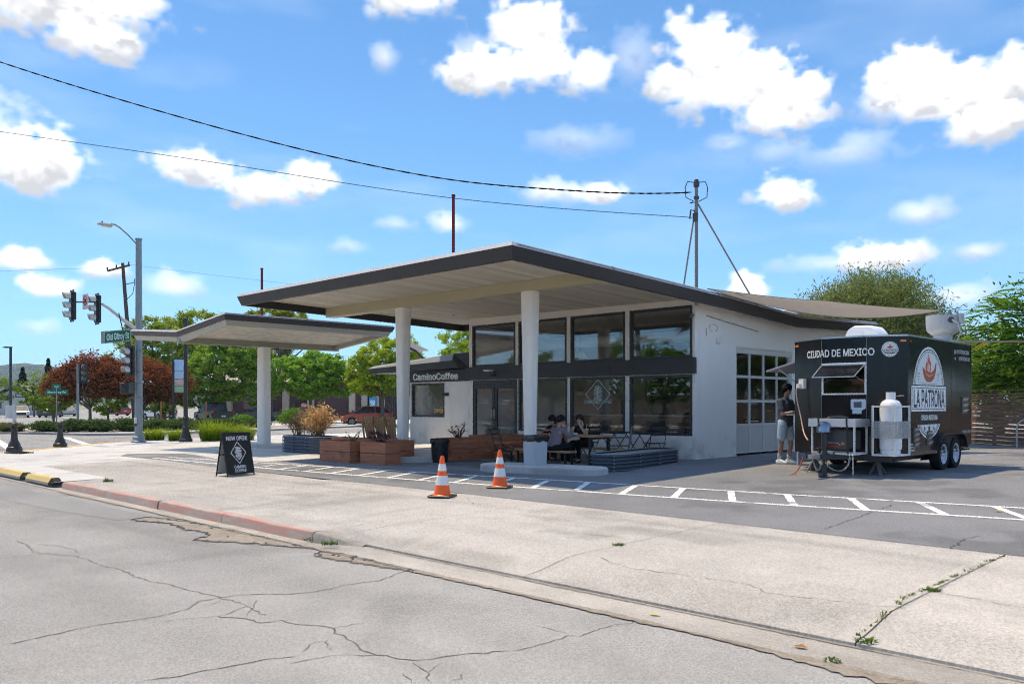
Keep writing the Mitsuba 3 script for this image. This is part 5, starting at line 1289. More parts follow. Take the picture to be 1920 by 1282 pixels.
# ---- bins
bl = thing('rubbish_barrel', 'round black plastic rubbish barrel on the ground beside the brown planter', 'rubbish bin')
b = MB((.012, .013, .016)).lathe([(.0, 0), (.17, 0), (.175, .02), (.205, .50), (.225, .505), (.23, .53), (.225, .55), (.205, .55), (.19, .3), (0, .3)], at=(-4.50, -4.22, -.07), k=30); b.put('barrel', 'satin', bl)
b = MB((.016, .017, .02))
for a in (-1.9, -.75, .5, 2.2):
    P = [(-4.50 + (r_ + .006) * math.cos(a + da), -4.22 + (r_ + .006) * math.sin(a + da), -.07 + z) for da, r_, z in ((-.42, .18, .06), (-.42, .195, .33), (-.3, .2, .42), (0, .202, .45), (.3, .2, .42), (.42, .195, .33), (.42, .18, .06))]
    b.tube(P, .008, k=5)
b.put('rib', 'satin', bl)
b = MB((.008, .008, .009)); rng = np.random.RandomState(3); n = 40; V = []
for j, (r_, z) in enumerate(((.232, .47), (.236, .55), (.215, .57), (.19, .52))):
    for i in range(n): a = 2 * PI * i / n; q = r_ + rng.normal(0, .006); V.append((-4.50 + q * math.cos(a), -4.22 + q * math.sin(a), -.07 + z + (rng.normal(0, .012) if j < 3 else 0)))
b.add(V, [(j * n + i, j * n + (i + 1) % n, (j + 1) * n + (i + 1) % n, (j + 1) * n + i) for j in range(3) for i in range(n)], ang=70); b.put('bag', 'satin', bl)
tb = thing('rubbish_bin', 'tall pale grey-blue bin with a black bag leaning against the front column', 'rubbish bin')
bx, by, bz_ = -.99, -4.55, .06
b = MB((.47, .51, .55)); w0, d0, w1, d1 = .28, .40, .30, .43
V = [(bx + i * w / 2, by + j * d / 2, bz_ + z) for w, d, z in ((w0, d0, 0), (w1, d1, .54), (w1, d1, .60)) for i, j in ((-1, -1), (1, -1), (1, 1), (-1, 1))]
b.add(V, [(k * 4 + i, k * 4 + (i + 1) % 4, (k + 1) * 4 + (i + 1) % 4, (k + 1) * 4 + i) for k in range(2) for i in range(4)] + [(3, 2, 1, 0)]); b.put('body', 'satin', tb)
b = MB((.010, .010, .011)); V = []; n = 44
P = sbox(-w1 / 2 - .008, -d1 / 2 - .008, w1 / 2 + .008, d1 / 2 + .008).exterior
for j, (o, z) in enumerate(((1.0, .50), (1.05, .56), (1.03, .62), (.9, .63), (.7, .5))):
    for i in range(n):
        q = P.interpolate(i / n, normalized=True).coords[0]; V.append((bx + q[0] * o + rng.normal(0, .004), by + q[1] * o + rng.normal(0, .004), bz_ + z + (rng.normal(0, .007) + (.008 * math.sin(i * .9) if j == 0 else 0))))
b.add(V, [(j * n + i, j * n + (i + 1) % n, (j + 1) * n + (i + 1) % n, (j + 1) * n + i) for j in range(4) for i in range(n)], ang=60); b.put('bag', 'gloss', tb)

# ---- picnic table, benches
pt = thing('picnic_table', 'long pale wooden table on black steel legs under the shop roof', 'table')
tx0, tx1, ty0, ty1, tz = -2.75, -.66, -3.11, -2.36, .64
for i in range(5):
    y0 = ty0 + (ty1 - ty0) * i / 5; MB().box(tx0, tx1, y0 + .003, y0 + (ty1 - ty0) / 5 - .003, tz - .035, tz, bev=.003).put('plank', 'table_wood', pt)
for x in (tx0 + .15, tx1 - .07):
    for y in (ty0 + .05, ty1 - .05): MB((.02, .02, .02)).box(x - .025, x + .025, y - .025, y + .025, -.05, tz - .036).put('leg', 'satin', pt)
    MB((.02, .02, .02)).box(x - .02, x + .02, ty0 + .08, ty1 - .08, tz - .08, tz - .037).put('cross_bar', 'satin', pt)
def bench(y, x0, x1, z, text):
    k = thing('bench', text, 'bench')
    for i in range(2): MB().box(x0, x1, y - .15 + .151 * i, y - .003 + .151 * i, z - .035, z, bev=.003).put('plank', 'table_wood', k)
    for x in (x0 + .12, x1 - .12):
        for s in (-.11, .11): MB((.02, .02, .02)).box(x - .02, x + .02, y + s - .02, y + s + .02, -.055, z - .036).put('leg', 'satin', k)
        MB((.02, .02, .02)).box(x - .018, x + .018, y - .09, y + .09, -.05, -.015).put('foot_bar', 'satin', k)
bench(-3.52, -2.75, -.84, .31, 'wooden bench on the street side of the long table')
bench(-1.98, -2.75, -.60, .32, 'wooden bench between the long table and the windows')
# small brown picnic table
kt = thing('picnic_table', 'small brown timber picnic table with fixed benches beside the planters', 'table')
KX, KY, KR = -3.55, -2.45, .05
for i in range(4): MB().place((KX, KY, -.06), KR).box(-.28 + .14 * i, -.145 + .14 * i, -.62, .62, .435, .465, bev=.003).put('plank', 'stained_wood', kt)
for s in (-.5, .5): MB().place((KX, KY, -.06), KR).box(s - .1, s + .1, -.62, .62, .22, .25, bev=.003).put('seat_plank', 'stained_wood', kt)
for y in (-.45, .45):
    for s in (-1, 1): MB((.1, .04, .02)).place((KX, KY, -.06), KR).bar((s * .42, y, 0), (s * .12, y, .435), .03, .08, up=(1, 0, 0)).put('leg', 'stained_wood', kt)
    MB((.1, .04, .02)).place((KX, KY, -.06), KR).box(-.55, .55, y - .055, y - .02, .18, .22).put('cross_bar', 'stained_wood', kt)
# bistro tables and chairs
def bistro_table(x, y, w, text):
    k = thing('bistro_table', text, 'table'); z = zg(x, y)
    MB((.018, .018, .019)).place((x, y, z)).box(-w / 2, w / 2, -.3, .3, .66, .685, bev=.004).put('table_top', 'satin', k)
    for s in (-1, 1):
        for q in (-1, 1): MB((.015, .015, .016)).place((x, y, z)).tube([(q * w * .42, s * .25, 0), (-q * w * .36, s * .25, .66)], .011, k=6).put('leg', 'satin', k)
bistro_table(-1.72, -.95, .62, 'black folding bistro table left of its twin by the window wall')
bistro_table(-1.02, -.85, .62, 'black folding bistro table right of its twin by the window wall')
def folding_chair(x, y, a, text, c=(.02, .02, .021)):
    k = thing('folding_chair', text, 'chair'); z = zg(x, y); M = lambda: MB(c).place((x, y, z), a)
    for i in range(5): M().box(-.17 + .075 * i, -.105 + .075 * i, -.19, .19, .405, .42).put('seat_slat', 'satin', k)
    for s in (-.19, .19):
        M().tube([(.2, s, 0), (-.13, s, .42), (-.24, s, .80)], .010, k=6).put('back_leg', 'satin', k); M().tube([(-.2, s * .9, 0), (.17, s * .9, .41)], .010, k=6).put('front_leg', 'satin', k)
    for zz in (.60, .76): M().box(-.245 + (.80 - zz) * .29, -.225 + (.80 - zz) * .29, -.19, .19, zz, zz + .06).put('back_slat', 'satin', k)
folding_chair(-.66, -.70, 2.6, 'black folding chair at the right end of the bistro tables')
folding_chair(-2.35, -1.15, 2.9, 'black folding chair behind the woman in black')
folding_chair(-2.55, -3.95, 1.3, 'black folding chair behind the grey bin')
ac = thing('armchair', 'dark grey metal patio armchair at the end of the long table', 'chair')
M = lambda: MB((.10, .10, .105)).place((-1.0, -1.72, -.03), 3.75)
for i in range(7): M().box(-.22 + .065 * i, -.165 + .065 * i, -.23, .23, .39, .405).put('seat_slat', 'satin', ac)
for s in (-.25, .25):
    M().bar((-.20, s, 0), (-.34, s, .86), .035, .035).put('back_post', 'satin', ac); M().bar((.24, s, 0), (.24, s, .58), .03).put('front_leg', 'satin', ac)
    M().bar((.26, s, .58), (-.30, s, .60), .045, .02).put('arm', 'satin', ac)
for j in range(5): M().bar((-.30 - .011 * j, -.24, .48 + .08 * j), (-.30 - .011 * j, .24, .48 + .08 * j), .012, .045).put('back_slat', 'satin', ac)
# three slatted patio chairs and the column-side stand
for i, (x, y) in enumerate(((-5.72, -4.35), (-5.25, -4.02), (-4.98, -3.55))):
    pass
def slat_chair(x, y, a, text):
    k = thing('slatted_chair', text, 'chair', ); z = .055; M = lambda: MB().place((x, y, z), a)
    for j in range(6): yy_ = -.13 + .052 * j; M().add([(-.20, yy_ - .018, .38), (-.20, yy_ + .018, .38), (-.34, yy_ * 1.2 + .019, .92 + .03 * math.sin(j / 5 * PI)), (-.34, yy_ * 1.2 - .019, .92 + .03 * math.sin(j / 5 * PI)), (-.222, yy_ - .018, .38), (-.222, yy_ + .018, .38), (-.362, yy_ * 1.2 + .019, .92 + .03 * math.sin(j / 5 * PI)), (-.362, yy_ * 1.2 - .019, .92 + .03 * math.sin(j / 5 * PI))], [(0, 1, 2, 3), (7, 6, 5, 4), (0, 3, 7, 4), (1, 5, 6, 2), (3, 2, 6, 7)]).put('back_slat', 'table_wood', k)
    for j in range(5): M().box(-.2 + .09 * j, -.12 + .09 * j, -.24, .24, .36, .385).put('seat_slat', 'table_wood', k)
    for s in (-.17, .17):
        M().bar((-.22, s, .0), (-.37, s * 1.1, .95), .03, .04).put('back_post', 'table_wood', k); M().bar((.22, s, 0), (.22, s, .37), .045).put('front_leg', 'table_wood', k)
slat_chair(-7.62, -3.85, 1.75, 'leftmost of three tan slatted chairs behind the purple plants')
slat_chair(-7.27, -3.75, 1.75, 'middle one of three tan slatted chairs behind the purple plants')
slat_chair(-6.92, -3.65, 1.75, 'rightmost of three tan slatted chairs behind the purple plants')
# table with a drink on it, meal things
dc = thing('iced_drink', 'clear cup of iced coffee with a straw on the long table', 'drink')
MB((.40, .24, .14)).lathe([(0, .0), (.033, 0), (.043, .11), (.046, .12), (.0, .12)], at=(-1.20, -2.62, tz), k=16).put('cup', 'satin', dc)
MB((.8, .8, .8)).lathe([(.048, .12), (.048, .13), (0, .135)], at=(-1.20, -2.62, tz), k=16).tube([(-1.20, -2.62, tz + .1), (-1.21, -2.60, tz + .22)], .005).put('lid', 'satin', dc)
b = MB((.75, .75, .73)); rng = np.random.RandomState(5)
pp = thing('napkin', 'crumpled white napkin on the long table by the drink', 'napkin'); m = trimesh.creation.icosphere(2, .07); v = np.array(m.vertices) * [1.6, 1, .3]; v += rng.normal(0, .008, v.shape); b.mesh(trimesh.Trimesh(v + [-1.48, -2.78, tz + .02], m.faces), ang=None); b.put('paper', 'matte', pp)
MB((.02, .02, .022)).lathe([(0, 0), (.11, 0), (.125, .02), (0, .018)], at=(-1.75, -2.75, tz), k=20).put('plate', 'satin', text='dark plate on the long table before the woman in black', cat='plate')

# ================================================================ people
def sph(p, r, n=14): return m3.Manifold.sphere(r, n).translate([float(q) for q in p])
def bone(a, ra, b, rb): return m3.Manifold.batch_hull([sph(a, ra), sph(b, rb)])


def flesh(bones, res, it=6, seeds=()):
    """one continuous surface from tapered bones"""
    M = m3.Manifold.batch_boolean([bone(*q) for q in bones] + list(seeds), m3.OpType.Add).refine_to_length(res)
    k = M.to_mesh(); v0 = np.array(k.vert_properties[:, :3], float); m = trimesh.Trimesh(v0, k.tri_verts, process=False); trimesh.smoothing.filter_taubin(m, iterations=it)
    v = np.array(m.vertices); far = np.linalg.norm(v - v0, axis=1) > res * .8; v[far] = v0[far]; m.vertices = v   # no spikes from sliver triangles
    return m


def hand_bones(w, d, n, curl=.5, s=1.0, side=1):
    """w wrist, d direction of the palm, n palm normal; five separate fingers, thumb from the side of the palm"""
    w, d, n = (np.array(q, float) for q in (w, d, n)); d = d / np.linalg.norm(d); n = n - d * (n @ d); n /= np.linalg.norm(n); l = np.cross(d, n) * side
    B = []; pc = w + d * .05 * s
    for k, (o, L) in enumerate(((-.030, .070), (-.010, .080), (.010, .076), (.028, .060))):
        base = w + d * .085 * s + l * o * s
        B.append((w + d * .01 * s + l * o * .5 * s, .017 * s, base, .013 * s))
        q = base; dd = d.copy()
        for j, (f, r) in enumerate(((.45, .0100), (.32, .0090), (.23, .0080))):
            an = curl * (.9 if j else .6); dd = dd * math.cos(an) + n * math.sin(an); dd /= np.linalg.norm(dd); e = q + dd * L * f * s; B.append((q, r * s * 1.05, e, r * s)); q = e
    t0 = w + d * .03 * s - l * .030 * s; t1 = t0 + (d * .6 - l * .7 + n * .35) * .045 * s; t2 = t1 + (d * .9 - l * .2 + n * .4) * .035 * s
    B += [(w + d * .015 * s, .018 * s, t0, .015 * s), (t0, .0135 * s, t1, .0115 * s), (t1, .0115 * s, t2, .0095 * s)]
    return B


def head_parts(c, f, s=1.0, tilt=0):
    """skull, jaw, nose, ears round the centre c facing f (unit, horizontal or tilted); returns (manifolds, frame)"""
    c = np.array(c, float); f = np.array(f, float); f /= np.linalg.norm(f); u = np.array([0, 0, 1.]) - f * f[2]; u /= np.linalg.norm(u); l = np.cross(u, f)
    P = lambda a, b, e: c + (f * a + l * b + u * e) * s
    B = [(P(-.022, 0, .022), .082 * s, P(.012, 0, .03), .075 * s), (P(.02, 0, -.03), .060 * s, P(.048, 0, -.072), .032 * s), (P(.0, .0, -.01), .068 * s, P(.03, 0, -.05), .05 * s),
         (P(.078, 0, .012), .010 * s, P(.094, 0, -.018), .013 * s), (P(.06, 0, -.045), .022 * s, P(.072, 0, -.046), .012 * s)]
    for sd in (-1, 1): B += [(P(-.012, sd * .078, .012), .017 * s, P(-.016, sd * .078, -.016), .013 * s), (P(.062, sd * .03, .022), .014 * s, P(.06, sd * .036, .022), .013 * s)]
    return B, P


def hair_cap(P, s, c, parent, rng, back=.0, vol=1.0, curly=.012, low=-.06, res=.014, long=None):
    B = [sph(P(-.03, 0, .045), .092 * s * vol), sph(P(.015, 0, .06), .080 * s * vol), sph(P(-.06, 0, .0), .075 * s * vol), sph(P(-.02, .045, .03), .065 * s * vol), sph(P(-.02, -.045, .03), .065 * s * vol)]
    if long: B += [bone(P(*a), ra * s, P(*b), rb * s) for a, ra, b, rb in long]
    cut = m3.Manifold.cube([.5 * s, .5 * s, .5 * s], True)
    M = m3.Manifold.batch_boolean(B, m3.OpType.Add)
    face = bone(P(.115, 0, -.03), .074 * s, P(.125, 0, -.10), .07 * s)
    M = (M - face).refine_to_length(res); k = M.to_mesh(); m = trimesh.Trimesh(k.vert_properties[:, :3], k.tri_verts); trimesh.smoothing.filter_taubin(m, iterations=4)
    n = meshkit.fbm(m.vertices * 55, 3, 5) - .5; m.vertices += m.vertex_normals * n[:, None] * curly * 2
    MB(c).mesh(m, ang=180).put('hair', 'matte', parent)


def figure(text, at, heading, J, skin, parts, seed, scale=1.0, hair=(.02, .016, .014), face=None, extra_hair=None, vol=1.0, glasses=False):
    """J: joints in the person's own frame (x ahead, y left, z up); parts: list of (name, colour, bones, res, bsdf)"""
    k = thing('person', text, 'person'); R = rotz(heading); at = np.array(at, float)
    W = lambda p: R @ (np.array(p, float) * scale) + at
    rng = np.random.RandomState(seed)
    Wd = lambda d: R @ np.array(d, float)
    B = []
    B.append((W(J['neck0']), .055 * scale, W(J['neck1']), .052 * scale)); B.append((W(J['neck0']), .055 * scale, W(J['chest']), .09 * scale)); B += [(W(J['neck0']), .05 * scale, W(J['sh' + q]), .048 * scale) for q in 'lr']
    for sd in 'lr':
        B += [(W(J['sh' + sd]), .048 * scale, W(J['el' + sd]), .040 * scale), (W(J['el' + sd]), .040 * scale, W(J['wr' + sd]), .027 * scale)]
        B += hand_bones(W(J['wr' + sd]), Wd(J['hd' + sd]), Wd(J['hn' + sd]), J.get('curl' + sd, .5), scale * .95, 1 if sd == 'l' else -1)
        B += [(W(J['hip' + sd]), .085 * scale, W(J['kn' + sd]), .058 * scale), (W(J['kn' + sd]), .056 * scale, W(np.array(J['kn' + sd]) * .62 + np.array(J['an' + sd]) * .38), .058 * scale), (W(np.array(J['kn' + sd]) * .62 + np.array(J['an' + sd]) * .38), .058 * scale, W(J['an' + sd]), .036 * scale)]
        B.append((W(J['hip' + sd]), .08 * scale, W(J['chest']), .10 * scale))
        B.append((W(J['sh' + sd]), .055 * scale, W(J['chest']), .10 * scale))
        a = np.array(J['an' + sd]); t = np.array(J.get('toe' + sd, a + [.15, 0, -.06])); B.append((W(a), .036 * scale, W(t), .03 * scale))
    H, P = head_parts(W(J['head']), Wd(face or (1, 0, 0)), scale)
    B += H + [(W(J['neck1']), .052 * scale, P(-.02, 0, -.04), .06 * scale)]
    MB(skin).mesh(flesh(B, .016 * scale, 5), ang=180).put('body', 'satin', k)
    for name, c, bones, res, bs in parts:
        m = flesh([(W(a), ra * scale, W(b), rb * scale) for a, ra, b, rb in bones], res * scale, 5)
        n = meshkit.fbm(m.vertices * 16, 3, seed) - .5; f2 = meshkit.fbm(m.vertices * [9, 9, 30], 2, seed + 5) - .5; m.vertices += m.vertex_normals * (n * .016 + f2 * .012)[:, None] * scale
        MB(c).mesh(m, ang=180).put(name, bs, k)
    hair_cap(P, scale, hair, k, rng, vol=vol, long=extra_hair)
    b = MB((.02, .015, .012))
    for sd in (-1, 1):
        if not glasses: b.mesh(trimesh.Trimesh(trimesh.creation.icosphere(1, .008 * scale).vertices + P(.072, sd * .032, .012), trimesh.creation.icosphere(1, 1).faces), ang=180); b.bar(P(.074, sd * .018, .032), P(.066, sd * .05, .034), .006 * scale, .007 * scale)
        else: b.mesh(trimesh.Trimesh([P(a, sd * y, z) for a, y, z in ((.088, .010, .028), (.074, .062, .028), (.086, .012, -.008), (.074, .055, -.008), (.080, .010, .028), (.066, .062, .028), (.078, .012, -.008), (.066, .055, -.008))]).convex_hull); b.bar(P(.07, sd * .064, .024), P(-.01, sd * .082, .024), .006 * scale)
    b.put('sunglasses' if glasses else 'eyes', 'satin', k)
    MB((.30, .11, .09)).bar(P(.079, -.018, -.052), P(.079, .018, -.052), .006 * scale, .007 * scale).put('mouth', 'matte', k)
    return k, W, P


SK1, SK2 = (.42, .24, .165), (.50, .31, .23)
# man ordering at the trailer
J = dict(neck0=(0, 0, 1.40), neck1=(.02, 0, 1.52), chest=(.0, 0, 1.22), head=(.05, 0, 1.66), shl=(-.01, .19, 1.40), shr=(-.01, -.19, 1.40), ell=(.10, .25, 1.12), elr=(.08, -.25, 1.12), wrl=(.33, .14, 1.20), wrr=(.32, -.12, 1.18), hdl=(1, -.4, .2), hdr=(1, .4, .2), hnl=(0, -.4, -1), hnr=(0, .4, -1),
         hipl=(0, .10, .92), hipr=(0, -.10, .92), knl=(.05, .13, .50), knr=(-.03, -.12, .50), anl=(.0, .14, .10), anr=(-.06, -.14, .10))
shirt = [((-.01, .17, 1.39), .080, (-.01, -.17, 1.39), .080), ((0, 0, 1.36), .125, (0, 0, 1.12), .145), ((0, .07, 1.30), .125, (.01, .06, .92), .125), ((0, -.07, 1.30), .125, (.01, -.06, .92), .125), ((-.01, .19, 1.40), .078, (.055, .225, 1.22), .070), ((-.01, -.19, 1.40), .078, (.05, -.225, 1.22), .070), ((0, 0, 1.4), .085, (.01, 0, 1.46), .072)]
shorts = [((0, .08, .95), .120, (0, -.08, .95), .120), ((0, .10, .92), .115, (.035, .125, .60), .100), ((0, -.10, .92), .115, (-.02, -.12, .60), .100)]
man, W, P = figure('man in dark grey T-shirt, light denim shorts and sunglasses ordering at the trailer', (2.21, .24, 0), -.1, J, SK1, [
    ('shirt', (.085, .095, .115), shirt, .02, 'matte'), ('shorts', (.50, .58, .66), shorts, .02, 'matte'),
    ('sock', (.62, .62, .64), [((.0, .14, .21), .05, (.0, .14, .10), .046), ], .015, 'matte'), ('sock', (.62, .62, .64), [((-.06, -.14, .21), .05, (-.06, -.14, .10), .046)], .015, 'matte'),
    ('shoe', (.72, .72, .72), [((-.04, .14, .05), .055, (.17, .155, .035), .045), ((0, .14, .09), .05, (.08, .15, .06), .048)], .015, 'satin'), ('shoe', (.72, .72, .72), [((-.10, -.14, .05), .055, (.11, -.155, .035), .045), ((-.06, -.14, .09), .05, (.02, -.15, .06), .048)], .015, 'satin')], 1, glasses=True, vol=1.12, hair=(.012, .010, .010))


def seated(lean, hl, hr, hdl=(.3, 0, 1), hdr=(.3, 0, 1), head=(.20, 0, .72), ell=(.28, .24, .33), elr=(.28, -.24, .33)):
    return dict(neck0=(.06 + lean, 0, .50), neck1=(.10 + lean, 0, .60), chest=(.04 + lean * .6, 0, .32), head=head, shl=(.05 + lean, .17, .48), shr=(.05 + lean, -.17, .48), ell=ell, elr=elr, wrl=hl, wrr=hr, hdl=hdl, hdr=hdr, hnl=(1, -.4, 0), hnr=(1, .4, 0),
                hipl=(0, .09, .09), hipr=(0, -.09, .09), knl=(.42, .11, .10), knr=(.42, -.11, .10), anl=(.40, .11, -.30), anr=(.34, -.12, -.30), curll=.7, curlr=.7)


def top(lean, sl, J, long):
    e = lambda s: np.array(J['sh' + s]) * (1 - sl) + np.array(J['el' + s]) * sl
    q = [((.05 + lean, .14, .47), .072, (.05 + lean, -.14, .47), .072), ((.05 + lean, 0, .43), .11, (.02 + lean * .4, 0, .22), .125), ((0, .05, .10), .125, (.05 + lean, .06, .42), .10), ((0, -.05, .10), .125, (.05 + lean, -.06, .42), .10)]
    for s in 'lr':
        q.append((J['sh' + s], .068, e(s), .062 if long else .056))
        if long: q.append((J['el' + s], .062, np.array(J['el' + s]) * .12 + np.array(J['wr' + s]) * .88, .046))
    return q


def legs(J): return [((0, .07, .07), .125, (0, -.07, .07), .125)] + [(J['hip' + s], .10, J['kn' + s], .076) for s in 'lr'] + [(J['kn' + s], .074, np.array(J['kn' + s]) * .15 + np.array(J['an' + s]) * .85, .055) for s in 'lr']
def shoes(J, c): return [('shoe', c, [(np.array(J['an' + s]) + [-.03, 0, -.035], .045, np.array(J['an' + s]) + [.14, 0, -.05], .036)], .015, 'satin') for s in 'lr']


SC = .95
J = seated(.08, (.50, .10, .52), (.46, -.14, .44), head=(.235, 0, .70)); figure('woman in a mauve sweater with tied dark hair, seated with her back to the street', (-1.42, -3.50, .31), PI / 2 - .12, J, SK1, [('sweater', (.20, .165, .195), top(.08, 1.0, J, True), .02, 'matte'), ('trousers', (.012, .012, .016), legs(J), .02, 'matte'), ('belt', (.62, .62, .64), [((.01, .10, .115), .075, (.01, -.10, .115), .075)], .02, 'matte')] + shoes(J, (.3, .3, .3)), 2, SC, hair=(.014, .010, .010), face=(1, 0, -.35), extra_hair=[((-.08, 0, .05), .05, (-.12, 0, .0), .045), ((-.12, 0, .0), .045, (-.15, .01, -.12), .03)])
J = seated(.10, (.33, .06, .58), (.40, -.12, .30), head=(.26, 0, .69), hdr=(.8, .4, 0), hdl=(-.2, 0, 1)); figure('woman in a black T-shirt resting her cheek on her hand across the table', (-1.72, -1.98, .32), -PI / 2 - .1, J, SK2, [('shirt', (.008, .008, .010), top(.10, .55, J, False), .02, 'matte'), ('trousers', (.010, .010, .012), legs(J), .02, 'matte')] + shoes(J, (.02, .02, .02)), 3, SC, hair=(.035, .020, .014), face=(1, .2, -.3), extra_hair=[((-.08, 0, .0), .06, (-.11, 0, -.13), .05), ((-.11, 0, -.13), .05, (-.10, 0, -.24), .03)])
J = seated(.13, (.44, .08, .40), (.44, -.10, .40), head=(.30, 0, .66), hdl=(.8, -.3, .3), hdr=(.8, .3, .3)); figure('person with short black hair in a black long-sleeved top leaning over the table', (-2.62, -1.98, .32), -PI / 2 + .1, J, SK2, [('shirt', (.010, .010, .013), top(.13, 1.0, J, True), .02, 'matte'), ('trousers', (.02, .02, .03), legs(J), .02, 'matte')] + shoes(J, (.1, .1, .1)), 4, SC, hair=(.012, .010, .010), face=(1, 0, -.5), vol=1.06)
rb = MB((.20, .012, .022)); rb.box(-.22, .1, -.10, .10, 0, .30, bev=.05); rb.place((0, 0, 0))
MB((.19, .012, .022)).place((-1.75, -3.42, .31), .4).box(-.13, .13, -.09, .09, 0, .30, bev=.05).tube([(-.08, 0, .29), (-.05, 0, .38), (.05, 0, .38), (.08, 0, .29)], .01).put('bag', 'matte', text='dark red bag on the bench beside the woman in mauve', cat='bag')

# ================================================================ trees
def crown_centres(rng, blobs, m, shell=.45, gaps=.42):
    out = []; B = np.array(blobs, float); w = B[:, 3] * B[:, 4] * B[:, 5]; w /= w.sum()
    while len(out) < m:
        k = rng.choice(len(B), p=w); p = rng.normal(0, 1, 3); p /= np.linalg.norm(p); r = shell + (1 - shell) * rng.rand() ** .5
        q = B[k, :3] + p * r * B[k, 3:6]
        if meshkit.noise(q[None] * (1.3 / np.mean(B[k, 3:6]) * 2.2), 3)[0] < gaps - .18: continue
        out.append(q)
    return np.array(out)


def tree(name, text, at, blobs, n, size, base, tip, seed, trunk=.14, th=1.6, group=None, cat='tree', clusters=None, spread=.085, droop=0, shape=.5, trunkc=(.13, .11, .09), up=.4, top_gain=.35, gaps=.42):
    k = thing(name, text, cat, group); rng = np.random.RandomState(seed); at = np.array(at, float)
    bl = [(*(np.array(b[:3]) + at), *b[3:]) for b in blobs]; m = clusters or max(60, n // 75)
    ce = crown_centres(rng, bl, m, gaps=gaps); R = np.mean([b[3] for b in bl])
    own = rng.rand(len(ce))
    c_id = rng.randint(0, len(ce), n)
    V, F, c = leaf_faces(rng, ce, n, size, spread * R * np.array([1, 1, .7 + droop * -.6]), droop=droop, shape=shape, up=up)
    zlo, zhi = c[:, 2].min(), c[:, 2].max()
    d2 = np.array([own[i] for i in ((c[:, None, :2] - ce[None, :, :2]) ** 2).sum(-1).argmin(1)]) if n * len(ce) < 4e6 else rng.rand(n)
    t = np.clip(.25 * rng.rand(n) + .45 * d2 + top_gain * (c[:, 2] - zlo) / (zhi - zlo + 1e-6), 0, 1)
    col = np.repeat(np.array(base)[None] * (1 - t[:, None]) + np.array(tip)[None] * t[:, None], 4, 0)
    b = MB(trunkc); fork = at + [0, 0, th]
    b.tube([at + [0, 0, -.1], at + [trunk * .3, 0, th * .5], fork], [trunk * 1.25, trunk, trunk * .85], k=8)
    for i in range(9):
        e = ce[rng.randint(len(ce))]; mid = fork * .45 + e * .55 + rng.normal(0, R * .12, 3) + [0, 0, R * .1]
        b.tube([fork - [0, 0, .1], mid, e], [trunk * .6, trunk * .34, trunk * .1], k=6)
        for j in range(3):
            e2 = ce[((ce - mid) ** 2).sum(1).argsort()[rng.randint(0, 14)]]; b.tube([mid, (mid + e2) / 2 + rng.normal(0, .1, 3), e2], [trunk * .22, trunk * .14, trunk * .05], k=4)
    b.put('trunk', 'matte', k)
    put_leaves('crown', k, V, F, col)
    return k


G1, G1t = (.035, .10, .012), (.16, .30, .035)
G2, G2t = (.055, .13, .012), (.30, .42, .04)
# tall airy tree with feather leaves at the right, behind the fence
k = thing('feather_leaf_tree', 'bright green tree with long feathered leaves behind the timber fence', 'tree'); rng = np.random.RandomState(21)
at = np.array([3.4, 16.0, 0.]); bl = [(0, 0, 3.7, 2.2, 2.2, 1.9), (-.9, -.6, 2.5, 1.3, 1.3, 1.1), (1.6, .8, 4.4, 2.3, 2.3, 1.8), (1.0, -.8, 2.6, 1.8, 1.8, 1.2), (3.6, 1, 3.4, 2.2, 2.2, 2.4)]
ce = crown_centres(rng, [(*(np.array(q[:3]) + at), *q[3:]) for q in bl], 1900, shell=.25); V, F, C = [], [], []
cen = at + [.8, 0, 3.2]
for c in ce:
    d = c - cen; d[2] *= .5; d = d / (np.linalg.norm(d) + 1e-9) + rng.normal(0, .45, 3); d[2] = d[2] * .4 + .15; d /= np.linalg.norm(d); L = rng.uniform(.45, .85)
    w = np.cross(d, [0, 0, 1.]); w /= np.linalg.norm(w) + 1e-9; t = rng.rand(); col = np.array((.05, .14, .015)) * (1 - t) + np.array((.26, .44, .05)) * t
    if rng.rand() < .05: col = np.array((.45, .40, .06))
    for j in range(10):
        s = (j + 1) / 10.5; p = c + d * L * s + np.array([0, 0, -.35 * L * s * s]); ll = .20 * L / .65 * (1.15 - .5 * s)
        for sd in (-1, 1):
            q = p + (w * sd * .9 + d * .35 + np.array([0, 0, -.25])) * ll; h = d * ll * .21; i = len(V); V += [p, (p + q) / 2 + h, q, (p + q) / 2 - h]; F += [(i, i + 1, i + 2), (i, i + 2, i + 3)]; C += [col * rng.uniform(.85, 1.15)] * 4
v2, f2, c2 = leaf_faces(rng, ce, 9000, .17, np.array([.35, .35, .3]), shape=.4); f2 = f2 + len(V); t2 = np.repeat(rng.rand(9000), 4)[:, None]
V, F, C = np.vstack([np.array(V), v2]), np.vstack([np.array(F), f2]), np.vstack([np.array(C), np.array((.03, .10, .012)) * (1 - t2) + np.array((.16, .32, .04)) * t2])
put_leaves('crown', k, V, F, C)
b = MB((.16, .14, .12)); b.tube([at, at + [.2, 0, 1.5], at + [.5, 0, 2.8]], [.16, .13, .10])
for i in range(14): e = ce[rng.randint(len(ce))]; b.tube([at + [.3, 0, 1.8], (at + [.5, 0, 2.6] + e) / 2 + rng.normal(0, .2, 3), e], [.06, .04, .012], k=5)
b.put('trunk', 'matte', k)
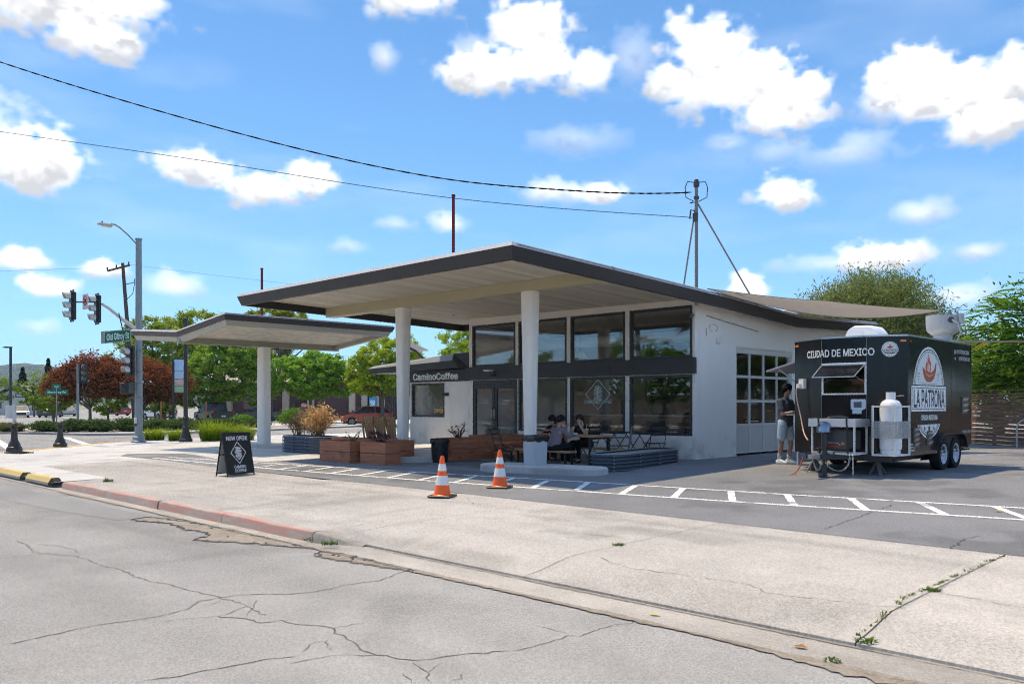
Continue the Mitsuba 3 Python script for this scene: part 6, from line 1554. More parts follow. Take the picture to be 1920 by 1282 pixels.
tree('weeping_tree', 'large olive-green weeping tree rising behind the shop roof', (-6.3, 24.8, 0), [(0, 0, 5.3, 3.0, 3.0, 2.4), (-2.2, 0, 4.8, 1.8, 1.8, 2.2), (2.0, -.5, 5.2, 2.2, 2.0, 2.4), (.6, .4, 6.7, 1.7, 1.7, 1.2), (3.4, 0, 4.4, 1.6, 1.6, 2.2)], 60000, .22, (.075, .10, .028), (.36, .41, .13), 22, trunk=.28, th=3.2, droop=-.9, shape=.22, spread=.13, clusters=560, up=.1, gaps=.46)
# more trees out of frame on the right, behind the fence, that the glass mirrors
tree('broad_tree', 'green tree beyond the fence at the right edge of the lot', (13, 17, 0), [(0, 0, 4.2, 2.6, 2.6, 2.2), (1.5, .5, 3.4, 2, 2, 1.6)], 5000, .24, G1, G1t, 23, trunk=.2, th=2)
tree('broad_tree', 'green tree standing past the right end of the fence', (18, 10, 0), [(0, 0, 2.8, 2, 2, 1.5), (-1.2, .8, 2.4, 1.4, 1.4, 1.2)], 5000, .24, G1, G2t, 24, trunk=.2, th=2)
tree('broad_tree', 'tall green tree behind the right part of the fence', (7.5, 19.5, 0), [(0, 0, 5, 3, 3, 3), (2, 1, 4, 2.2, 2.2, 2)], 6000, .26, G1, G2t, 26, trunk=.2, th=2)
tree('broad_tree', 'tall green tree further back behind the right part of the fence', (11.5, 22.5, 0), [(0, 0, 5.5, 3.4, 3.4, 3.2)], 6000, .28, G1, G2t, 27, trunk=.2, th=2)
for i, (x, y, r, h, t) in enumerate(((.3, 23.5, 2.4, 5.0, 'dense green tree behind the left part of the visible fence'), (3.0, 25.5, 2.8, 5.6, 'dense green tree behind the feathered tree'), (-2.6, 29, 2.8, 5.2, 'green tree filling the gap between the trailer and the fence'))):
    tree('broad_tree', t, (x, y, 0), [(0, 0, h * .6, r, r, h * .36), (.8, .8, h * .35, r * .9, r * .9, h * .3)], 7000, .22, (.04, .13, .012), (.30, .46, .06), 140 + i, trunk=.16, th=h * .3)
# ---- timber fence of horizontal slats
fn = thing('slat_fence', 'weathered timber fence of horizontal slats behind the food trailer', 'fence')
fa, fb = np.array([-3.4, 17.35]), np.array([10.9, 7.25]); ft = (fb - fa) / np.linalg.norm(fb - fa); FL_ = np.linalg.norm(fb - fa); fnrm = np.array([ft[1], -ft[0]]); 
if fnrm[1] > 0: fnrm = -fnrm
rr = random.Random(9); bays = np.linspace(0, FL_, 10)
for i, s in enumerate(bays): q = fa + ft * s + fnrm * -.05; MB((.1, .07, .05)).bar((*q, -.05), (*q, 1.78), .09, .09).put('post', 'old_wood', fn)
for a, e in zip(bays[:-1], bays[1:]):
    z = .06
    for j in range(14):
        h = .112 if j < 10 else .05; p, q = fa + ft * (a + .004), fa + ft * (e - .004); dz = rr.uniform(-.006, .006)
        MB((.2, .15, .12)).bar((*p, z + h / 2 + dz), (*q, z + h / 2 - dz), .022, h).put('slat', 'old_wood', fn); z += h + (.018 if j < 9 else .035)
MB((.2, .15, .12)).bar((*(fa - fnrm * .02), 1.79), (*(fb - fnrm * .02), 1.79), .13, .03).put('cap_rail', 'old_wood', fn)
# bike hoop
hp = thing('bike_rack', 'grey steel hoop for bicycles standing before the timber fence', 'bike rack')
pts = [(3.97, 11.55, 0), (3.97, 11.55, .62)] + [(3.97 + .23 * (1 - math.cos(t)) * 1.0, 11.55 + .10 * (1 - math.cos(t)), .62 + .25 * math.sin(t)) for t in np.linspace(.2, PI - .2, 9)] + [(4.43, 11.75, .62), (4.43, 11.75, 0)]
MB((.42, .44, .45)).tube(pts, .028, k=10).put('hoop', 'satin', hp)
b = MB((.4, .42, .43))
for (x, y) in ((3.97, 11.55), (4.43, 11.75)): b.lathe([(0, .01), (.07, .01), (.07, 0)], at=(x, y, .006))
b.put('foot_plate', 'satin', hp)
# ---- shade sails
def sail(name, text, A, B, C_, sag, c, n=14, edges=(0, 0, 0)):
    A, B, C_ = (np.array(q, float) for q in (A, B, C_)); V, idx = [], {}
    for i in range(n + 1):
        for j in range(n + 1 - i):
            u, v = i / n, j / n; w = 1 - u - v
            eu, ev, ew = u, v, w
            pull = .10 * (u * v + v * w + w * u) * 0
            cen = (A + B + C_) / 3; p = A * w + B * u + C_ * v
            p = p + (cen - p) * (edges[0] * 4 * w * u * (1 - v) + edges[1] * 4 * u * v * (1 - w) + edges[2] * 4 * v * w * (1 - u))
            p[2] -= sag * 4 * w * u + .08 * 4 * v * (1 - v) * sag
            idx[i, j] = len(V); V.append(p)
    F = []
    for i in range(n):
        for j in range(n - i):
            F.append((idx[i, j], idx[i + 1, j], idx[i, j + 1]))
            if j < n - i - 1: F.append((idx[i + 1, j], idx[i + 1, j + 1], idx[i, j + 1]))
    k = thing(name, text, 'shade sail')
    key = numbered(k + '__cloth'); scene[key] = mikit.ply((np.array(V), np.array(F)), 'sailcloth', smooth=True)
    b = MB((.2, .19, .18))
    for e in ([idx[i, 0] for i in range(n + 1)], [idx[0, j] for j in range(n + 1)], [idx[i, n - i] for i in range(n + 1)]): b.tube([V[q] for q in e], .012, k=5)
    b.put('hem', 'matte', k)
    return k
scene['sailcloth'] = {'type': 'principledthin', 'base_color': {'type': 'rgb', 'value': [.27, .235, .20]}, 'roughness': .8, 'diff_trans': .5, 'spec_trans': 0.0}
sk = sail('shade_sail', 'taut grey-brown shade sail stretched from the shop roof over the trailer', (.50, -.25, 4.05), (2.95, 8.1, 4.0), (-.25, 7.6, 4.50), .42, None, edges=(.05, .02, .02))
b = MB((.06, .06, .06)).tube([(2.95, 8.1, 4.0), (8.5, 13.6, 4.1)], .008, k=5).put('cable', 'matte', sk)
MB((.1, .1, .1)).tube([(8.5, 13.6, 0), (8.5, 13.6, 4.2)], .06).put('sail_post', 'satin', text='dark post holding the shade sail cable', cat='post')
sk2 = sail('shade_sail', 'second brown shade sail behind the exhaust fan of the trailer', (1.0, 9.8, 3.35), (9.5, 13.6, 3.1), (.5, 13, 3.45), .03, None)
# ---- service mast on the roof, with braces and wires
ms = thing('service_mast', 'steel service mast with two braces standing on the shop roof', 'mast')
MB((.20, .19, .18)).tube([(-.60, 1.0, 3.8), (-.60, 1.0, 6.9)], .042, k=12).put('pipe', 'satin', ms)
MB((.05, .05, .05)).lathe([(.045, 0), (.075, .03), (.075, .12), (.05, .2), (0, .21)], at=(-.60, 1.0, 6.85)).put('weatherhead', 'satin', ms)
MB((.06, .06, .06)).tube([(-.6, 1, 6.55), (-.6, 1, 6.62)], .07).put('collar', 'satin', ms)
MB((.06, .06, .06)).box(-.68, -.55, .95, 1.0, 5.98, 6.2).tube([(-.62, .97, 6.25), (-.70, .9, 6.28), (-.72, .88, 6.05)], .02).put('clamp', 'satin', ms)
for e in ((-1.75, 1.95, 3.75), (.05, 3.1, 3.75)): MB((.24, .23, .22)).tube([(-.60, 1.0, 6.5), e], .022, k=6).put('brace', 'satin', ms)
b = MB((.03, .03, .035))
for s in (-1, 1): b.tube([(-.6 + .05 * s, 1 + .05 * s, 6.98), (-.6 + .16 * s, 1 + .16 * s, 7.0), (-.6 + .2 * s, 1 + .2 * s, 6.85), (-.6 + .19 * s, 1 + .19 * s, 6.6), (-.6 + .05 * s, 1 + .05 * s, 6.5), (-.72, .88, 6.45)], .012, k=5)
b.put('cable_loop', 'matte', ms)
WIRE_A = [(-0.63, 0.81, 6.70), (-2.18, -0.38, 6.75), (-3.84, -1.62, 6.95), (-6.11, -3.32, 7.37), (-9.65, -6.01, 8.49), (-13.35, -8.86, 9.93), (-16.02, -10.83, 11.07), (-19.45, -13.41, 12.66), (-22.79, -15.90, 14.37)]
WIRE_B = [(-0.58, 0.79, 6.05), (-2.73, -0.79, 6.32), (-6.11, -3.32, 6.87), (-9.65, -6.01, 7.68), (-12.72, -8.38, 8.37), (-16.02, -10.83, 9.09), (-19.45, -13.41, 9.86), (-22.79, -15.90, 10.67)]

def wire(pts, r, text, c=(.02, .02, .022), twist=False):
    P = CubicSpline(np.arange(len(pts)), np.array(pts))(np.linspace(0, len(pts) - 1, 120 if not twist else 400))
    b = MB(c)
    if twist:
        for ph in (0, PI):
            s = np.arange(len(P)); b.tube(P + np.column_stack([0 * s, r * np.cos(s * .55 + ph), r * np.sin(s * .55 + ph)]), r, k=5)
    else: b.tube(P, r, k=5)
    return b.put('overhead_wire', 'matte', text=text, cat='wire')
wire(WIRE_A, .011, 'thick twisted overhead wire running to the top of the roof mast', twist=True)
wire(WIRE_B, .009, 'thin overhead wire running to the lower bracket of the roof mast')
b = MB((.75, .75, .73)).box(-.2, .35, 4.6, 5.0, 3.80, 3.98, bev=.02).put('roof_box', 'satin', text='small white box on the low part of the shop roof', cat='box')

# ================================================================ street corner at the left
GREY = lin(128, 140, 146)
sp_ = thing('signal_pole', 'tall grey steel pole with street lamp, mast arm and traffic signals', 'signal pole')
px_, py_, pz_ = -23.75, -3.97, -.21
MB(GREY).tube([(px_, py_, pz_), (px_, py_, 8.02)], [.155, .115], k=18).put('pole', 'satin', sp_)
MB(GREY).lathe([(.135, 0), (.135, .07), (0, .09)], at=(px_, py_, 8.0), k=18).lathe([(.30, -.02), (.30, .05), (.24, .10), (.24, .22), (.17, .26)], at=(px_, py_, pz_), k=18).put('base_and_cap', 'satin', sp_)
MB(GREY).tube([(px_, py_, 7.75), (-23.73, -4.4, 8.15), (-23.6, -4.75, 8.36), (-23.45, -5.0, 8.43), (-23.39, -5.18, 8.43)], .03, k=8).put('lamp_arm', 'satin', sp_)
b = MB((.42, .42, .40)); b.place((-23.37, -5.42, 8.33), R=rotz(-1.5)); b.box(-.30, .26, -.12, .12, 0, .08, bev=.03); b.box(-.26, .10, -.10, .10, -.05, 0, (.62, .62, .58), bev=.02); b.tube([(.1, 0, .08), (.1, 0, .15)], .03, (.15, .15, .15)); b.put('lamp_head', 'satin', sp_)
arm = [(px_, py_, 4.30), (-24.0, -4.5, 4.75), (-24.12, -5.0, 5.18), (-24.13, -5.25, 5.33)]
MB(lin(205, 205, 200)).tube(arm, [.085, .07, .06, .055], k=12).put('mast_arm', 'satin', sp_)
MB((.10, .10, .10)).tube([(-24.13, -5.25, 5.33), (-24.07, -5.6, 5.37), (-23.99, -6.36, 5.31)], .03, k=8).put('arm_extension', 'satin', sp_)
def signal(parent, at, a, name='signal_head', s=1.0):
    """three lights one above the other, facing local +x"""
    k = None; b = MB((.018, .018, .019)).place(at, a).box(-.12 * s, .07 * s, -.16 * s, .16 * s, -.54 * s, .54 * s, bev=.02); b.box(-.02, .0, -.24 * s, .24 * s, -.62 * s, .62 * s)
    k = b.put(name, 'satin', parent)
    for j, c in enumerate(((.16, .02, .015), (.16, .10, .015), (.015, .12, .07))):
        z = (.36 - .36 * j) * s; b = MB((.50, .50, .48)).place(at, a); V = []; n = 14
        for x, r in ((.07, .155), (.34, .145)):
            for i in range(n + 1): t = -PI * .18 + (PI * 1.36) * i / n; V.append((x * s - (.06 * (1 - math.sin(t)) * s if x > .2 else 0), r * math.cos(t) * s, z + r * math.sin(t) * s))
        b.add(V, [(i, i + 1, n + 2 + i, n + 1 + i) for i in range(n)], (.55, .55, .53) if a > 1.5 else (.3, .3, .3)); b.put('visor', 'satin', k)
        MB(c).place(at, a).add([(.075 * s, .14 * s * math.cos(t), z + .14 * s * math.sin(t)) for t in np.arange(14) * PI / 7], [(0, i, i + 1) for i in range(1, 13)]).put('lens', 'gloss', k)
    return k
SA = math.radians(268)
signal(sp_, (-24.15, -5.45, 5.12), SA); signal(sp_, (-24.0, -6.42, 5.15), SA); signal(sp_, (-23.66, -4.38, 3.07), math.radians(285))
b = MB((.72, .72, .70)).place((-24.02, -5.92, 5.36), R=rotz(math.radians(6))); b.box(-.22, .22, -.01, .01, -.30, .30)
ring = Point(0, .05).buffer(.19).difference(Point(0, .05).buffer(.145)); b.prism(ring, -.014, -.011, (.55, .03, .04), plane='xz'); b.prism(LineString([(-.13, .18), (.13, -.08)]).buffer(.024), -.0165, -.014, (.55, .03, .04), plane='xz')
b.prism(LineString([(.05, -.06), (.05, .09), (-.05, .09), (-.05, -.02)]).buffer(.022), -.0135, -.0105, (.02, .02, .02), plane='xz'); b.put('turn_sign', 'matte', sp_, text='white sign with a red ring between the two signals')
def street_sign(parent, A, B, h, txt, name='street_sign', frame=lin(150, 150, 148), depth=.14, tw=.82, th=.5, bold=True):
    F = Face(A[:2], B[:2]); z0, z1 = A[2], B[2]; k0 = MB(frame); zz = lambda u: z0 + (z1 - z0) * u / F.L
    P = lambda u, v, d: (*F.p(u, 0, d)[:2], zz(u) + v)
    q = [P(u, v, d) for d in (0, -depth) for u, v in ((-.05, -h / 2 - .04), (F.L + .05, -h / 2 - .04), (F.L + .05, h / 2 + .04), (-.05, h / 2 + .04))]
    k0.add(q, [(0, 1, 2, 3), (7, 6, 5, 4), (0, 4, 5, 1), (1, 5, 6, 2), (2, 6, 7, 3), (3, 7, 4, 0)]); k = k0.put(name, 'satin', parent)
    b = MB((.006, .17, .10)); b.quad(P(0, -h / 2, .004), P(F.L, -h / 2, .004), P(F.L, h / 2, .004), P(0, h / 2, .004))
    m = meshkit.text_mesh(txt, h * th, .002, bold); v = np.array(m.vertices); v[:, 0] *= F.L * tw / v[:, 0].max(); v[:, 0] += F.L * (1 - tw) / 2
    b.add([P(x, y - h * th / 2, .006 + d) for x, y, d in v], m.faces, (.80, .82, .80)); b.put('face', 'matte', k)
    return k
street_sign(sp_, (-23.52, -5.36, 3.96), (-24.28, -4.12, 4.17), .40, 'Old Gilroy St', th=.62, tw=.9)
b = MB(lin(120, 128, 130)).bar((-23.75, -4.0, 4.45), (-24.2, -4.35, 4.4), .04).bar((-23.70, -4.6, 4.25), (-23.9, -4.7, 5.0), .03, c=(.03, .03, .03)); b.put('sign_bracket', 'satin', sp_)
b = MB((.02, .022, .022)).place((-23.62, -4.46, 1.97), math.radians(-50)).box(-.26, .26, -.18, .18, -.22, .22, bev=.03); b.box(-.22, .22, -.20, -.18, -.18, .18, (.05, .06, .055)); b.put('walk_signal', 'satin', sp_)
b = MB((.6, .6, .6)).box(-23.68, -23.58, -4.19, -4.10, .55, .80, bev=.02); b.box(-23.70, -23.60, -4.20, -4.12, .45, .56, (.05, .05, .05)); b.put('push_button', 'satin', sp_)
b = MB(lin(110, 120, 125))
for z in (1.6, 2.2, 2.65, 3.5): b.tube([(px_ + .165 * math.cos(t), py_ + .165 * math.sin(t), z) for t in np.arange(16) * PI / 8], .016, k=5, closed=True); b.bar((px_, py_ - .1, z), (-23.64, -4.4, z), .03)
b.put('band_clamp', 'satin', sp_)
# dark ornamental lamp post
lp = thing('lamp_post', 'dark bronze lamp post rising behind the corner canopy', 'lamp post'); c = (.030, .028, .027); x, y, z = -21.94, -2.82, -.17
MB(c).lathe([(.26, 0), (.26, .10), (.22, .14), (.17, .34), (.13, .42), (.115, .50), (.14, .52), (.14, .60), (.105, .64), (.095, .9), (.12, .92), (.12, .98), (.085, 1.02), (.07, 4.4), (.065, 4.85), (.09, 4.87), (.09, 4.95), (0, 5.0)], at=(x, y, z), k=16).put('post', 'satin', lp)
# bollards
def bollard(x, y, h, text):
    k = thing('bollard', text, 'bollard', ); z = zg(x, y); s = h / .97
    MB((.034, .029, .026)).lathe([(.25 * s, 0), (.25 * s, .10 * s), (.235 * s, .14 * s), (.20 * s, .17 * s), (.185 * s, .24 * s), (.125 * s, .36 * s), (.105 * s, .46 * s), (.095 * s, .70 * s), (.12 * s, .72 * s), (.12 * s, .75 * s), (.09 * s, .77 * s), (.09 * s, .80 * s), (.08 * s, .81 * s)], at=(x, y, z), k=12, ang=25).put('body', 'satin', k)
    MB((.034, .029, .026)).lathe([(.06 * s, .80 * s), (.11 * s, .83 * s), (.125 * s, .88 * s), (.10 * s, .94 * s), (.05 * s, .97 * s), (0, .975 * s)], at=(x, y, z), k=14).put('cap', 'satin', k)
bollard(-21.19, -9.13, .98, 'left one of two dark ornamental bollards on the corner')
bollard(-22.86, -7.18, .94, 'right one of two dark ornamental bollards on the corner')
MB((.05, .05, .05)).place((-19.6, -9.4, zg(-19.6, -9.4)), .3).bar((-.4, -.22, .02), (.4, -.22, .02), .05, .04).bar((-.4, .22, .02), (.4, .22, .02), .05, .04).bar((-.4, -.22, .02), (-.4, .22, .02), .05, .04).bar((.4, -.22, .02), (.4, .22, .02), .05, .04).put('cover_frame', 'matte', text='small dark rectangular frame lying in the corner pavement', cat='frame')
# wheel stops at the near kerb
def wheel_stop(x0, x1, text):
    k = thing('wheel_stop', text, 'wheel stop'); y = -11.95; z = -.29
    b = MB((.62, .46, .16)); P = [(-.13, 0), (-.13, .05), (-.07, .14), (.07, .14), (.13, .05), (.13, 0)]
    for i in range(6):
        p, q = P[i], P[(i + 1) % 6]; b.quad((x0 + .14, y + p[0], z + p[1]), (x1 - .14, y + p[0], z + p[1]), (x1 - .14, y + q[0], z + q[1]), (x0 + .14, y + q[0], z + q[1]), (.58, .46, .20) if i in (1, 2) else (.35, .33, .3))
    b.put('body', 'matte', k)
    for xa, xb in ((x0, x0 + .14), (x1, x1 - .14)):
        b = MB((.03, .03, .03)); Q = [(xb, y + p[0] * 1.02, z + p[1] * 1.02) for p in P]; q2 = [(xa, y + p[0] * .7, z + p[1] * .55) for p in P]
        for i in range(6): b.quad(Q[i], Q[(i + 1) % 6], q2[(i + 1) % 6], q2[i])
        b.add(q2, [(0, 1, 2, 3), (0, 3, 4, 5)]); b.put('end', 'matte', k)
wheel_stop(-11.4, -9.2, 'yellow wheel stop with black ends at the picture edge, on the near kerb'); wheel_stop(-9.1, -7.25, 'yellow wheel stop with black ends beside the start of the red kerb')
# far corner furniture
pp_ = thing('signal_post', 'short grey post with a pedestrian signal seen edge-on across the crossing', 'signal post'); x, y = -42.72, -.21
MB(lin(140, 150, 150)).tube([(x, y, -.24), (x, y, 3.75)], .075).lathe([(.2, 0), (.14, .12), (.1, .2)], at=(x, y, -.24)).put('post', 'satin', pp_); signal(pp_, (x + .25, y + .25, 3.2), math.radians(-10), s=.95)
ms_ = thing('street_name_post', 'thin post with green Monterey street name signs', 'street sign'); x, y = -41.43, -1.76
MB(lin(150, 155, 150)).tube([(x, y, -.25), (x, y, 2.4)], .035).put('post', 'satin', ms_)
street_sign(ms_, (x - .44, y - .40, 2.02), (x + .40, y + .44, 2.02), .22, 'Monterey Rd', frame=(.01, .17, .10), depth=.02, tw=.9, th=.6); street_sign(ms_, (x - .12, y - .18, 2.34), (x + .08, y + .16, 2.34), .20, '200', frame=(.01, .17, .10), depth=.02, tw=.6, th=.55)
py1 = thing('banner_sign', 'dark post sign with blue, peach and green panels on the far corner', 'sign'); x, y = -40.65, 4.66
MB((.018, .02, .025)).tube([(x, y, -.24), (x, y, 4.0)], .075).put('post', 'satin', py1)
F = Face((x + .02, y + .05), (x + .52, y + .55))
for i, (z0, z1, c) in enumerate(((3.42, 4.1, lin(176, 208, 236)), (2.92, 3.39, lin(180, 208, 232)), (2.50, 2.89, lin(216, 176, 160)), (2.05, 2.47, lin(150, 186, 140)))):
    b = MB(c); F.box(b, 0, F.L, z0, z1, -.02, .02, None)
    for j in range(2): F.box(b, .08, F.L * (.7 - .2 * j), (z0 + z1) / 2 + .05 - .12 * j, (z0 + z1) / 2 + .09 - .12 * j, .021, .024, (.45, .55, .65))
    b.put('panel', 'matte', py1)
b = MB((.03, .05, .10)); F.box(b, -.05, F.L + .05, 4.1, 4.16, -.04, .04, None); F.box(b, -.03, .0, 2.05, 4.1, -.03, .03, None); b.put('frame', 'satin', py1)
up_ = thing('utility_pole', 'brown leaning wooden utility pole with crossarm behind the mast arm', 'utility pole')
u0, u1 = np.array([-48.6, 5.4, -.3]), np.array([-49.15, 4.75, 11.1])
MB((.14, .105, .085)).tube([u0, (u0 + u1) / 2, u1], [.17, .145, .11], k=10).put('pole', 'bark', up_); MB((.13, .1, .08)).bar(u1 + [-.75, -.75, -.55], u1 + [.35, .35, -.15], .1, .12).put('crossarm', 'matte', up_)
b = MB((.05, .05, .06))
for t in (0, .4, .95): q = (u1 + [-.75, -.75, -.5]) * (1 - t) + (u1 + [.35, .35, -.12]) * t; b.tube([q, q + [0, 0, .22]], .05, k=8)
b.tube([u1 + [.1, .1, -1.5], u1 + [.55, .55, -1.35], u1 + [.6, .6, -1.1]], .03).tube([u1 + [.6, .6, -1.3], u1 + [.5, .5, -2.1], u1 + [.15, .15, -2.6]], .025); b.put('insulator', 'satin', up_)
for (a, e, s) in ((u1 + [-.7, -.7, -.3], np.array([-75, -22, 11.0]), .8), (u1 + [0, 0, -.2], np.array([-30, 45, 10.5]), .9), (u1 + [.2, .2, -4.6], np.array([-28, 44, 7.0]), .7), (u1 + [-.2, -.2, -4.9], np.array([-80, -20, 7.5]), .6)):
    m = (a + e) / 2 - [0, 0, s]; wire([tuple(a), tuple((a * 3 + e) / 4 - [0, 0, s * .75]), tuple(m), tuple((a + 3 * e) / 4 - [0, 0, s * .75]), tuple(e)], .012, 'thin distant wire on the leaning utility pole') if False else None
for i, (a, e, t) in enumerate(((u1 + [-.7, -.7, -.3], np.array([-75, -26, 11.0]), 'thin distant wire from the leaning pole to the left edge'), (u1 + [.3, .3, -.1], np.array([-34, 45, 10.3]), 'thin distant wire from the leaning pole towards the shop roof'), (u0 + [-.3, 0, 2.4 + .4], np.array([-110, -30, 5.6]), 'lower thin wire crossing the hills at the left'), (u0 + [-.3, 0, 6.4], np.array([-32, 45, 4.6]), 'lower thin wire from the leaning pole to the right'))):
    wire([tuple(a), tuple((a * 3 + e) / 4 - [0, 0, .5]), tuple((a + e) / 2 - [0, 0, .7]), tuple((a + 3 * e) / 4 - [0, 0, .5]), tuple(e)], .009, t, c=(.16, .18, .20))
fl_ = thing('car_park_lamp', 'tall thin dark lamp post in the car park at the left edge', 'lamp post'); x, y = -101.5, 11.17
MB((.02, .03, .05)).tube([(x, y, -.33), (x, y, 8.1)], .15, k=8).put('post', 'satin', fl_); MB((.02, .03, .05)).box(x - 1.0, x + .1, y - .6, y + .2, 8.0, 8.12).put('head', 'satin', fl_); MB((.6, .58, .55)).lathe([(.55, 0), (.55, 1.5), (0, 1.5)], at=(x, y, -.33), k=12).put('footing', 'matte', fl_)
MB((.62, .62, .6)).tube([(-72.5, 4.1, -.3), (-72.5, 4.1, 1.3)], .16).put('white_post', 'matte', text='white marker post before the dark car at the left', cat='post')

# ================================================================ planting
shrub_rows = [(-46.0, -5.1, 1.7, .75), (-44.6, -4.3, 1.7, .8), (-43.2, -3.6, 1.8, .7), (-41.0, -2.4, 1.9, .85), (-39.7, -1.5, 2.1, 1.0), (-38.6, -.4, 2.1, 1.05), (-38.3, 1.1, 2.2, 1.1), (-38.6, 2.7, 2.2, 1.0), (-39.0, 4.4, 2.2, 1.0), (-39.3, 6.2, 2.1, .9), (-40.2, 8.2, 2.1, .85), (-40.9, 10.4, 2.0, .8)]
SHRUB_TEXT = ['leftmost low shrub of the row along the far kerb', 'second low shrub from the left in the far kerb row', 'third low shrub from the left, left of the Monterey sign post', 'low shrub just right of the Monterey sign post', 'low shrub at the foot of the short signal post', 'dark low shrub under the left red tree', 'dark low shrub right of the left red tree trunk', 'dark low shrub between the two red trees', 'dark low shrub left of the tall signal pole', 'dark low shrub right of the tall signal pole', 'low shrub under the right red tree by the banner sign', 'rightmost low shrub of the row along the far kerb']
for i, (x, y, w, h) in enumerate(shrub_rows):
    shrub('low_shrub', SHRUB_TEXT[i], (x, y, -.22), w, w * .9, h * .68, (.035, .07, .022) if i > 2 else (.08, .11, .035), (.14, .21, .06) if i > 2 else (.22, .24, .09), 4200, .15, 40 + i, group='low shrubs along the far kerb', shape=.4, stems=3, lumpy=.15)
def clump(at, n, h, spread, base, tip, seed, text, group=None, name='grass_clump', w=.026, cat='grass clump', lean=.85):
    k = thing(name, text, cat, group); rng = np.random.RandomState(seed); V, F = blades(rng, at, n, h, spread, lean, w)
    t = np.clip((V[:, 2] - at[2]) / h + rng.normal(0, .12, len(V)), 0, 1)[:, None]; put_leaves('blades', k, V, F, np.array(base) * (1 - t) + np.array(tip) * t)
gc = ((.06, .14, .01), (.42, .52, .04))
clump((-25.25, -2.75, -.2), 420, .62, .42, *gc, 61, 'yellow-green grass clump next to the signal pole'); clump((-23.4, -2.5, -.18), 380, .62, .36, *gc, 62, 'small yellow-green grass clump left of the dark lamp post')
clump((-21.6, -1.75, -.15), 560, .98, .55, *gc, 63, 'largest yellow-green grass clump, right of the dark lamp post'); clump((-20.7, -1.0, -.14), 420, .8, .42, *gc, 64, 'yellow-green grass clump behind the corner canopy column')
for i, (x, y, z, n, h, s, t) in enumerate(((-6.33, -11.3, -.20, 60, .09, .09, 'small green tuft on the apron near the red kerb'), (-2.295, -11.9, -.30, 26, .10, .06, 'dry tuft in the gap of the red kerb'), (2.75, -12.0, -.30, 40, .08, .10, 'green weed at the bare end of the kerb'), (5.60, -10.2, -.183, 60, .035, .07, 'green weed in the middle slab joint'), (8.80, -10.15, -.185, 60, .035, .06, 'green weed where the crack meets the right slab joint'), (8.85, -11.62, -.30, 50, .035, .07, 'weed at the street end of the right slab joint'), (8.83, -12.1, -.335, 36, .03, .06, 'weed in the broken gutter joint'), (-2.2, -8.15, -.15, 16, .04, .2, 'dry weeds along the asphalt edge'), (.95, -8.6, -.155, 14, .05, .06, 'tiny weed beside the front cone'), (2.3, -12.0, -.30, 26, .05, .08, 'dry grass at the foot of the red kerb'), (-.35, .05, .0, 1, .01, .01, None))):
    if t: clump((x, y, z), n, h, s, (.06, .11, .02), (.20, .30, .06) if 'green' in t or 'weed' in t else (.36, .28, .12), 70 + i, t, name='weed', w=.012, cat='weed', lean=1.1)
k = thing('joint_weeds', 'thin green weeds growing along the right slab joint', 'weeds'); label(k, None, kind='stuff'); V_, F_ = [], []; rng = np.random.RandomState(90); nn = 0
for i in range(60):
    t = rng.rand(); v, f = blades(rng, (8.80 + rng.normal(0, .008), -11.6 + 3.4 * t, -.28 + .13 * min(1, t * 4)), 5, .028, .02, 1.3, .008); V_.append(v); F_.append(f + nn); nn += len(v)
V_ = np.vstack(V_); key = k + '__blades'; scene[key] = mikit.ply((V_, np.vstack(F_)), 'leaf', color=np.tile([.12, .17, .04], (len(V_), 1))); 
for x, y, c, t in ((7.31, -11.95, (.62, .52, .22), 'yellow fallen leaf in the gutter'), (8.55, -11.98, (.35, .18, .07), 'brown fallen leaf in the gutter by the right joint'), (7.9, -5.0, (.6, .45, .1), 'yellow fallen leaf between the painted stripes')):
    z = -.325 if y < -11 else zg(x, y) + .012; MB(c).add([(x - .05, y, z), (x, y + .03, z + .018), (x + .055, y + .01, z + .004), (x, y - .028, z + .012)], [(0, 1, 2), (0, 2, 3)]).put('fallen_leaf', 'matte', text=t, cat='leaf')
# ================================================================ trees beyond the crossing
R1, R1t = (.05, .06, .016), (.31, .105, .05)
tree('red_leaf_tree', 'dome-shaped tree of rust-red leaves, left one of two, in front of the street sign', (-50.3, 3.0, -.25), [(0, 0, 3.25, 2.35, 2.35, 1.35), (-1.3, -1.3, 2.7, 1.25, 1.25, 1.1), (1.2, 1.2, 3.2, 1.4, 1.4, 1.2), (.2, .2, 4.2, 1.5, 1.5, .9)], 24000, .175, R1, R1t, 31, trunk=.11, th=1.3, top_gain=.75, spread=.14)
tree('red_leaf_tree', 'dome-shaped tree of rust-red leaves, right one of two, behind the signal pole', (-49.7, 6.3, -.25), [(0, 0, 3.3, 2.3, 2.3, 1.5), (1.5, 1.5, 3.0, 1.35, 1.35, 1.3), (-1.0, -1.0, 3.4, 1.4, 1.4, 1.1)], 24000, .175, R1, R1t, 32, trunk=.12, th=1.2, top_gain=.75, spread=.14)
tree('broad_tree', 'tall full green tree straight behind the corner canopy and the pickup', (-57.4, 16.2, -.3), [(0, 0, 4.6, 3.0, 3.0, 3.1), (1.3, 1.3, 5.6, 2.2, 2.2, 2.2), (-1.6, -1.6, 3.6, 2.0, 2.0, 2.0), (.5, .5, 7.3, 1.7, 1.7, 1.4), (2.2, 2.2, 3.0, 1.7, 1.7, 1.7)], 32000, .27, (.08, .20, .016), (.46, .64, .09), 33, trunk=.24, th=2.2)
tree('broad_tree', 'high yellow-green tree crown peeking above the left end of the corner canopy', (-72.5, 17.2, -.3), [(0, 0, 7.4, 4.2, 4.2, 3.2), (2.6, 2.6, 9.6, 2.4, 2.4, 1.9), (-2.8, -2.6, 5.8, 2.6, 2.6, 2.2)], 17000, .34, G2, (.50, .58, .08), 34, trunk=.3, th=3)
